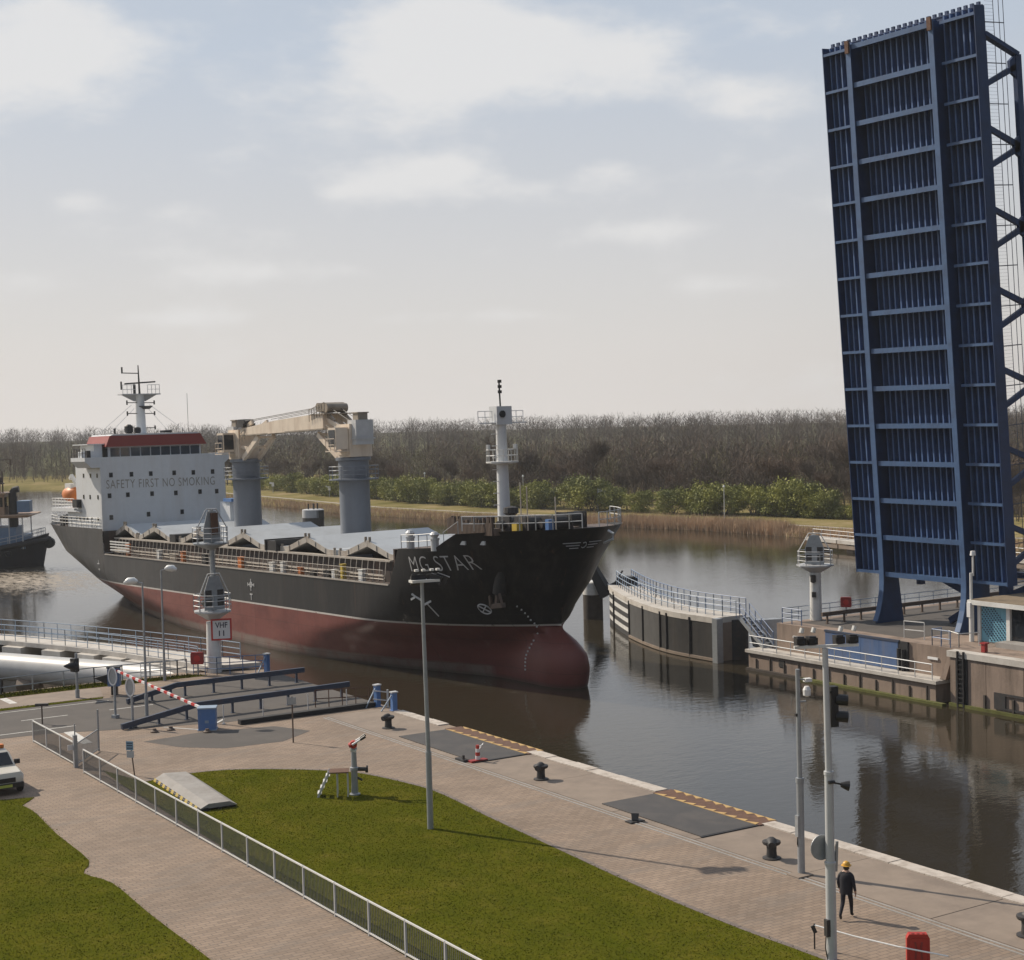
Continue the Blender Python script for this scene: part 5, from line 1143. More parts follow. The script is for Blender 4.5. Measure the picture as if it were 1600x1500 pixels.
for q0, q1 in (((-.25, -1.05, 9.45), (-.25, -.35, 10.65)), ((-.25, 1.05, 9.45), (-.25, .35, 10.65)), ((-.25, -.35, 10.65), (-.25, .35, 10.65)), ((-.25, -1.05, 8.46), (-.25, -1.05, 9.45)), ((-.25, 1.05, 8.46), (-.25, 1.05, 9.45))): b.cyl(q0, q1, .04, n=5)
obj('hood_frame', b, 'pale_metal', t)
b = MB(); b.box(-.5, -.32, -.35, .1, 9.0, 10.4); b.box(-.22, .2, -.3, .25, 8.6, 9.4); obj('signal_lamp', b, 'rust_grate', t)
b = MB(); b.box(-.22, .15, -.2, .2, 4.3, 6.2); obj('lamp_case', b, 'brown_rail', t)
# sign faces the camera side (south-east)
sg_ = thing('radio_sign', 'square white sign reading VHF 11 in a red frame on the tower', 'sign', (39.28, 97.42, 0), R(-20))
b = MB(); b.box(-.66, .66, -.03, .03, 2.12, 3.52); obj('frame', b, 'sign_red', sg_); b = MB(); b.box(-.55, .55, -.045, -.025, 2.23, 3.41); obj('face', b, 'sign_white', sg_)
flat_text('VHF', .78, .36, lambda u, v: (-.39 + u, -.052, 2.93 + v), 'ink', sg_, .012); flat_text('11', .34, .36, lambda u, v: (-.17 + u, -.052, 2.40 + v), 'ink', sg_, .012)

cabinet((37.6, 97.5, 0), R(-35), 'red lifebuoy cabinet beside the two-tier signal tower')
# quay railing at the left, gates and blue posts
railing([(18, 98.2, 0), (25.4, 98.6, 0), (31.3, 99.0, 0)], 1.0, 'galvanised', 'grey two bar railing along the left end of the quay', (.45, 1.0), 2.1, .035, .05)
railing([(31.3, 99.0, 0), (36.5, 98.2, 0), (37.2, 98.4, 0)], 1.0, 'galvanised', 'grey railing before the big pipe and signal tower', (.45, 1.0), 1.6, .035, .05)
railing([(37.6, 98.2, 0), (38.6, 96.7, 0), (41.7, 95.6, 0)], 1.15, 'blue_rail', 'blue railing between signal tower and quay corner', (.35, .68, 1.0), .9, .03)
railing([(34.0, 98.0, 0), (35.8, 97.6, 0)], 1.15, 'pale_metal', 'short pale railing beside the lamp post near the pipe', (.2, .4, .6, .8, 1.0), .6, .025)
def gate_post(loc, rz, label, h=1.2):
    t = thing('gate_post', label, 'gate post', loc, rz); b = MB(); b.box(-.14, .14, -.14, .14, 0, h); b.box(-.2, .2, -.2, .2, 0, .04); obj('post', b, 'blue_box', t); b = MB(); b.box(-.2, .2, -.17, .17, h, h + .07); obj('cap', b, 'pale_metal', t)
    b = MB(); b.bar((-.1, 0, h * .9), (-.75, .1, .02), .06, .06); obj('brace', b, 'blue_rail_pale', t)
gate_post((41.5, 80.1, 0), R(10), 'blue gate post at the end of the bridge kerb'); gate_post((42.0 - .35, 78.4, 0), R(0), 'blue gate post alone on the quay edge', 1.0); gate_post((41.5, 95.4, 0), R(20), 'blue gate post at the far corner of the quay')
b = MB(); b.cyl((0, 0, 0), (0, 0, 1.0), .06, n=8); b.cyl((-.75, .35, .98), (0, 0, .85), .035, n=6); b.cyl((-.75, .35, .5), (0, 0, .38), .035, n=6); o = obj('barrier_rail', b, 'pale_metal'); o.location = (41.85, 79.5, 0); tag(o, 'short white swing rail beside the blue gate post', 'rail')
# bridge approach
guard_rail([(27.6, 82.9, .18), (32.0, 83.6, .72), (41.7, 84.0, .75)], 'dark blue guard rail on the near side of the bridge road')
guard_rail([(30.4, 90.2, .18), (33.6, 90.7, .72), (41.9, 90.6, .75)], 'dark blue guard rail on the far side of the bridge road')
o = tag(obj('kerb_beam', MB().box(33.2, 41.4, 80.05, 80.45, -.1, .26), 'rubber'), 'low black kerb beam at the edge of the bridge road', 'kerb')
for k, x in enumerate((32.6, 34.9, 37.6, 40.0)):
    b = MB(); b.cyl((0, 0, 0), (0, 0, 1.05), .03, n=6); b.cyl((0, 0, 0), (0, 0, .05), .1, n=8); o = obj('thin_post', b, 'pale_metal'); o.location = (x, 80.95, 0); tag(o, ('thin white post by the kerb, nearest the blue barrier cabinet', 'thin white post by the kerb, second from the barrier cabinet', 'thin white post by the kerb, third from the barrier cabinet', 'thin white post by the kerb, closest to the quay edge')[k], 'post', 'thin posts along the kerb')
b = MB(); b.rail([(38.6, 82.1, 0), (41.4, 80.9, 0)], 1.0, (.5, 1.0), .7, .03); tag(obj('rust_gate', b, 'rust_grate'), 'rusty brown gate railing at the end of the bridge road', 'gate')
# road barrier
t = thing('barrier_cabinet', 'bright blue barrier cabinet standing on the paving', 'cabinet', (31.35, 80.1, 0), R(-28)); b = MB(); b.box(-.46, .46, -.38, .38, .04, 1.15); obj('body', b, 'blue_box', t); b = MB(); b.box(-.50, .50, -.42, .42, 1.15, 1.22); b.box(-.5, .5, -.42, .42, 0, .05); b.box(-.1, .1, -.39, -.38, .4, .55); obj('trim', b, 'blue_rail_pale', t)
t = thing('barrier_machine', 'dark blue barrier machine at the far side of the road', 'barrier machine', (30.95, 94.0, 0), R(-30)); b = MB(); b.box(-.35, .35, -.3, .3, .55, 1.65); obj('body', b, 'blue_rail', t); b = MB(); b.box(-.18, .18, -.18, .18, 0, .55); b.box(-.4, .4, -.32, .32, 1.65, 1.72); obj('pedestal', b, 'black_steel', t); b = MB(); b.extr([(-1.2, -.1, 1.05), (-.2, -.1, .55), (-.2, -.1, 1.3)], (0, .3, 0)); obj('counterweight', b, 'black_steel', t)
bm = thing('barrier_boom', 'red and white striped barrier boom lowered across the road', 'barrier boom', (31.0, 93.9, 1.5))
P0, P1 = Vector((0, 0, 0)), Vector((.25, -13.4, -.42))
for k in range(27):
    b = MB(); b.bar(P0.lerp(P1, k / 27), P0.lerp(P1, (k + 1) / 27 - .001), .10, .13); obj('boom_stripe', b, 'sign_white' if k % 2 else 'sign_red', bm)
# round warning boards and road signals
def round_board(loc, h, label, pole='galvanised'):
    t = thing('road_signal', label, 'traffic signal', loc, R(-62)); b = MB(); b.cyl((0, .1, 0), (0, .1, h + .3), .07, n=8); b.box(-.16, .16, -.06, .26, 0, .18); obj('pole', b, pole, t)
    b = MB(); n = 20
    for k in range(n):
        a0, a1 = 2 * math.pi * k / n, 2 * math.pi * (k + 1) / n; b.bar((.30 * math.cos(a0), -.02, h + .48 * math.sin(a0)), (.30 * math.cos(a1), -.02, h + .48 * math.sin(a1)), .05, .07)
    obj('rim', b, 'sign_white', t); b = MB(); b.extr([(.28 * math.cos(2 * math.pi * k / n), -.01, h + .46 * math.sin(2 * math.pi * k / n)) for k in range(n)], (0, .03, 0)); obj('board', b, 'galvanised', t)
    return t
round_board((28.4, 86.5, 0), 2.35, 'round white rimmed signal board farther from the fence, by the roadside'); round_board((28.25, 83.2, 0), 2.2, 'round white rimmed signal board nearer the fence, by the roadside')
t = thing('road_signal', 'black hooded road signal on a grey pole at the verge', 'traffic signal', (28.8, 94.4, 0), R(200)); b = MB(); b.cyl((0, 0, 0), (0, 0, 2.7), .08, n=8); b.cyl((0, 0, 0), (0, 0, .5), .13, n=8); obj('pole', b, 'galvanised', t); b = MB(); b.cyl((.12, 0, 1.95), (.95, .1, 2.05), .34, .05, n=12); b.box(-.05, .3, -.2, .2, 1.6, 2.4); obj('hood', b, 'black_steel', t)
b = MB(); b.box(0, .25, -.2, .2, 1.65, 2.35); obj('lamp_box', b, 'galvanised', t)
# street lamps
def street_lamp(loc, h, rz, label):
    t = thing('street_lamp', label, 'street lamp', loc, rz); b = MB(); b.cyl((0, 0, 0), (0, 0, 1.2), .10, n=10); b.cyl((0, 0, 1.2), (0, 0, h), .075, .05, n=10); b.cyl((0, 0, h), (.5, 0, h + .12), .035, n=6); obj('pole', b, 'galvanised', t, smooth=40)
    b = MB(); b.sweep([(.25, 0, h + .08), (.45, 0, h + .14), (.75, 0, h + .12), (1.0, 0, h + .02)], [.08, .2, .22, .08], 10); obj('lamp_head', b, 'lamp_glass', t, smooth=50)
street_lamp((30.1, 86.0, 0), 7.45, R(150), 'slender street lamp between the barrier and the round boards'); street_lamp((35.2, 97.0, 0), 7.0, R(-35), 'slender street lamp next to the big pipe')
# high floodlight masts
def floodlight(b, bl, p, d, tilt=-.5):
    d = Vector(d).normalized(); p = Vector(p); q = p + d * .42 + Vector((0, 0, tilt * .42)); b.bar(p + Vector((0, 0, .15)), q + Vector((0, 0, .12)), .20, .20, w2=.30, h2=.34); b.bar(p, p + Vector((0, 0, .2)), .06, .3); bl.bar(q + Vector((0, 0, .12)), q + d * .03 + Vector((0, 0, .12 + tilt * .03)), .28, .32)
t = thing('floodlight_mast', 'tall grey floodlight mast rising from the middle of the lawn', 'floodlight mast', (30.7, 55.0, 0), R(-10)); b = MB(); b.cyl((0, 0, 0), (0, 0, 3.1), .125, .12, n=14); b.cyl((0, 0, 3.1), (-.08, 0, 9.85), .09, .07, n=14); obj('pole', b, 'galvanised', t, smooth=40)
b = MB(); b.bar((-.55, .0, 9.9), (.6, 0, 9.9), .45, .10); obj('crossarm', b, 'white_paint', t); b = MB(); bl = MB()
for x in (-.35, -.05, .3, .55): floodlight(b, bl, (x, .05, 9.95), (.9, -.35, 0) if x > 0 else (.2, .8, 0))
obj('floodlight', b, 'black_steel', t); obj('lamp_glass', bl, 'glass_dark', t); b = MB()
for x in (-.3, 0, .35, .6): b = MB(); b.box(x - .07, x + .07, -.08, .08, 10.28, 10.36); obj('lamp_cap', b, 'white_paint', t)
t = thing('floodlight_mast', 'tall pale floodlight mast with ship signals in front of the walking man', 'floodlight mast', (32.8, 34.6, 0), R(-12)); b = MB(); b.cyl((0, 0, 0), (0, 0, 2.9), .16, .15, n=16); b.cyl((0, 0, 2.9), (0, 0, 5.6), .135, .13, n=16); b.cyl((0, 0, 5.6), (-.06, 0, 9.3), .105, .085, n=16); b.cyl((0, 0, 2.88), (0, 0, 2.95), .175, n=16); b.cyl((0, 0, 5.55), (0, 0, 5.65), .15, n=16); obj('pole', b, 'pale_metal', t, smooth=40)
b = MB(); b.bar((-.95, .25, 9.36), (.95, -.2, 9.36), .10, .08); obj('crossarm', b, 'white_paint', t); b = MB(); bl = MB()
for x in (-.75, -.4, .4, .8): floodlight(b, bl, (x, -x * .24, 9.42), (.35, .9, 0), -.2)
obj('floodlight', b, 'black_steel', t); obj('lamp_glass', bl, 'glass_dark', t)
b = MB()
for x in (-.75, -.4, .4, .8): b.cyl((x, -x * .24, 9.78), (x + .05, -x * .24, 9.92), .07, n=8)
obj('floodlight_cap', b, 'white_paint', t)
b = MB(); b.box(.10, .34, -.05, .20, 6.95, 8.15); b.bar((.05, 0, 8.0), (.2, 0, 8.0), .06, .06)
for z in (7.25, 7.75): b.cyl((.30, .05, z), (.62, -.10, z - .03), .16, .17, n=12)
obj('ship_signal', b, 'black_steel', t)
b = MB(); b.cyl((-.1, -.14, 5.35), (.1, -.14, 5.35), .05, n=8); b.bar((.08, -.1, 5.32), (.35, -.1, 5.25), .05, .05); b.cyl((.33, -.12, 5.24), (.55, -.2, 5.2), .07, .16, n=12); obj('loudspeaker', b, 'black_steel', t)
b = MB(); b.cyl((-.16, .18, 3.35), (-.16, .21, 3.35), .38, n=24); b.bar((.25, .1, 2.6), (.3, .1, 3.5), .05, .08); b.box(.18, .3, .1, .3, 2.9, 3.2); obj('round_plate', b, 'galvanised', t)
b = MB(); b.box(-.22, -.1, -.12, .05, .75, 1.25); b.tube([(-.18, 0, .8), (-.22, -.02, .4), (-.14, 0, 0)], .02, 4); obj('junction_box', b, 'dark_iron', t)
t = thing('camera_mast', 'grey camera mast at the quay edge beside the bollard', 'camera mast', (38.06, 41.6, 0), R(-12)); b = MB(); b.cyl((0, 0, 0), (0, 0, 3.3), .13, .125, n=14); b.cyl((0, 0, 3.3), (-.02, 0, 7.25), .085, .075, n=14); b.box(-.16, .16, -.16, .16, 0, .03); b.cyl((0, 0, 3.25), (0, 0, 3.42), .15, n=14); obj('pole', b, 'galvanised', t, smooth=40)
b = MB(); b.bar((0, 0, 6.9), (.36, 0, 6.85), .05, .05); b.bar((0, 0, 6.1), (.3, 0, 6.1), .05, .05); b.box(-.17, -.1, -.1, .1, 1.35, 2.1); obj('bracket', b, 'galvanised', t); b = MB(); b.lathe([(.04, 6.25), (.13, 6.3), (.14, 6.5), (.08, 6.62)], (.34, 0, 0), 12); b.box(.25, .5, -.1, .1, 6.78, 6.9); obj('camera', b, 'sign_white', t)
b = MB(); b.tube([(-.12, 0, 1.35), (-.14, 0, 1.1), (-.1, 0, .95)], .025, 5); b.box(-.14, -.02, -.05, .05, 5.6, 5.7); obj('cable', b, 'black_steel', t)
o = obj('mast_base', MB().box(-.35, .35, -.3, .3, 0, .05), 'concrete'); o.location = (37.9, 41.5, .012); tag(o, 'flat concrete base block under the camera mast', 'base')
# bollards
def make_bollard():
    t = thing('bollard', '', 'bollard', group='mooring bollards along the quay'); obj('body', MB().lathe([(.34, 0), (.34, .04), (.20, .07), (.18, .3), (.19, .50)], n=18), 'dark_iron', t, smooth=50)
    b = MB(); b.lathe([(.19, .48), (.30, .52), (.34, .58), (.33, .64), (.22, .68), (.02, .69)], n=18); b.sweep([(0, 0, .58), (-.2, .0, .6), (-.42, 0, .57)], [.22, .18, .13], 10); obj('head', b, 'dark_iron', t, smooth=50); return t
bo = make_bollard()
for k, (x, y, lab) in enumerate(((39.0, 74.1, 'black mooring bollard nearest the blue gate posts'), (38.85, 59.35, 'black mooring bollard between the two steel plates'), (38.55, 43.7, 'black mooring bollard left of the camera mast'), (39.05, 32.6, 'black mooring bollard cut off at the right picture edge'))):
    if k == 0: bo.location = (x, y, .012); bo.rotation_euler = (0, 0, R(20)); bo['label'] = lab
    else: dup(bo, (x, y, .012), R(20 + 15 * k), lab)
# steel deck plates with zigzag edge strips over the quay
for k, (y0, y1, lab) in enumerate(((64.15, 71.75, 'dark steel plate and rusty zigzag strip farther along the quay edge'), (47.5, 54.0, 'dark steel plate and rusty zigzag strip nearest the bollard and mast'))):
    t = thing('steel_plate', lab, 'steel plate', (39.8, (y0 + y1) / 2, 0)); part('plate', 'steel_plate', t, (38.35, 41.15, y0, y1, .0, .05)); part('grating', 'rust_grate', t, (41.16, 42.12, y0 - .15, y1 + .15, -.4, .055))
    n = 10
    for sgn, x in ((1, 41.16), (-1, 42.12)):
        for i in range(n):
            a = y0 + (y1 - y0) * i / n; c = y0 + (y1 - y0) * (i + 1) / n; b = MB(); b.prism([(x - .05 * sgn, a), (x + .22 * sgn, a + .12), (x - .05 * sgn, c)], .03, .068); obj('zigzag_tooth', b, 'zigzag_yellow', t, world=True)
    part('hinge_bar', 'black_steel', t, (38.3, 41.2, y0 - .12, y0 - .03, .0, .05))
t = thing('marker_post', 'small red and white striped hydrant marker beside the far steel plate', 'marker', (38.55, 64.3, .012)); 
for k in range(4): b = MB(); b.cyl((0, 0, .1 + .17 * k), (0, 0, .1 + .17 * (k + 1) - .003), .12 - .012 * k, n=10); obj('band', b, 'red_paint' if k % 2 else 'sign_white', t)
b = MB(); b.box(-.45, .45, -.18, .18, 0, .09); obj('foot', b, 'red_box', t); b = MB(); b.bar((.2, .2, .5), (.5, .3, .75), .03, .03); b.bar((0, 0, .65), (.45, .25, .7), .04, .04); obj('arm', b, 'sign_white', t)
t = thing('mooring_hook', 'small black mooring hook at the corner of the near steel plate', 'hook', (37.75, 50.9, .01)); b = MB(); b.box(-.35, .35, -.2, .2, 0, .05); obj('base', b, 'dark_iron', t); b = MB(); b.bar((0, 0, .05), (.05, .05, .32), .22, .25, w2=.3, h2=.16); obj('horn', b, 'dark_iron', t)
t = thing('rail_stop', 'small dark iron chock on the kerb behind the lawn mast', 'chock', (38.0, 64.9, .01)); b = MB(); b.box(-.12, .12, -.4, .4, 0, .1); b.bar((0, -.2, .1), (0, -.2, .3), .08, .1); obj('block', b, 'dark_iron', t)
# fire monitor with service platform
t = thing('fire_monitor', 'grey fire monitor pillar with red water cannon on the lawn', 'fire monitor', (30.9, 62.0, .02), R(-28)); b = MB(); b.lathe([(.24, 0), (.24, .05), (.15, .09), (.14, 1.05), (.19, 1.07), (.19, 1.2), (.13, 1.22), (.11, 1.95), (.15, 1.97), (.15, 2.05)], n=16); obj('pillar', b, 'galvanised', t, smooth=40)
b = MB(); b.cyl((.1, 0, 1.12), (.5, 0, 1.1), .09, n=10); b.cyl((.48, -.16, 1.1), (.52, -.16, 1.1), .12, n=12); b.cyl((.52, 0, 1.1), (.6, 0, 1.1), .16, n=12); b.cyl((.12, 0, .75), (.34, 0, .62), .05, n=8); obj('valve', b, 'dark_iron', t)
b = MB(); b.cyl((-.12, 0, 2.0), (.12, -.02, 1.93), .12, n=10); obj('swivel', b, 'sign_white', t); b = MB(); b.cyl((0, -.15, 2.2), (0, .18, 2.2), .16, n=12); b.cyl((-.2, -.12, 2.15), (.05, -.1, 2.25), .09, n=10); b.cyl((-.2, .16, 2.15), (.05, .14, 2.25), .09, n=10); obj('cannon_body', b, 'red_paint', t)
for yy in (-.2, .2):
    b = MB(); b.cyl((-.05, yy, 2.22), (.3, yy + .04, 2.42), .05, .045, n=8); br = obj('barrel', b, 'sign_white', t); b = MB(); b.cyl((.3, yy + .04, 2.42), (.52, yy + .06, 2.55), .06, .07, n=8); obj('nozzle', b, 'black_steel', br)
sp_ = thing('step_platform', 'small steel service platform with ladder beside the fire monitor', 'platform', (30.25, 62.35, .02), R(-28)); b = MB(); b.box(-.35, .5, -.4, .4, 1.04, 1.09); obj('platform_deck', b, 'rust_grate', sp_)
for x, y in ((.0, -.36), (.45, -.36), (.0, .36), (.45, .36)): b = MB(); b.cyl((x, y, 0), (x, y, 1.04), .03, n=6); obj('leg', b, 'pale_metal', sp_)
b = MB()
for y in (-.3, .3): b.bar((-.85, y, 0), (-.33, y, 1.1), .05, .09)
obj('ladder_side', b, 'pale_metal', sp_)
for k in range(4): b = MB(); b.box(-.85 + .125 * (k + .5) - .08, -.85 + .125 * (k + .5) + .1, -.3, .3, .14 + .25 * k, .18 + .25 * k); obj('rung', b, 'white_paint', sp_)
# fence
FH = 1.15
def fence(pts, label, extra=None):
    t = thing('mesh_fence', label, 'fence', (pts[0][0], pts[0][1], 0)); o = Vector((pts[0][0], pts[0][1], 0)); b = MB(); b.box(-.03, .03, -.03, .03, -.05, FH); pm = b.mesh('post', 'pale_metal'); fix_normals(pm)
    cache = {}
    for i, p in enumerate(pts):
        q = obj('post', pm, None, t); q.location = Vector((p[0], p[1], 0)) - o
        if i + 1 < len(pts):
            d = Vector((pts[i + 1][0] - p[0], pts[i + 1][1] - p[1], 0)); ln = d.length; key = round(ln, 3)
            if key not in cache:
                b = MB(); b.bar((.03, 0, FH - .03), (ln - .03, 0, FH - .03), .05, .05); b.bar((.03, 0, .10), (ln - .03, 0, .10), .05, .05); fm_ = b.mesh('panel_frame', 'white_paint'); fix_normals(fm_)
                b = MB(); n = int(ln / .11)
                for k in range(1, n): x = ln * k / n; b.box(x - .009, x + .009, -.009, .009, .11, FH - .04)
                cache[key] = (fm_, b.mesh('bars', 'bar_grey'))
            f = obj('panel', cache[key][0], None, t); f.location = q.location; f.rotation_euler = (0, 0, math.atan2(d.y, d.x)); g = obj('bars', cache[key][1], None, f)
    return t
fence([(22.72, 73.9 - 2.42 * k) for k in range(17)], 'long galvanised bar fence running along the paved path'); fence([(22.88, 82.8 - 2.35 * k) for k in range(4)] + [(22.8, 75.5)], 'short galvanised fence section beyond the gate opening')
t = thing('gate', 'open galvanised gate leaf between two grey posts', 'gate', (22.8, 75.4, 0))
b = MB(); b.box(-.09, .09, -.09, .09, 0, 1.55); b.cyl((0, 0, 1.5), (0, 0, 2.1), .03, n=6); obj('post', b, 'galvanised', t); b = MB(); b.cyl((2.1, 3.0, 0), (2.1, 3.0, 2.1), .05, n=8); obj('post', b, 'galvanised', t)
b = MB(); d = Vector((2.1, 3.0, 0)); 
for z in (.12, 1.1): b.bar(d * .04 + Vector((0, 0, z)), d * .97 + Vector((0, 0, z)), .04, .05)
for k in range(1, 40): p = d * (.04 + .93 * k / 40); b.box(p.x - .008, p.x + .008, p.y - .008, p.y + .008, .12, 1.1)
obj('leaf', b, 'galvanised', t); b = MB(); b.box(-.35, -.06, .05, .07, .85, 1.1); obj('notice', b, 'sign_white', t)
# sign posts
t = thing('sign_post', 'leaning sign post with two small pale blue signs behind the fence', 'sign', (24.4, 71.9, 0), R(-45)); b = MB(); b.cyl((.08, 0, 0), (-.08, 0, 1.55), .03, n=6); obj('pole', b, 'brown_rail', t); b = MB(); b.box(-.28, .08, -.05, -.03, 1.2, 1.62); obj('sign', b, 'sign_blue', t); b = MB(); b.box(-.26, .10, -.05, -.03, .85, 1.17); obj('sign', b, 'pale_metal', t)
b = MB()
for z in (1.3, 1.42, 1.53): b.box(-.24, .04, -.055, -.05, z - .02, z + .02)
obj('print', b, 'ink', t)
t = thing('sign_post', 'thin brown pole with small grey sign on the open paving', 'sign', (33.5, 74.0, 0), R(-40)); b = MB(); b.cyl((0, 0, 0), (0, 0, 2.35), .04, n=6); obj('pole', b, 'brown_rail', t); b = MB(); b.box(-.22, .22, -.06, -.04, 1.95, 2.32); obj('sign', b, 'galvanised', t)
t = thing('sign_post', 'short post with dark flat sign beside the fence corner', 'sign', (24.7, 87.5, 0), R(-30)); b = MB(); b.cyl((0, 0, 0), (0, 0, 1.1), .04, n=6); obj('pole', b, 'brown_rail', t); b = MB(); b.box(-.35, .35, -.1, .1, 1.0, 1.13); obj('sign', b, 'dark_iron', t)
for k, (x, y, lab) in enumerate(((28.8, 81.2, 'small dark rubber block on the paving, left of the pair'), (29.7, 81.2, 'small dark rubber block on the paving, right of the pair'), (31.0, 80.9 - 1.6, 'small dark rubber block next to the blue cabinet'))):
    b = MB(); b.lathe([(.22, 0), (.22, .06), (.12, .12), (.1, .2), (.02, .21)], n=10); o = obj('rubber_block', b, 'brown_rail'); o.location = (x, y, .006); tag(o, lab, 'block', 'rubber blocks on the paving')
# loading ramp
t = thing('loading_ramp', 'flat concrete ramp with yellow and black striped edge on the lawn', 'ramp', (25.2, 66.8, .02)); b = MB(); b.add([(24.72, 63.35, .30), (25.62, 63.25, .30), (26.15, 69.7, .34), (25.2, 70.05, .34), (24.3, 63.4, .10), (25.95, 63.2, .12), (26.5, 69.7, .10), (24.75, 70.1, .10)], [(0, 1, 2, 3), (0, 3, 7, 4), (1, 5, 6, 2), (2, 6, 7, 3), (0, 4, 5, 1), (4, 7, 6, 5)]); obj('slab', b, 'stone_grey', t, world=True)
for k in range(20):
    a, c = Vector((24.29, 63.4, 0)).lerp(Vector((24.74, 70.1, 0)), k / 20), Vector((24.29, 63.4, 0)).lerp(Vector((24.74, 70.1, 0)), (k + 1) / 20); b = MB(); b.add([(a.x - .02, a.y, .01), (c.x - .02, c.y - .005, .01), (c.x + .05, c.y - .005, .16), (a.x + .05, a.y, .16), (a.x + .1, a.y, .01), (c.x + .1, c.y - .005, .01)], [(0, 1, 2, 3), (3, 2, 5, 4), (0, 3, 4), (1, 5, 2), (0, 4, 5, 1)]); obj('edge_stripe', b, 'yellow' if k % 2 else 'black_steel', t, world=True)
for x in (24.5, 25.1, 25.7): b = MB(); b.box(x, x + .18, 63.3, 63.7, 0.02, .14); obj('foot', b, 'black_steel', t, world=True)
# chain barrier and lifebuoy case at the lower right
t = thing('rope_barrier', 'white rope barrier strung from a low black post beside the mast', 'rope barrier', (33.05, 35.6, 0)); b = MB(); b.cyl((0, 0, 0), (0, 0, .78), .025, n=6); b.bar((-.05, .03, .72), (.03, -.02, .5), .05, .12); obj('post', b, 'black_steel', t); b = MB(); b.sweep([(0, 0, .74), (.35, -1.3, .68), (.75, -2.7, .66), (1.2, -4.2, .70)], .022, 6); obj('rope', b, 'sign_white', t)
t = thing('lifebuoy_case', 'bright red plastic lifebuoy case at the bottom right corner', 'lifebuoy case', (34.45, 32.75, 0), R(-38)); b = MB(); b.extr([(-.30, -.12, .0), (-.33, -.12, .06), (-.33, -.12, .85), (-.26, -.12, .97), (.26, -.12, .97), (.33, -.12, .85), (.33, -.12, .06), (.30, -.12, 0)], (0, .24, 0)); b.extr([(-.24, -.15, .1), (-.24, -.15, .85), (.24, -.15, .85), (.24, -.15, .1)], (0, .04, 0)); obj('case', b, 'red_paint', t)
b = MB()
for x in (-.15, 0, .15): b.cyl((x, -.05, .965), (x, -.05, .985), .045, n=10)
b.bar((-.06, -.16, .55), (-.1, -.16, .75), .02, .05); b.bar((.06, -.16, .55), (.1, -.16, .75), .02, .05); b.bar((-.1, -.16, .25), (-.06, -.16, .55), .02, .05); b.bar((.1, -.16, .25), (.06, -.16, .55), .02, .05); obj('cover_detail', b, 'ship_red', t)
# parked car, seen from its front right
t = thing('car', 'cream white estate car with orange light bar at the left edge', 'car', (18.42, 73.3, 0), R(2))
def loft(secs, name, m, parent, smooth=35):
    b = MB(); n = len(secs[0]); vs = [p for s_ in secs for p in s_]; b.add(vs, [tuple(range(n))[::-1], tuple(range((len(secs) - 1) * n, len(secs) * n))] + [(k * n + i, k * n + (i + 1) % n, (k + 1) * n + (i + 1) % n, (k + 1) * n + i) for k in range(len(secs) - 1) for i in range(n)]); return obj(name, b, m, parent, smooth=smooth)
def ring_(y, w_, z0, z1, r=.12): return [(-w_ + r, y, z0), (w_ - r, y, z0), (w_, y, z0 + r), (w_, y, z1 - r), (w_ - r, y, z1), (-w_ + r, y, z1), (-w_, y, z1 - r), (-w_, y, z0 + r)]
loft([ring_(-1.72, .68, .42, .82), ring_(-1.6, .84, .30, .98), ring_(-.9, .9, .26, 1.06), ring_(-.5, .91, .24, 1.10), ring_(1.6, .91, .24, 1.12), ring_(2.55, .9, .28, 1.10), ring_(2.75, .82, .4, 1.0)], 'body', 'car_white', t)
cb_ = loft([ring_(-.62, .80, 1.04, 1.12, .02), ring_(-.02, .72, 1.04, 1.66, .08), ring_(.4, .72, 1.04, 1.74, .1), ring_(2.0, .72, 1.04, 1.74, .1), ring_(2.5, .74, 1.04, 1.62, .08), ring_(2.68, .78, 1.04, 1.1, .02)], 'cabin', 'car_white', t)
b = MB(); b.face([(-.70, -.60, 1.13), (.70, -.60, 1.13), (.62, -.075, 1.62), (-.62, -.075, 1.62)]); b.v = [(x, y - .02, z + .012) for x, y, z in b.v]; obj('windscreen', b, 'glass_dark', t); b = MB()
for s_ in (1, -1): b.box(min(s_ * .725, s_ * .735), max(s_ * .725, s_ * .735), .1, 1.1, 1.15, 1.58); b.box(min(s_ * .725, s_ * .735), max(s_ * .725, s_ * .735), 1.2, 2.3, 1.15, 1.58)
obj('side_window', b, 'glass_dark', t)
for s_ in (1, -1):
    b = MB(); b.box(s_ * .66 - .17, s_ * .66 + .17, -1.66, -1.58, .68, .86); obj('headlight', b, 'lamp_glass', t); b = MB(); b.box(s_ * .99 - .12, s_ * .99 + .12, -.3, -.18, 1.08, 1.28); obj('mirror', b, 'black_steel', t)
    for y in (-1.0, 1.75): b = MB(); b.cyl((s_ * .74, y, .33), (s_ * .935, y, .33), .33, n=20); wh_ = obj('wheel', b, 'tyre', t, smooth=40); b = MB(); b.cyl((s_ * .936, y, .33), (s_ * .945, y, .33), .19, n=14); obj('rim', b, 'galvanised', wh_)
b = MB(); b.box(-.45, .45, -1.745, -1.70, .58, .78); obj('grille', b, 'black_steel', t); b = MB(); b.box(-.8, .8, -1.80, -1.66, .34, .54); obj('bumper', b, 'black_steel', t); b = MB(); b.box(-.28, .28, -1.815, -1.803, .38, .50); obj('number_plate', b, 'plate_green', t); b = MB(); b.box(-.6, .6, .35, .65, 1.75, 1.90); obj('light_bar', b, 'orange', t)
b = MB(); b.face([(-.55, -1.5, .985), (.55, -1.5, .985), (.6, -.75, 1.075), (-.6, -.75, 1.075)]); b.v = [(x, y, z + .01) for x, y, z in b.v]; obj('bonnet_panel', b, 'car_white', t)

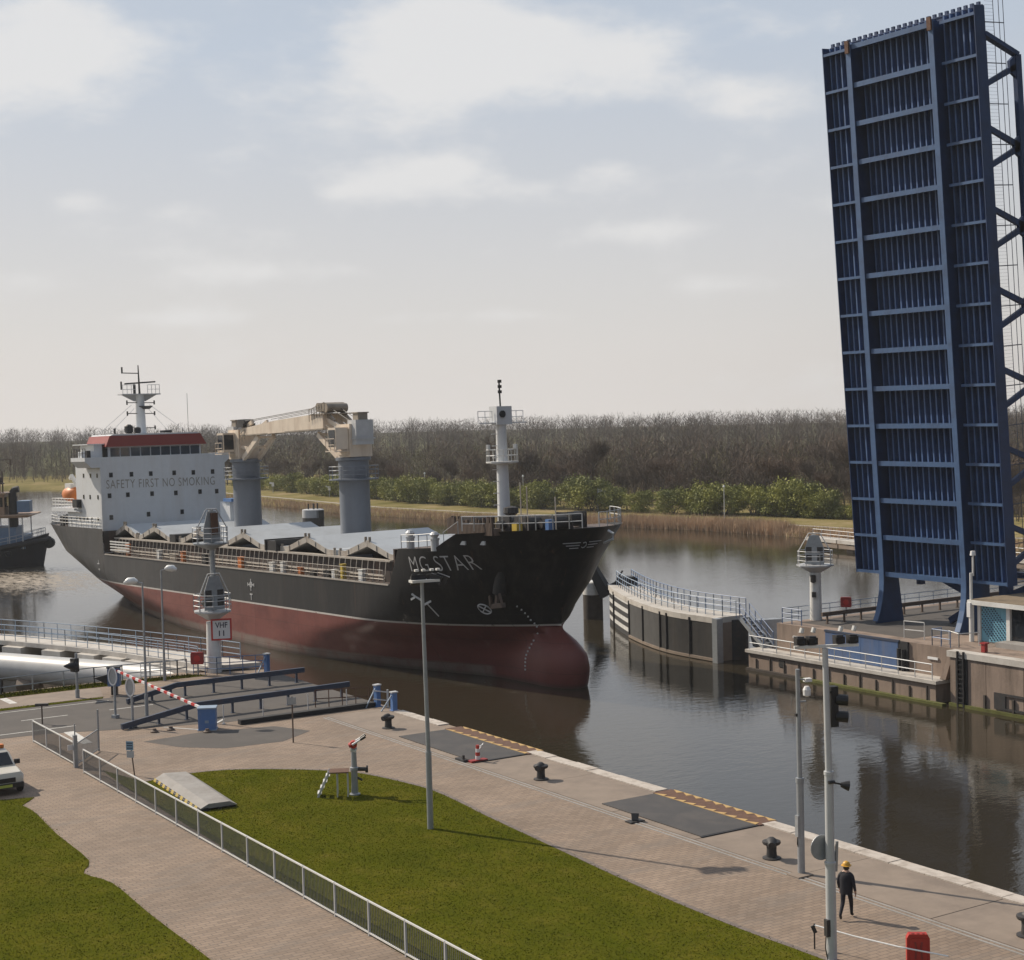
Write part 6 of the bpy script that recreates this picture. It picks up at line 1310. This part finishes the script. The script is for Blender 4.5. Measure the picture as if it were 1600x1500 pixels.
# walking man, seen from behind
def skin_mesh(name, verts, edges, radii, sub=2):
    me = bpy.data.meshes.new(name); me.from_pydata(verts, edges, []); o = bpy.data.objects.new(name + '_source', me); COL.objects.link(o)
    md = o.modifiers.new('skin', 'SKIN'); md.use_smooth_shade = True; sv = me.skin_vertices[0].data
    for i, r in enumerate(radii): sv[i].radius = (r, r) if not isinstance(r, tuple) else r; sv[i].use_root = (i == 0)
    o.modifiers.new('sub', 'SUBSURF').levels = sub
    dg = bpy.context.evaluated_depsgraph_get(); dg.update(); out = bpy.data.meshes.new_from_object(o.evaluated_get(dg)); bpy.data.objects.remove(o); return out
pt = thing('person', 'man in dark work clothes and yellow hard hat walking along the quay', 'person', (35.88, 37.14, 0), R(-62))
# local: +y forward (away from camera), x to his right
V = [(0, 0, .98), (0, .01, 1.15), (0, .02, 1.34), (0, .01, 1.46), (0, .02, 1.545), (0, .035, 1.64), (0, .04, 1.72),
     (.10, 0, .92), (.105, .15, .53), (.10, .20, .10), (.10, .34, .05), (-.10, 0, .92), (-.10, -.06, .52), (-.095, -.36, .19), (-.095, -.28, .05),
     (.19, .0, 1.42), (.27, -.06, 1.16), (.285, .02, .93), (-.19, .01, 1.42), (-.27, .02, 1.16), (-.28, .14, .95),
     (.285, .05, .85), (-.285, .19, .87)]
E_ = [(0, 1), (1, 2), (2, 3), (3, 4), (4, 5), (5, 6), (0, 7), (7, 8), (8, 9), (9, 10), (0, 11), (11, 12), (12, 13), (13, 14), (3, 15), (15, 16), (16, 17), (17, 21), (3, 18), (18, 19), (19, 20), (20, 22)]
RD = [(.165, .12), (.165, .125), (.19, .13), (.15, .10), .06, .088, .082, .10, .075, .05, .045, .10, .075, .05, .045, .085, .06, .047, .085, .06, .047, .035, .035]
bmesh_ = skin_mesh('body', V, E_, RD, 2); bmesh_.materials.clear(); bmesh_.materials.append(MATS['navy_cloth']); bmesh_.materials.append(MATS['skin']); bmesh_.materials.append(MATS['boot'])
for p in bmesh_.polygons:
    c_ = p.center; p.use_smooth = True; p.material_index = 1 if (c_.z > 1.52 or (abs(c_.x) > .24 and c_.z < .92)) else (2 if c_.z < .13 or (c_.x < 0 and c_.z < .2 and c_.y < -.1) else 0)
obj('body', bmesh_, None, pt)
b = MB(); b.lathe([(.165, 1.70), (.17, 1.715), (.125, 1.725), (.122, 1.76), (.10, 1.81), (.05, 1.845), (.01, 1.85)], (0, .04, 0), 18); b.box(-.09, .09, .13, .22, 1.70, 1.712); obj('hard_hat', b, 'hat_yellow', pt, smooth=50)
b = MB(); b.lathe([(.20, .80), (.215, .95), (.21, 1.1), (.225, 1.3), (.20, 1.42), (.10, 1.50)], (0, .0, 0), 16); b.v = [(x, y * .72 + .01, z) for x, y, z in b.v]; obj('jacket', b, 'navy_cloth', pt, smooth=60)
for s_, hx, hy, hz in ((1, .285, .055, .84), (-1, -.285, .195, .86)):   # hands with four curled fingers and a thumb
    v_ = [(hx, hy, hz), (hx, hy + .012, hz - .055)]; e_ = [(0, 1)]; r_ = [.03, .034]
    for f in range(4):
        o_ = -.024 + .016 * f; k = len(v_); ln = (.032, .038, .040, .034)[f]; v_ += [(hx, hy + .012 + o_, hz - .085), (hx - s_ * .006, hy + .014 + o_, hz - .085 - ln), (hx - s_ * .026, hy + .012 + o_, hz - .09 - ln * 1.6)]; e_ += [(1, k), (k, k + 1), (k + 1, k + 2)]; r_ += [.010, .009, .008]
    k = len(v_); v_ += [(hx - s_ * .02, hy + .045, hz - .05), (hx - s_ * .03, hy + .055, hz - .085)]; e_ += [(0, k), (k, k + 1)]; r_ += [.011, .009]
    hm = skin_mesh('hand', v_, e_, r_, 1); hm.materials.clear(); hm.materials.append(MATS['skin']); obj('hand', hm, None, pt)
b = MB(); b.sweep([(.0, .125, 1.625), (.0, .145, 1.61), (0, .13, 1.595)], [.012, .014, .012], 8); obj('nose', b, 'skin', pt, smooth=60)
for s_ in (1, -1): b = MB(); b.sweep([(s_ * .086, .03, 1.66), (s_ * .098, .025, 1.635), (s_ * .088, .03, 1.60)], [.012, .018, .01], 8); obj('ear', b, 'skin', pt, smooth=60)
for s_ in (1, -1): b = MB(); b.lathe([(.002, -.008), (.012, 0), (.002, .008)], (s_ * .032, .122, 1.655), 8); obj('eye', b, 'ink', pt)
b = MB(); b.bar((-.024, .121, 1.572), (.024, .121, 1.572), .008, .008); obj('mouth', b, 'red_box', pt)
b = MB(); b.lathe([(.075, 1.58), (.093, 1.63), (.096, 1.70), (.08, 1.715)], (0, .022, 0), 14); b.v = [(x, min(y, .06), z) for x, y, z in b.v]; obj('hair', b, 'boot', pt, smooth=60)
# ---------------------------------------------------------------- tug, dolphin, jetty
tg = thing('tug', 'dark hulled tug with pale blue wheelhouse following behind the ship', 'tug', (57.3, 229.5, WATER), math.atan2(-.42, .9))
# local: x forward
sec = []
for x, hw_, zt in ((-14, 3.6, 2.4), (-12, 4.3, 2.3), (-4, 4.6, 2.5), (2, 4.5, 3.0), (5.5, 3.9, 3.6), (7.6, 2.7, 4.1), (8.8, 1.2, 4.4), (9.2, .15, 4.5)):
    b_ = hw_ * (.9 if x < 5 else .6); rk = 0 if x < 2 else (x - 2) * .12; sec.append([(x - rk * 1.6, -b_ * .7, -1.5), (x - rk, -b_, 0), (x, -hw_, zt), (x, -hw_ + .15, zt), (x, hw_ - .15, zt), (x, hw_, zt), (x - rk, b_, 0), (x - rk * 1.6, b_ * .7, -1.5)])
loft(sec, 'hull', 'tug_hull', tg, 30)
b = MB(); b.sweep([(2, -4.6, 2.7), (5.5, -4.0, 3.2), (7.7, -2.8, 3.5), (9.2, 0, 3.7), (7.7, 2.8, 3.5), (5.5, 4.0, 3.2), (2, 4.6, 2.7)], .38, 8); b.cyl((9.2, -.6, 3.1), (9.2, .6, 3.1), .75, n=12); obj('bow_fender', b, 'rubber', tg, smooth=60)
b = MB(); b.box(-6, 6.4, -3.2, 3.2, 2.6, 4.4); b.box(-5, 5.2, -3.0, 3.0, 4.4, 5.6); th = obj('deckhouse', b, 'tug_blue', tg)
b = MB(); b.box(-6.4, 7.0, -3.9, 3.9, 7.0, 7.22); b.box(-6.4, 7.6, -4.1, 4.1, 7.22, 7.36); obj('canopy', b, 'tug_orange', tg)
for x in (-5.5, -3, -.5, 2, 4.4, 6.2):
    for y in (-3.6, 3.6): b = MB(); b.cyl((x, y, 2.6), (x, y, 7.0), .08, n=6); obj('stanchion', b, 'pale_metal', tg)
b = MB(); b.box(-.6, 3.6, -2.2, 2.2, 7.36, 10.2); b.box(-.9, 3.9, -2.5, 2.5, 10.2, 10.4); b.box(.6, 2.6, -1.3, 1.3, 10.4, 11.6); wh2 = obj('wheelhouse', b, 'tug_orange', tg); b = MB(); b.box(3.61, 3.66, -2.0, 2.0, 8.5, 9.8); b.box(-.3, 3.4, -2.26, -2.21, 8.5, 9.8); b.box(-.3, 3.4, 2.21, 2.26, 8.5, 9.8); obj('window', b, 'glass_dark', wh2)
b = MB(); b.box(5.2, 6.9, -1.6, 1.0, 7.6, 9.2); obj('locker_box', b, 'tug_blue', tg); b = MB(); b.cyl((4.6, -1.2, 2.6), (4.6, -1.2, 10.4), .55, n=12); b.sweep([(4.6, -1.2, 10.3), (4.9, -1.2, 10.8), (5.5, -1.2, 10.9)], .5, 10); obj('exhaust_stack', b, 'black_steel', tg); b = MB(); b.cyl((4.4, 1.2, 2.6), (4.4, 1.2, 9.8), .45, n=12); b.box(3.9, 5.0, -.4, .5, 7.4, 9.0); obj('exhaust_stack', b, 'brown_rail', tg)
b = MB(); b.cyl((1.9, 0, 10), (1.9, 0, 17.2), .34, .14, n=8); b.bar((.6, 0, 13.6), (3.0, 0, 13.6), .14, .14); b.bar((1.2, 0, 15.0), (4.4, 0, 15.0), .1, .1); b.cyl((4.3, 0, 14.2), (4.3, 0, 15.0), .13, n=6); b.box(1.0, 3.2, -1.0, 1.0, 11.6, 11.75); b.cyl((3.0, .6, 10), (3.0, .6, 13.4), .1, n=6); b.cyl((2.7, 0, 11.7), (2.7, 0, 12.6), .4, n=8); obj('mast', b, 'brown_rail', tg)
b = MB(); b.rail([(2, -4.2, 3.0), (5.3, -3.6, 3.6), (7.4, -2.5, 4.1), (8.7, 0, 4.4), (7.4, 2.5, 4.1), (5.3, 3.6, 3.6), (2, 4.2, 3.0)], .9, (.5, 1), 1.1, .04); obj('rail', b, 'pale_metal', tg)
b = MB(); b.bar((-8, -4.62, 1.9), (-2, -4.68, 2.3), .06, .18); obj('hull_stripe', b, 'white_paint', tg)
b = MB()
for x in (3.0, 4.3): b.sweep([(x + .4 * math.cos(k * math.pi / 6), -4.55, 2.0 + .4 * math.sin(k * math.pi / 6)) for k in range(13)], .12, 6)
obj('tyre_fender', b, 'rubber', tg)
t = thing('mooring_dolphin', 'dark round mooring dolphin in the water behind the hatch covers', 'dolphin', (123.4, 261, WATER)); b = MB(); b.lathe([(1.95, -3), (1.95, 1.9)], n=20); obj('drum', b, 'dark_iron', t, smooth=40); b = MB(); b.lathe([(1.97, 1.9), (1.97, 3.3), (1.6, 3.4)], n=20); obj('drum_top', b, 'pale_metal', t, smooth=40); b = MB()
for x, y in ((-.8, .2), (-.1, -.6), (.3, .5), (.8, -.2), (1.1, .5)): b.cyl((x, y, 3.3), (x, y, 4.4), .13, n=6)
b.box(-.2, 1.2, -1.96, -1.6, 1.6, 3.2); obj('fittings', b, 'black_steel', t)
jt = thing('jetty', 'pale concrete jetty on piles along the far shore behind the bridge', 'jetty', (152, 150, WATER))
for k in range(9):
    p0 = Vector((154.6, 165.6)).lerp(Vector((146, 100)), k / 9); p1 = Vector((154.6, 165.6)).lerp(Vector((146, 100)), (k + 1) / 9 - .004); b = MB(); b.bar((p0.x, p0.y, -2.25), (p1.x, p1.y, -2.25), 2.4, .45); obj('deck_slab', b, 'concrete_pale', jt, world=True); b = MB(); b.box(p0.x - 1.0, p0.x + 1.0, p0.y - 2.6, p0.y - 1.4, -6, -2.48); obj('pile', b, 'concrete', jt, world=True); b = MB(); m_ = (p0 + p1) / 2; b.bar((p0.x - 1.0, p0.y, -2.9), (p1.x - 1.0, p1.y, -2.9), .2, .5); obj('fender_beam', b, 'concrete', jt, world=True)
railing([(154.2, 165.0, -2.0), (146, 100.5, -2.0)], 1.1, 'pale_metal', 'pale railing on the jetty along the far shore', (.5, 1.0), 2.0, .04)
# waterway signs and lamp posts on the far bank
FS = (((163.5, 368.6), 'small white sign on the far bank, leftmost by the after crane'), ((162.7, 335), 'small white sign on the far bank, between the two cranes'), ((164.7, 306), 'small white sign on the far bank, just right of the forward crane'), ((165.2, 271.6), 'small white sign on the far bank, left of the foremast'))
for k, ((x, y), lab) in enumerate(FS):
    t = thing('waterway_sign', lab, 'sign', (x, y, -2.4), R(-50), 'white waterway signs on the far bank'); b = MB(); b.cyl((0, 0, 0), (0, 0, 2.6), .07, n=6); obj('pole', b, 'galvanised', t); b = MB(); b.box(-.3, .35, -.1, -.04, 1.6, 2.6); b.box(-.9, -.3, -.1, -.04, 2.2, 2.7); obj('board', b, 'sign_white', t)
t = thing('waterway_sign', 'larger white sign board on the far bank above the bow', 'sign', (172.5, 240.5, -2.4), R(-55)); b = MB(); b.cyl((-.9, 0, 0), (-.9, 0, 4.3), .09, n=6); obj('pole', b, 'galvanised', t); b = MB(); b.box(-.8, .9, -.1, -.03, 2.6, 4.1); obj('board', b, 'sign_white', t)
for k, (x, y, h_, lab) in enumerate(((173.7, 207.2, 5.2, 'slim lamp post on the far bank right of the bow'), (166.1, 295.9, 6.0, 'slim lamp post on the far bank right of the forward crane'), (169, 262, 6.0, 'slim lamp post on the far bank left of the foremast'))):
    t = thing('lamp_post', lab, 'lamp post', (x, y, -2.4), 0, 'lamp posts on the far bank'); b = MB(); b.cyl((0, 0, 0), (0, 0, h_), .09, .06, n=6); obj('pole', b, 'pale_metal', t); b = MB(); b.lathe([(.08, h_), (.22, h_ + .1), (.1, h_ + .4)], n=8); obj('lamp', b, 'lamp_glass', t)

# ---------------------------------------------------------------- vegetation
def tri_mesh(name, V, m):
    n = len(V); me = bpy.data.meshes.new(name); me.vertices.add(3 * n); me.vertices.foreach_set('co', np.ascontiguousarray(V, dtype=np.float32).reshape(-1)); me.loops.add(3 * n); me.loops.foreach_set('vertex_index', np.arange(3 * n, dtype=np.int32))
    me.polygons.add(n); me.polygons.foreach_set('loop_start', np.arange(0, 3 * n, 3, dtype=np.int32)); me.update(); me.materials.append(MATS[m]); return me
def bare_tree(seed, H, spread):
    """trunk and limbs as tapered bars, twigs as thin slivers"""
    rn = random.Random(seed); limbs = MB(); tw = []
    def grow(p, d, ln, r, lev):
        q = p + d * ln; limbs.cyl(p, q, r, r * .62, n=5 if lev < 2 else 3, cap=False)
        if lev >= 3:
            for k in range(16):
                s0 = p.lerp(q, rn.random()); dd = (d + Vector((rn.gauss(0, .55), rn.gauss(0, .55), rn.gauss(.25, .4)))).normalized(); L_ = rn.uniform(.7, 1.9) * H / 13; e = s0 + dd * L_; w_ = dd.cross(Vector((rn.gauss(0, 1), rn.gauss(0, 1), rn.gauss(0, 1)))).normalized() * .036
                tw.append((s0 - w_, s0 + w_, e))
                for j in range(2):
                    s1 = s0.lerp(e, rn.uniform(.3, .8)); d2 = (dd + Vector((rn.gauss(0, .6), rn.gauss(0, .6), rn.gauss(.1, .5)))).normalized(); w2 = d2.cross(Vector((rn.gauss(0, 1), rn.gauss(0, 1), 1))).normalized() * .028; tw.append((s1 - w2, s1 + w2, s1 + d2 * L_ * .6))
            return
        for k in range(3 if lev else 5):
            a = rn.uniform(0, 6.28); sp = spread * rn.uniform(.6, 1.3); nd = (d + Vector((math.cos(a) * sp, math.sin(a) * sp, rn.uniform(.0, .35)))).normalized(); grow(p.lerp(q, rn.uniform(.55, 1.0) if k else 1.0), nd, ln * rn.uniform(.62, .85), r * .55, lev + 1)
    grow(Vector((0, 0, -.3)), Vector((rn.gauss(0, .05), rn.gauss(0, .05), 1)).normalized(), H * .30, H * .015, 0)
    return limbs, np.array([[tuple(p) for p in t_] for t_ in tw])
TREES = []
for k in range(7):
    lm, tw = bare_tree(20 + k, (12.5, 11, 13.5, 10.5, 12, 14, 9.5)[k], (.5, .62, .45, .7, .55, .42, .75)[k]); me = lm.mesh('trunk', 'bark'); TREES.append((me, tri_mesh('crown', tw, 'twig_red' if k in (1, 4) else 'twig')))
rn = random.Random(77)
spots = []
for k in range(118):   # front of the wood, every trunk row that can be told apart
    t_ = 4.2 + 8.2 * (k / 118) + rn.uniform(-.03, .03); off = 19 + rn.uniform(0, 16) + (k % 3) * 7; spots.append((shore_pt(t_, off), off, t_))
for k, (p, off, t_) in enumerate(spots):
    tm, cm_ = TREES[rn.randrange(7)]; s_ = rn.uniform(.68, 1.05) * (.96 + .18 * math.sin(t_ * 5.1) + .12 * math.sin(t_ * 13.7 + 1))
    frac = int(100 * (k + 1) / 118)
    o = thing('bare_tree', 'leafless brown tree in the front of the wood on the far bank', 'tree', (p.x, p.y, -2.3), rn.uniform(0, 6.28), 'leafless trees on the far bank'); o.scale = (s_, s_, s_ * rn.uniform(.9, 1.1))
    a = obj('trunk', tm, None, o); c_ = obj('crown', cm_, None, o)
# rest of the wood, one mass
def wood(n, tfun, hfun, m, seed, ntw=170):
    rg = np.random.default_rng(seed); out = []
    for k in range(n):
        p = tfun(rg); H = hfun(rg); cr_ = H * rg.uniform(.22, .36); z = np.clip(rg.beta(2.0, 1.5, ntw), 0, 1) * H * .95; rad = cr_ * np.sqrt(np.clip(1 - ((z / H - .6) / .52) ** 2, .02, 1)) * np.sqrt(rg.uniform(0, 1, ntw)); a = rg.uniform(0, 6.28, ntw)
        s0 = np.stack([p[0] + rad * np.cos(a), p[1] + rad * np.sin(a), -2.3 + z * .98], 1); d = np.stack([np.cos(a) * .5 + rg.normal(0, .4, ntw), np.sin(a) * .5 + rg.normal(0, .4, ntw), rg.uniform(.3, 1.4, ntw)], 1); d /= np.linalg.norm(d, axis=1)[:, None]
        L_ = rg.uniform(.9, 2.4, ntw)[:, None] * H / 12; w_ = rg.normal(0, 1, (ntw, 3)); w_ = np.cross(d, w_); w_ /= np.linalg.norm(w_, axis=1)[:, None]; w_ *= .07 * H / 12
        out.append(np.stack([s0 - w_, s0 + w_, s0 + d * L_], 1))
        tr = np.array([p[0], p[1], -2.5]); b0 = H * .018; out.append(np.array([[tr + [-b0, 0, 0], tr + [b0, 0, 0], tr + [rg.normal(0, .3), rg.normal(0, .3), H * .8]], [tr + [0, -b0, 0], tr + [0, b0, 0], tr + [rg.normal(0, .3), rg.normal(0, .3), H * .75]]]))
    return tri_mesh('woodland', np.concatenate(out), m)
def in_wood(rg):
    t_ = rg.uniform(3.6, 16.6)
    while rg.uniform(0, 1) > (.62 + .38 * math.sin(t_ * 7.3)) * (1 if t_ < 12.2 else .4): t_ = rg.uniform(3.6, 16.6)
    p = shore_pt(t_, 40 + rg.uniform(0, 1) ** 1.3 * 130); return (p.x, p.y)
o = bpy.data.objects.new('woodland', wood(260, in_wood, lambda rg: rg.uniform(5.5, 10.5), 'twig_green', 15, 260)); COL.objects.link(o); tag(o, 'budding olive green trees scattered through the far wood', 'wood', kind='stuff')
o = bpy.data.objects.new('woodland', wood(260, in_wood, lambda rg: rg.uniform(7, 12.5), 'twig_red', 16, 230)); COL.objects.link(o); tag(o, 'reddish brown leafless trees scattered through the far wood', 'wood', kind='stuff')
o = bpy.data.objects.new('woodland', wood(620, in_wood, lambda rg: rg.uniform(6.5, 12.0), 'twig', 5, 230)); COL.objects.link(o); tag(o, 'mass of leafless trees deeper in the wood on the far bank', 'wood', kind='stuff')
def under(rg): t_ = rg.uniform(3.6, 16.6); p = shore_pt(t_, 20 + rg.uniform(0, 1) * 60); return (p.x, p.y)
o = bpy.data.objects.new('undergrowth', wood(860, under, lambda rg: rg.uniform(3, 5.5), 'twig', 6, 150)); COL.objects.link(o); tag(o, 'brown leafless undergrowth below the trees of the far bank', 'undergrowth', kind='stuff')
def far_line(rg):
    u = rg.uniform(0, 1); k = rg.integers(0, 5); d = (460, 560, 700, 880, 1080)[k] + rg.uniform(-25, 25); a = R(90 - rg.uniform(5, 62)); return (math.cos(a) * d * 1.0 + 0, math.sin(a) * d)
def far_ok(rg):
    while True:
        p = far_line(rg)
        if p[0] > 330 or p[1] > 575 + abs(p[0]) * .02: return p
o = bpy.data.objects.new('distant_trees', wood(2500, far_ok, lambda rg: rg.uniform(9, 17), 'twig', 8, 110)); COL.objects.link(o); tag(o, 'distant rows of trees along the horizon', 'trees', kind='stuff')
# green shrubs
def shrub(seed):
    rg = np.random.default_rng(seed); nc_ = 52; a = rg.uniform(0, 6.28, nc_); zc = rg.uniform(.14, 1, nc_); rr = np.sqrt(1 - (np.abs(zc - .5) / .62) ** 2.2) * rg.uniform(.55, 1.0, nc_); C = np.stack([rr * np.cos(a) * 3.4, rr * np.sin(a) * 3.0, zc * 4.9], 1); C[:, 2] += rg.normal(0, .2, nc_)
    out = []
    for c_ in C:
        n = 105; P = c_ + rg.normal(0, 1, (n, 3)) * np.array([.58, .58, .40]); P[:, 2] = np.maximum(P[:, 2], .3); u = rg.normal(0, 1, (n, 3)); u /= np.linalg.norm(u, axis=1)[:, None]; v = np.cross(u, rg.normal(0, 1, (n, 3))); v /= np.linalg.norm(v, axis=1)[:, None]; s_ = rg.uniform(.11, .25, n)[:, None]
        out.append(np.stack([P - u * s_, P + v * s_, P + u * s_ * 1.2], 1))
    st = MB(); r_ = random.Random(seed)
    for k in range(9):
        q = C[r_.randrange(nc_)]; st.cyl((r_.gauss(0, .35), r_.gauss(0, .35), -.2), tuple(q * np.array([.8, .8, .9])), .09, .03, n=4, cap=False)
    return st.mesh('trunk', 'bark'), tri_mesh('crown', np.concatenate(out), 'spring_leaf')
SH = [shrub(40 + k) for k in range(5)]
ts = [4.95, 5.2, 5.45, 5.62, 5.8, 5.98, 6.15, 6.32, 6.5, 6.66, 6.82, 7.0, 7.2, 7.34, 7.47, 7.6, 7.68, 7.78, 7.9, 8.02, 8.15, 8.28, 8.42, 8.56, 8.68, 8.8, 8.95, 9.1, 9.25, 9.4, 9.55, 9.7, 9.85, 10.0, 10.15, 10.3, 10.45, 10.6, 10.75, 10.9]
for k, t_ in enumerate(ts):
    if 7.6 < t_ < 7.7: continue
    p = shore_pt(t_ + rn.uniform(-.03, .03), 17.2 + rn.uniform(-.6, 1.8)); a_, c_ = SH[rn.randrange(5)]; s_ = rn.uniform(.75, 1.08) * (.62 if t_ < 5.3 else 1)
    ORD = ['first', 'second', 'third', 'fourth', 'fifth', 'sixth', 'seventh', 'eighth', 'ninth', 'tenth', 'eleventh', 'twelfth', 'thirteenth', 'fourteenth', 'fifteenth', 'sixteenth', 'seventeenth', 'eighteenth', 'nineteenth', 'twentieth']
    name_k = ORD[k] if k < 20 else ORD[39 - k]; side_k = 'from the bridge leaf' if k < 20 else 'from the after crane'
    where = 'right of the bow' if t_ < 6.75 else ('between bow and foremast' if t_ < 7.7 else ('behind the foremast and forward crane' if t_ < 9 else 'behind the cranes'))
    o = thing('shrub', 'fresh green shrub on the far bank, ' + name_k + ' of the row counted ' + side_k, 'shrub', (p.x, p.y, -2.35), rn.uniform(0, 6.28), 'green shrubs in a row on the far bank'); o.scale = (s_ * 1.0, s_ * 1.0, s_ * rn.uniform(.85, 1.1)); obj('trunk', a_, None, o); obj('crown', c_, None, o)
# reeds along the shore
rg = np.random.default_rng(3); n = 46000; tt = rg.uniform(3.0, 12.2, n); of = rg.uniform(-.6, 4.2, n); thick = np.where(((tt > 4.9) & (tt < 7.3)), 1.0, .62)
keep = rg.uniform(0, 1, n) < np.where(((tt > 4.85) & (tt < 7.3)), 1.0, .55); tt, of, thick = tt[keep], of[keep], thick[keep]; n = len(tt)
PX = np.array([tuple(shore_pt(a, b_)) for a, b_ in zip(tt, of)]); H = thick * rg.uniform(1.3, 2.5, n) * (1 - np.clip((of - 2.8) / 2, 0, .6)); a = rg.uniform(0, 6.28, n); w_ = .05; z0 = -3.75 + np.clip(of, 0, 4) * .22
V = np.zeros((n, 3, 3)); V[:, 0] = np.stack([PX[:, 0] - w_ * np.cos(a), PX[:, 1] - w_ * np.sin(a), z0], 1); V[:, 1] = np.stack([PX[:, 0] + w_ * np.cos(a), PX[:, 1] + w_ * np.sin(a), z0], 1); V[:, 2] = np.stack([PX[:, 0] + rg.normal(0, .25, n), PX[:, 1] + rg.normal(0, .25, n), z0 + H], 1)
o = bpy.data.objects.new('reeds', tri_mesh('reeds', V, 'reed')); COL.objects.link(o); tag(o, 'dry straw coloured reeds along the far shore', 'reeds', kind='stuff')
# low far buildings at the horizon
t = thing('distant_building', 'pale low farm building among distant trees at right', 'building', (505, 388, -2.2), R(30)); b = MB(); b.box(-8, 8, -4, 4, 0, 6); obj('wall', b, 'white_ship', t); b = MB(); b.extr([(-8.3, -4.4, 6), (-8.3, 4.4, 6), (-8.3, 0, 8.6)], (16.6, 0, 0)); obj('roof', b, 'galvanised', t)

# ---------------------------------------------------------------- haze: one closed box of even, thin air round the whole scene
hz = MB(); hz.box(-2200, 2200, -500, 2300, -9, 60)
hm = bpy.data.materials.new('haze'); hm.use_nodes = True; nt = hm.node_tree; nt.nodes.clear(); out = nt.nodes.new('ShaderNodeOutputMaterial'); pv = nt.nodes.new('ShaderNodeVolumePrincipled')
pv.inputs['Color'].default_value = (.90, .92, .95, 1); pv.inputs['Density'].default_value = HAZE_DENSITY; pv.inputs['Anisotropy'].default_value = .15
nt.links.new(pv.outputs[0], out.inputs['Volume']); MATS['haze'] = hm
ho = obj('haze', hz, 'haze'); tag(ho, kind='stuff')
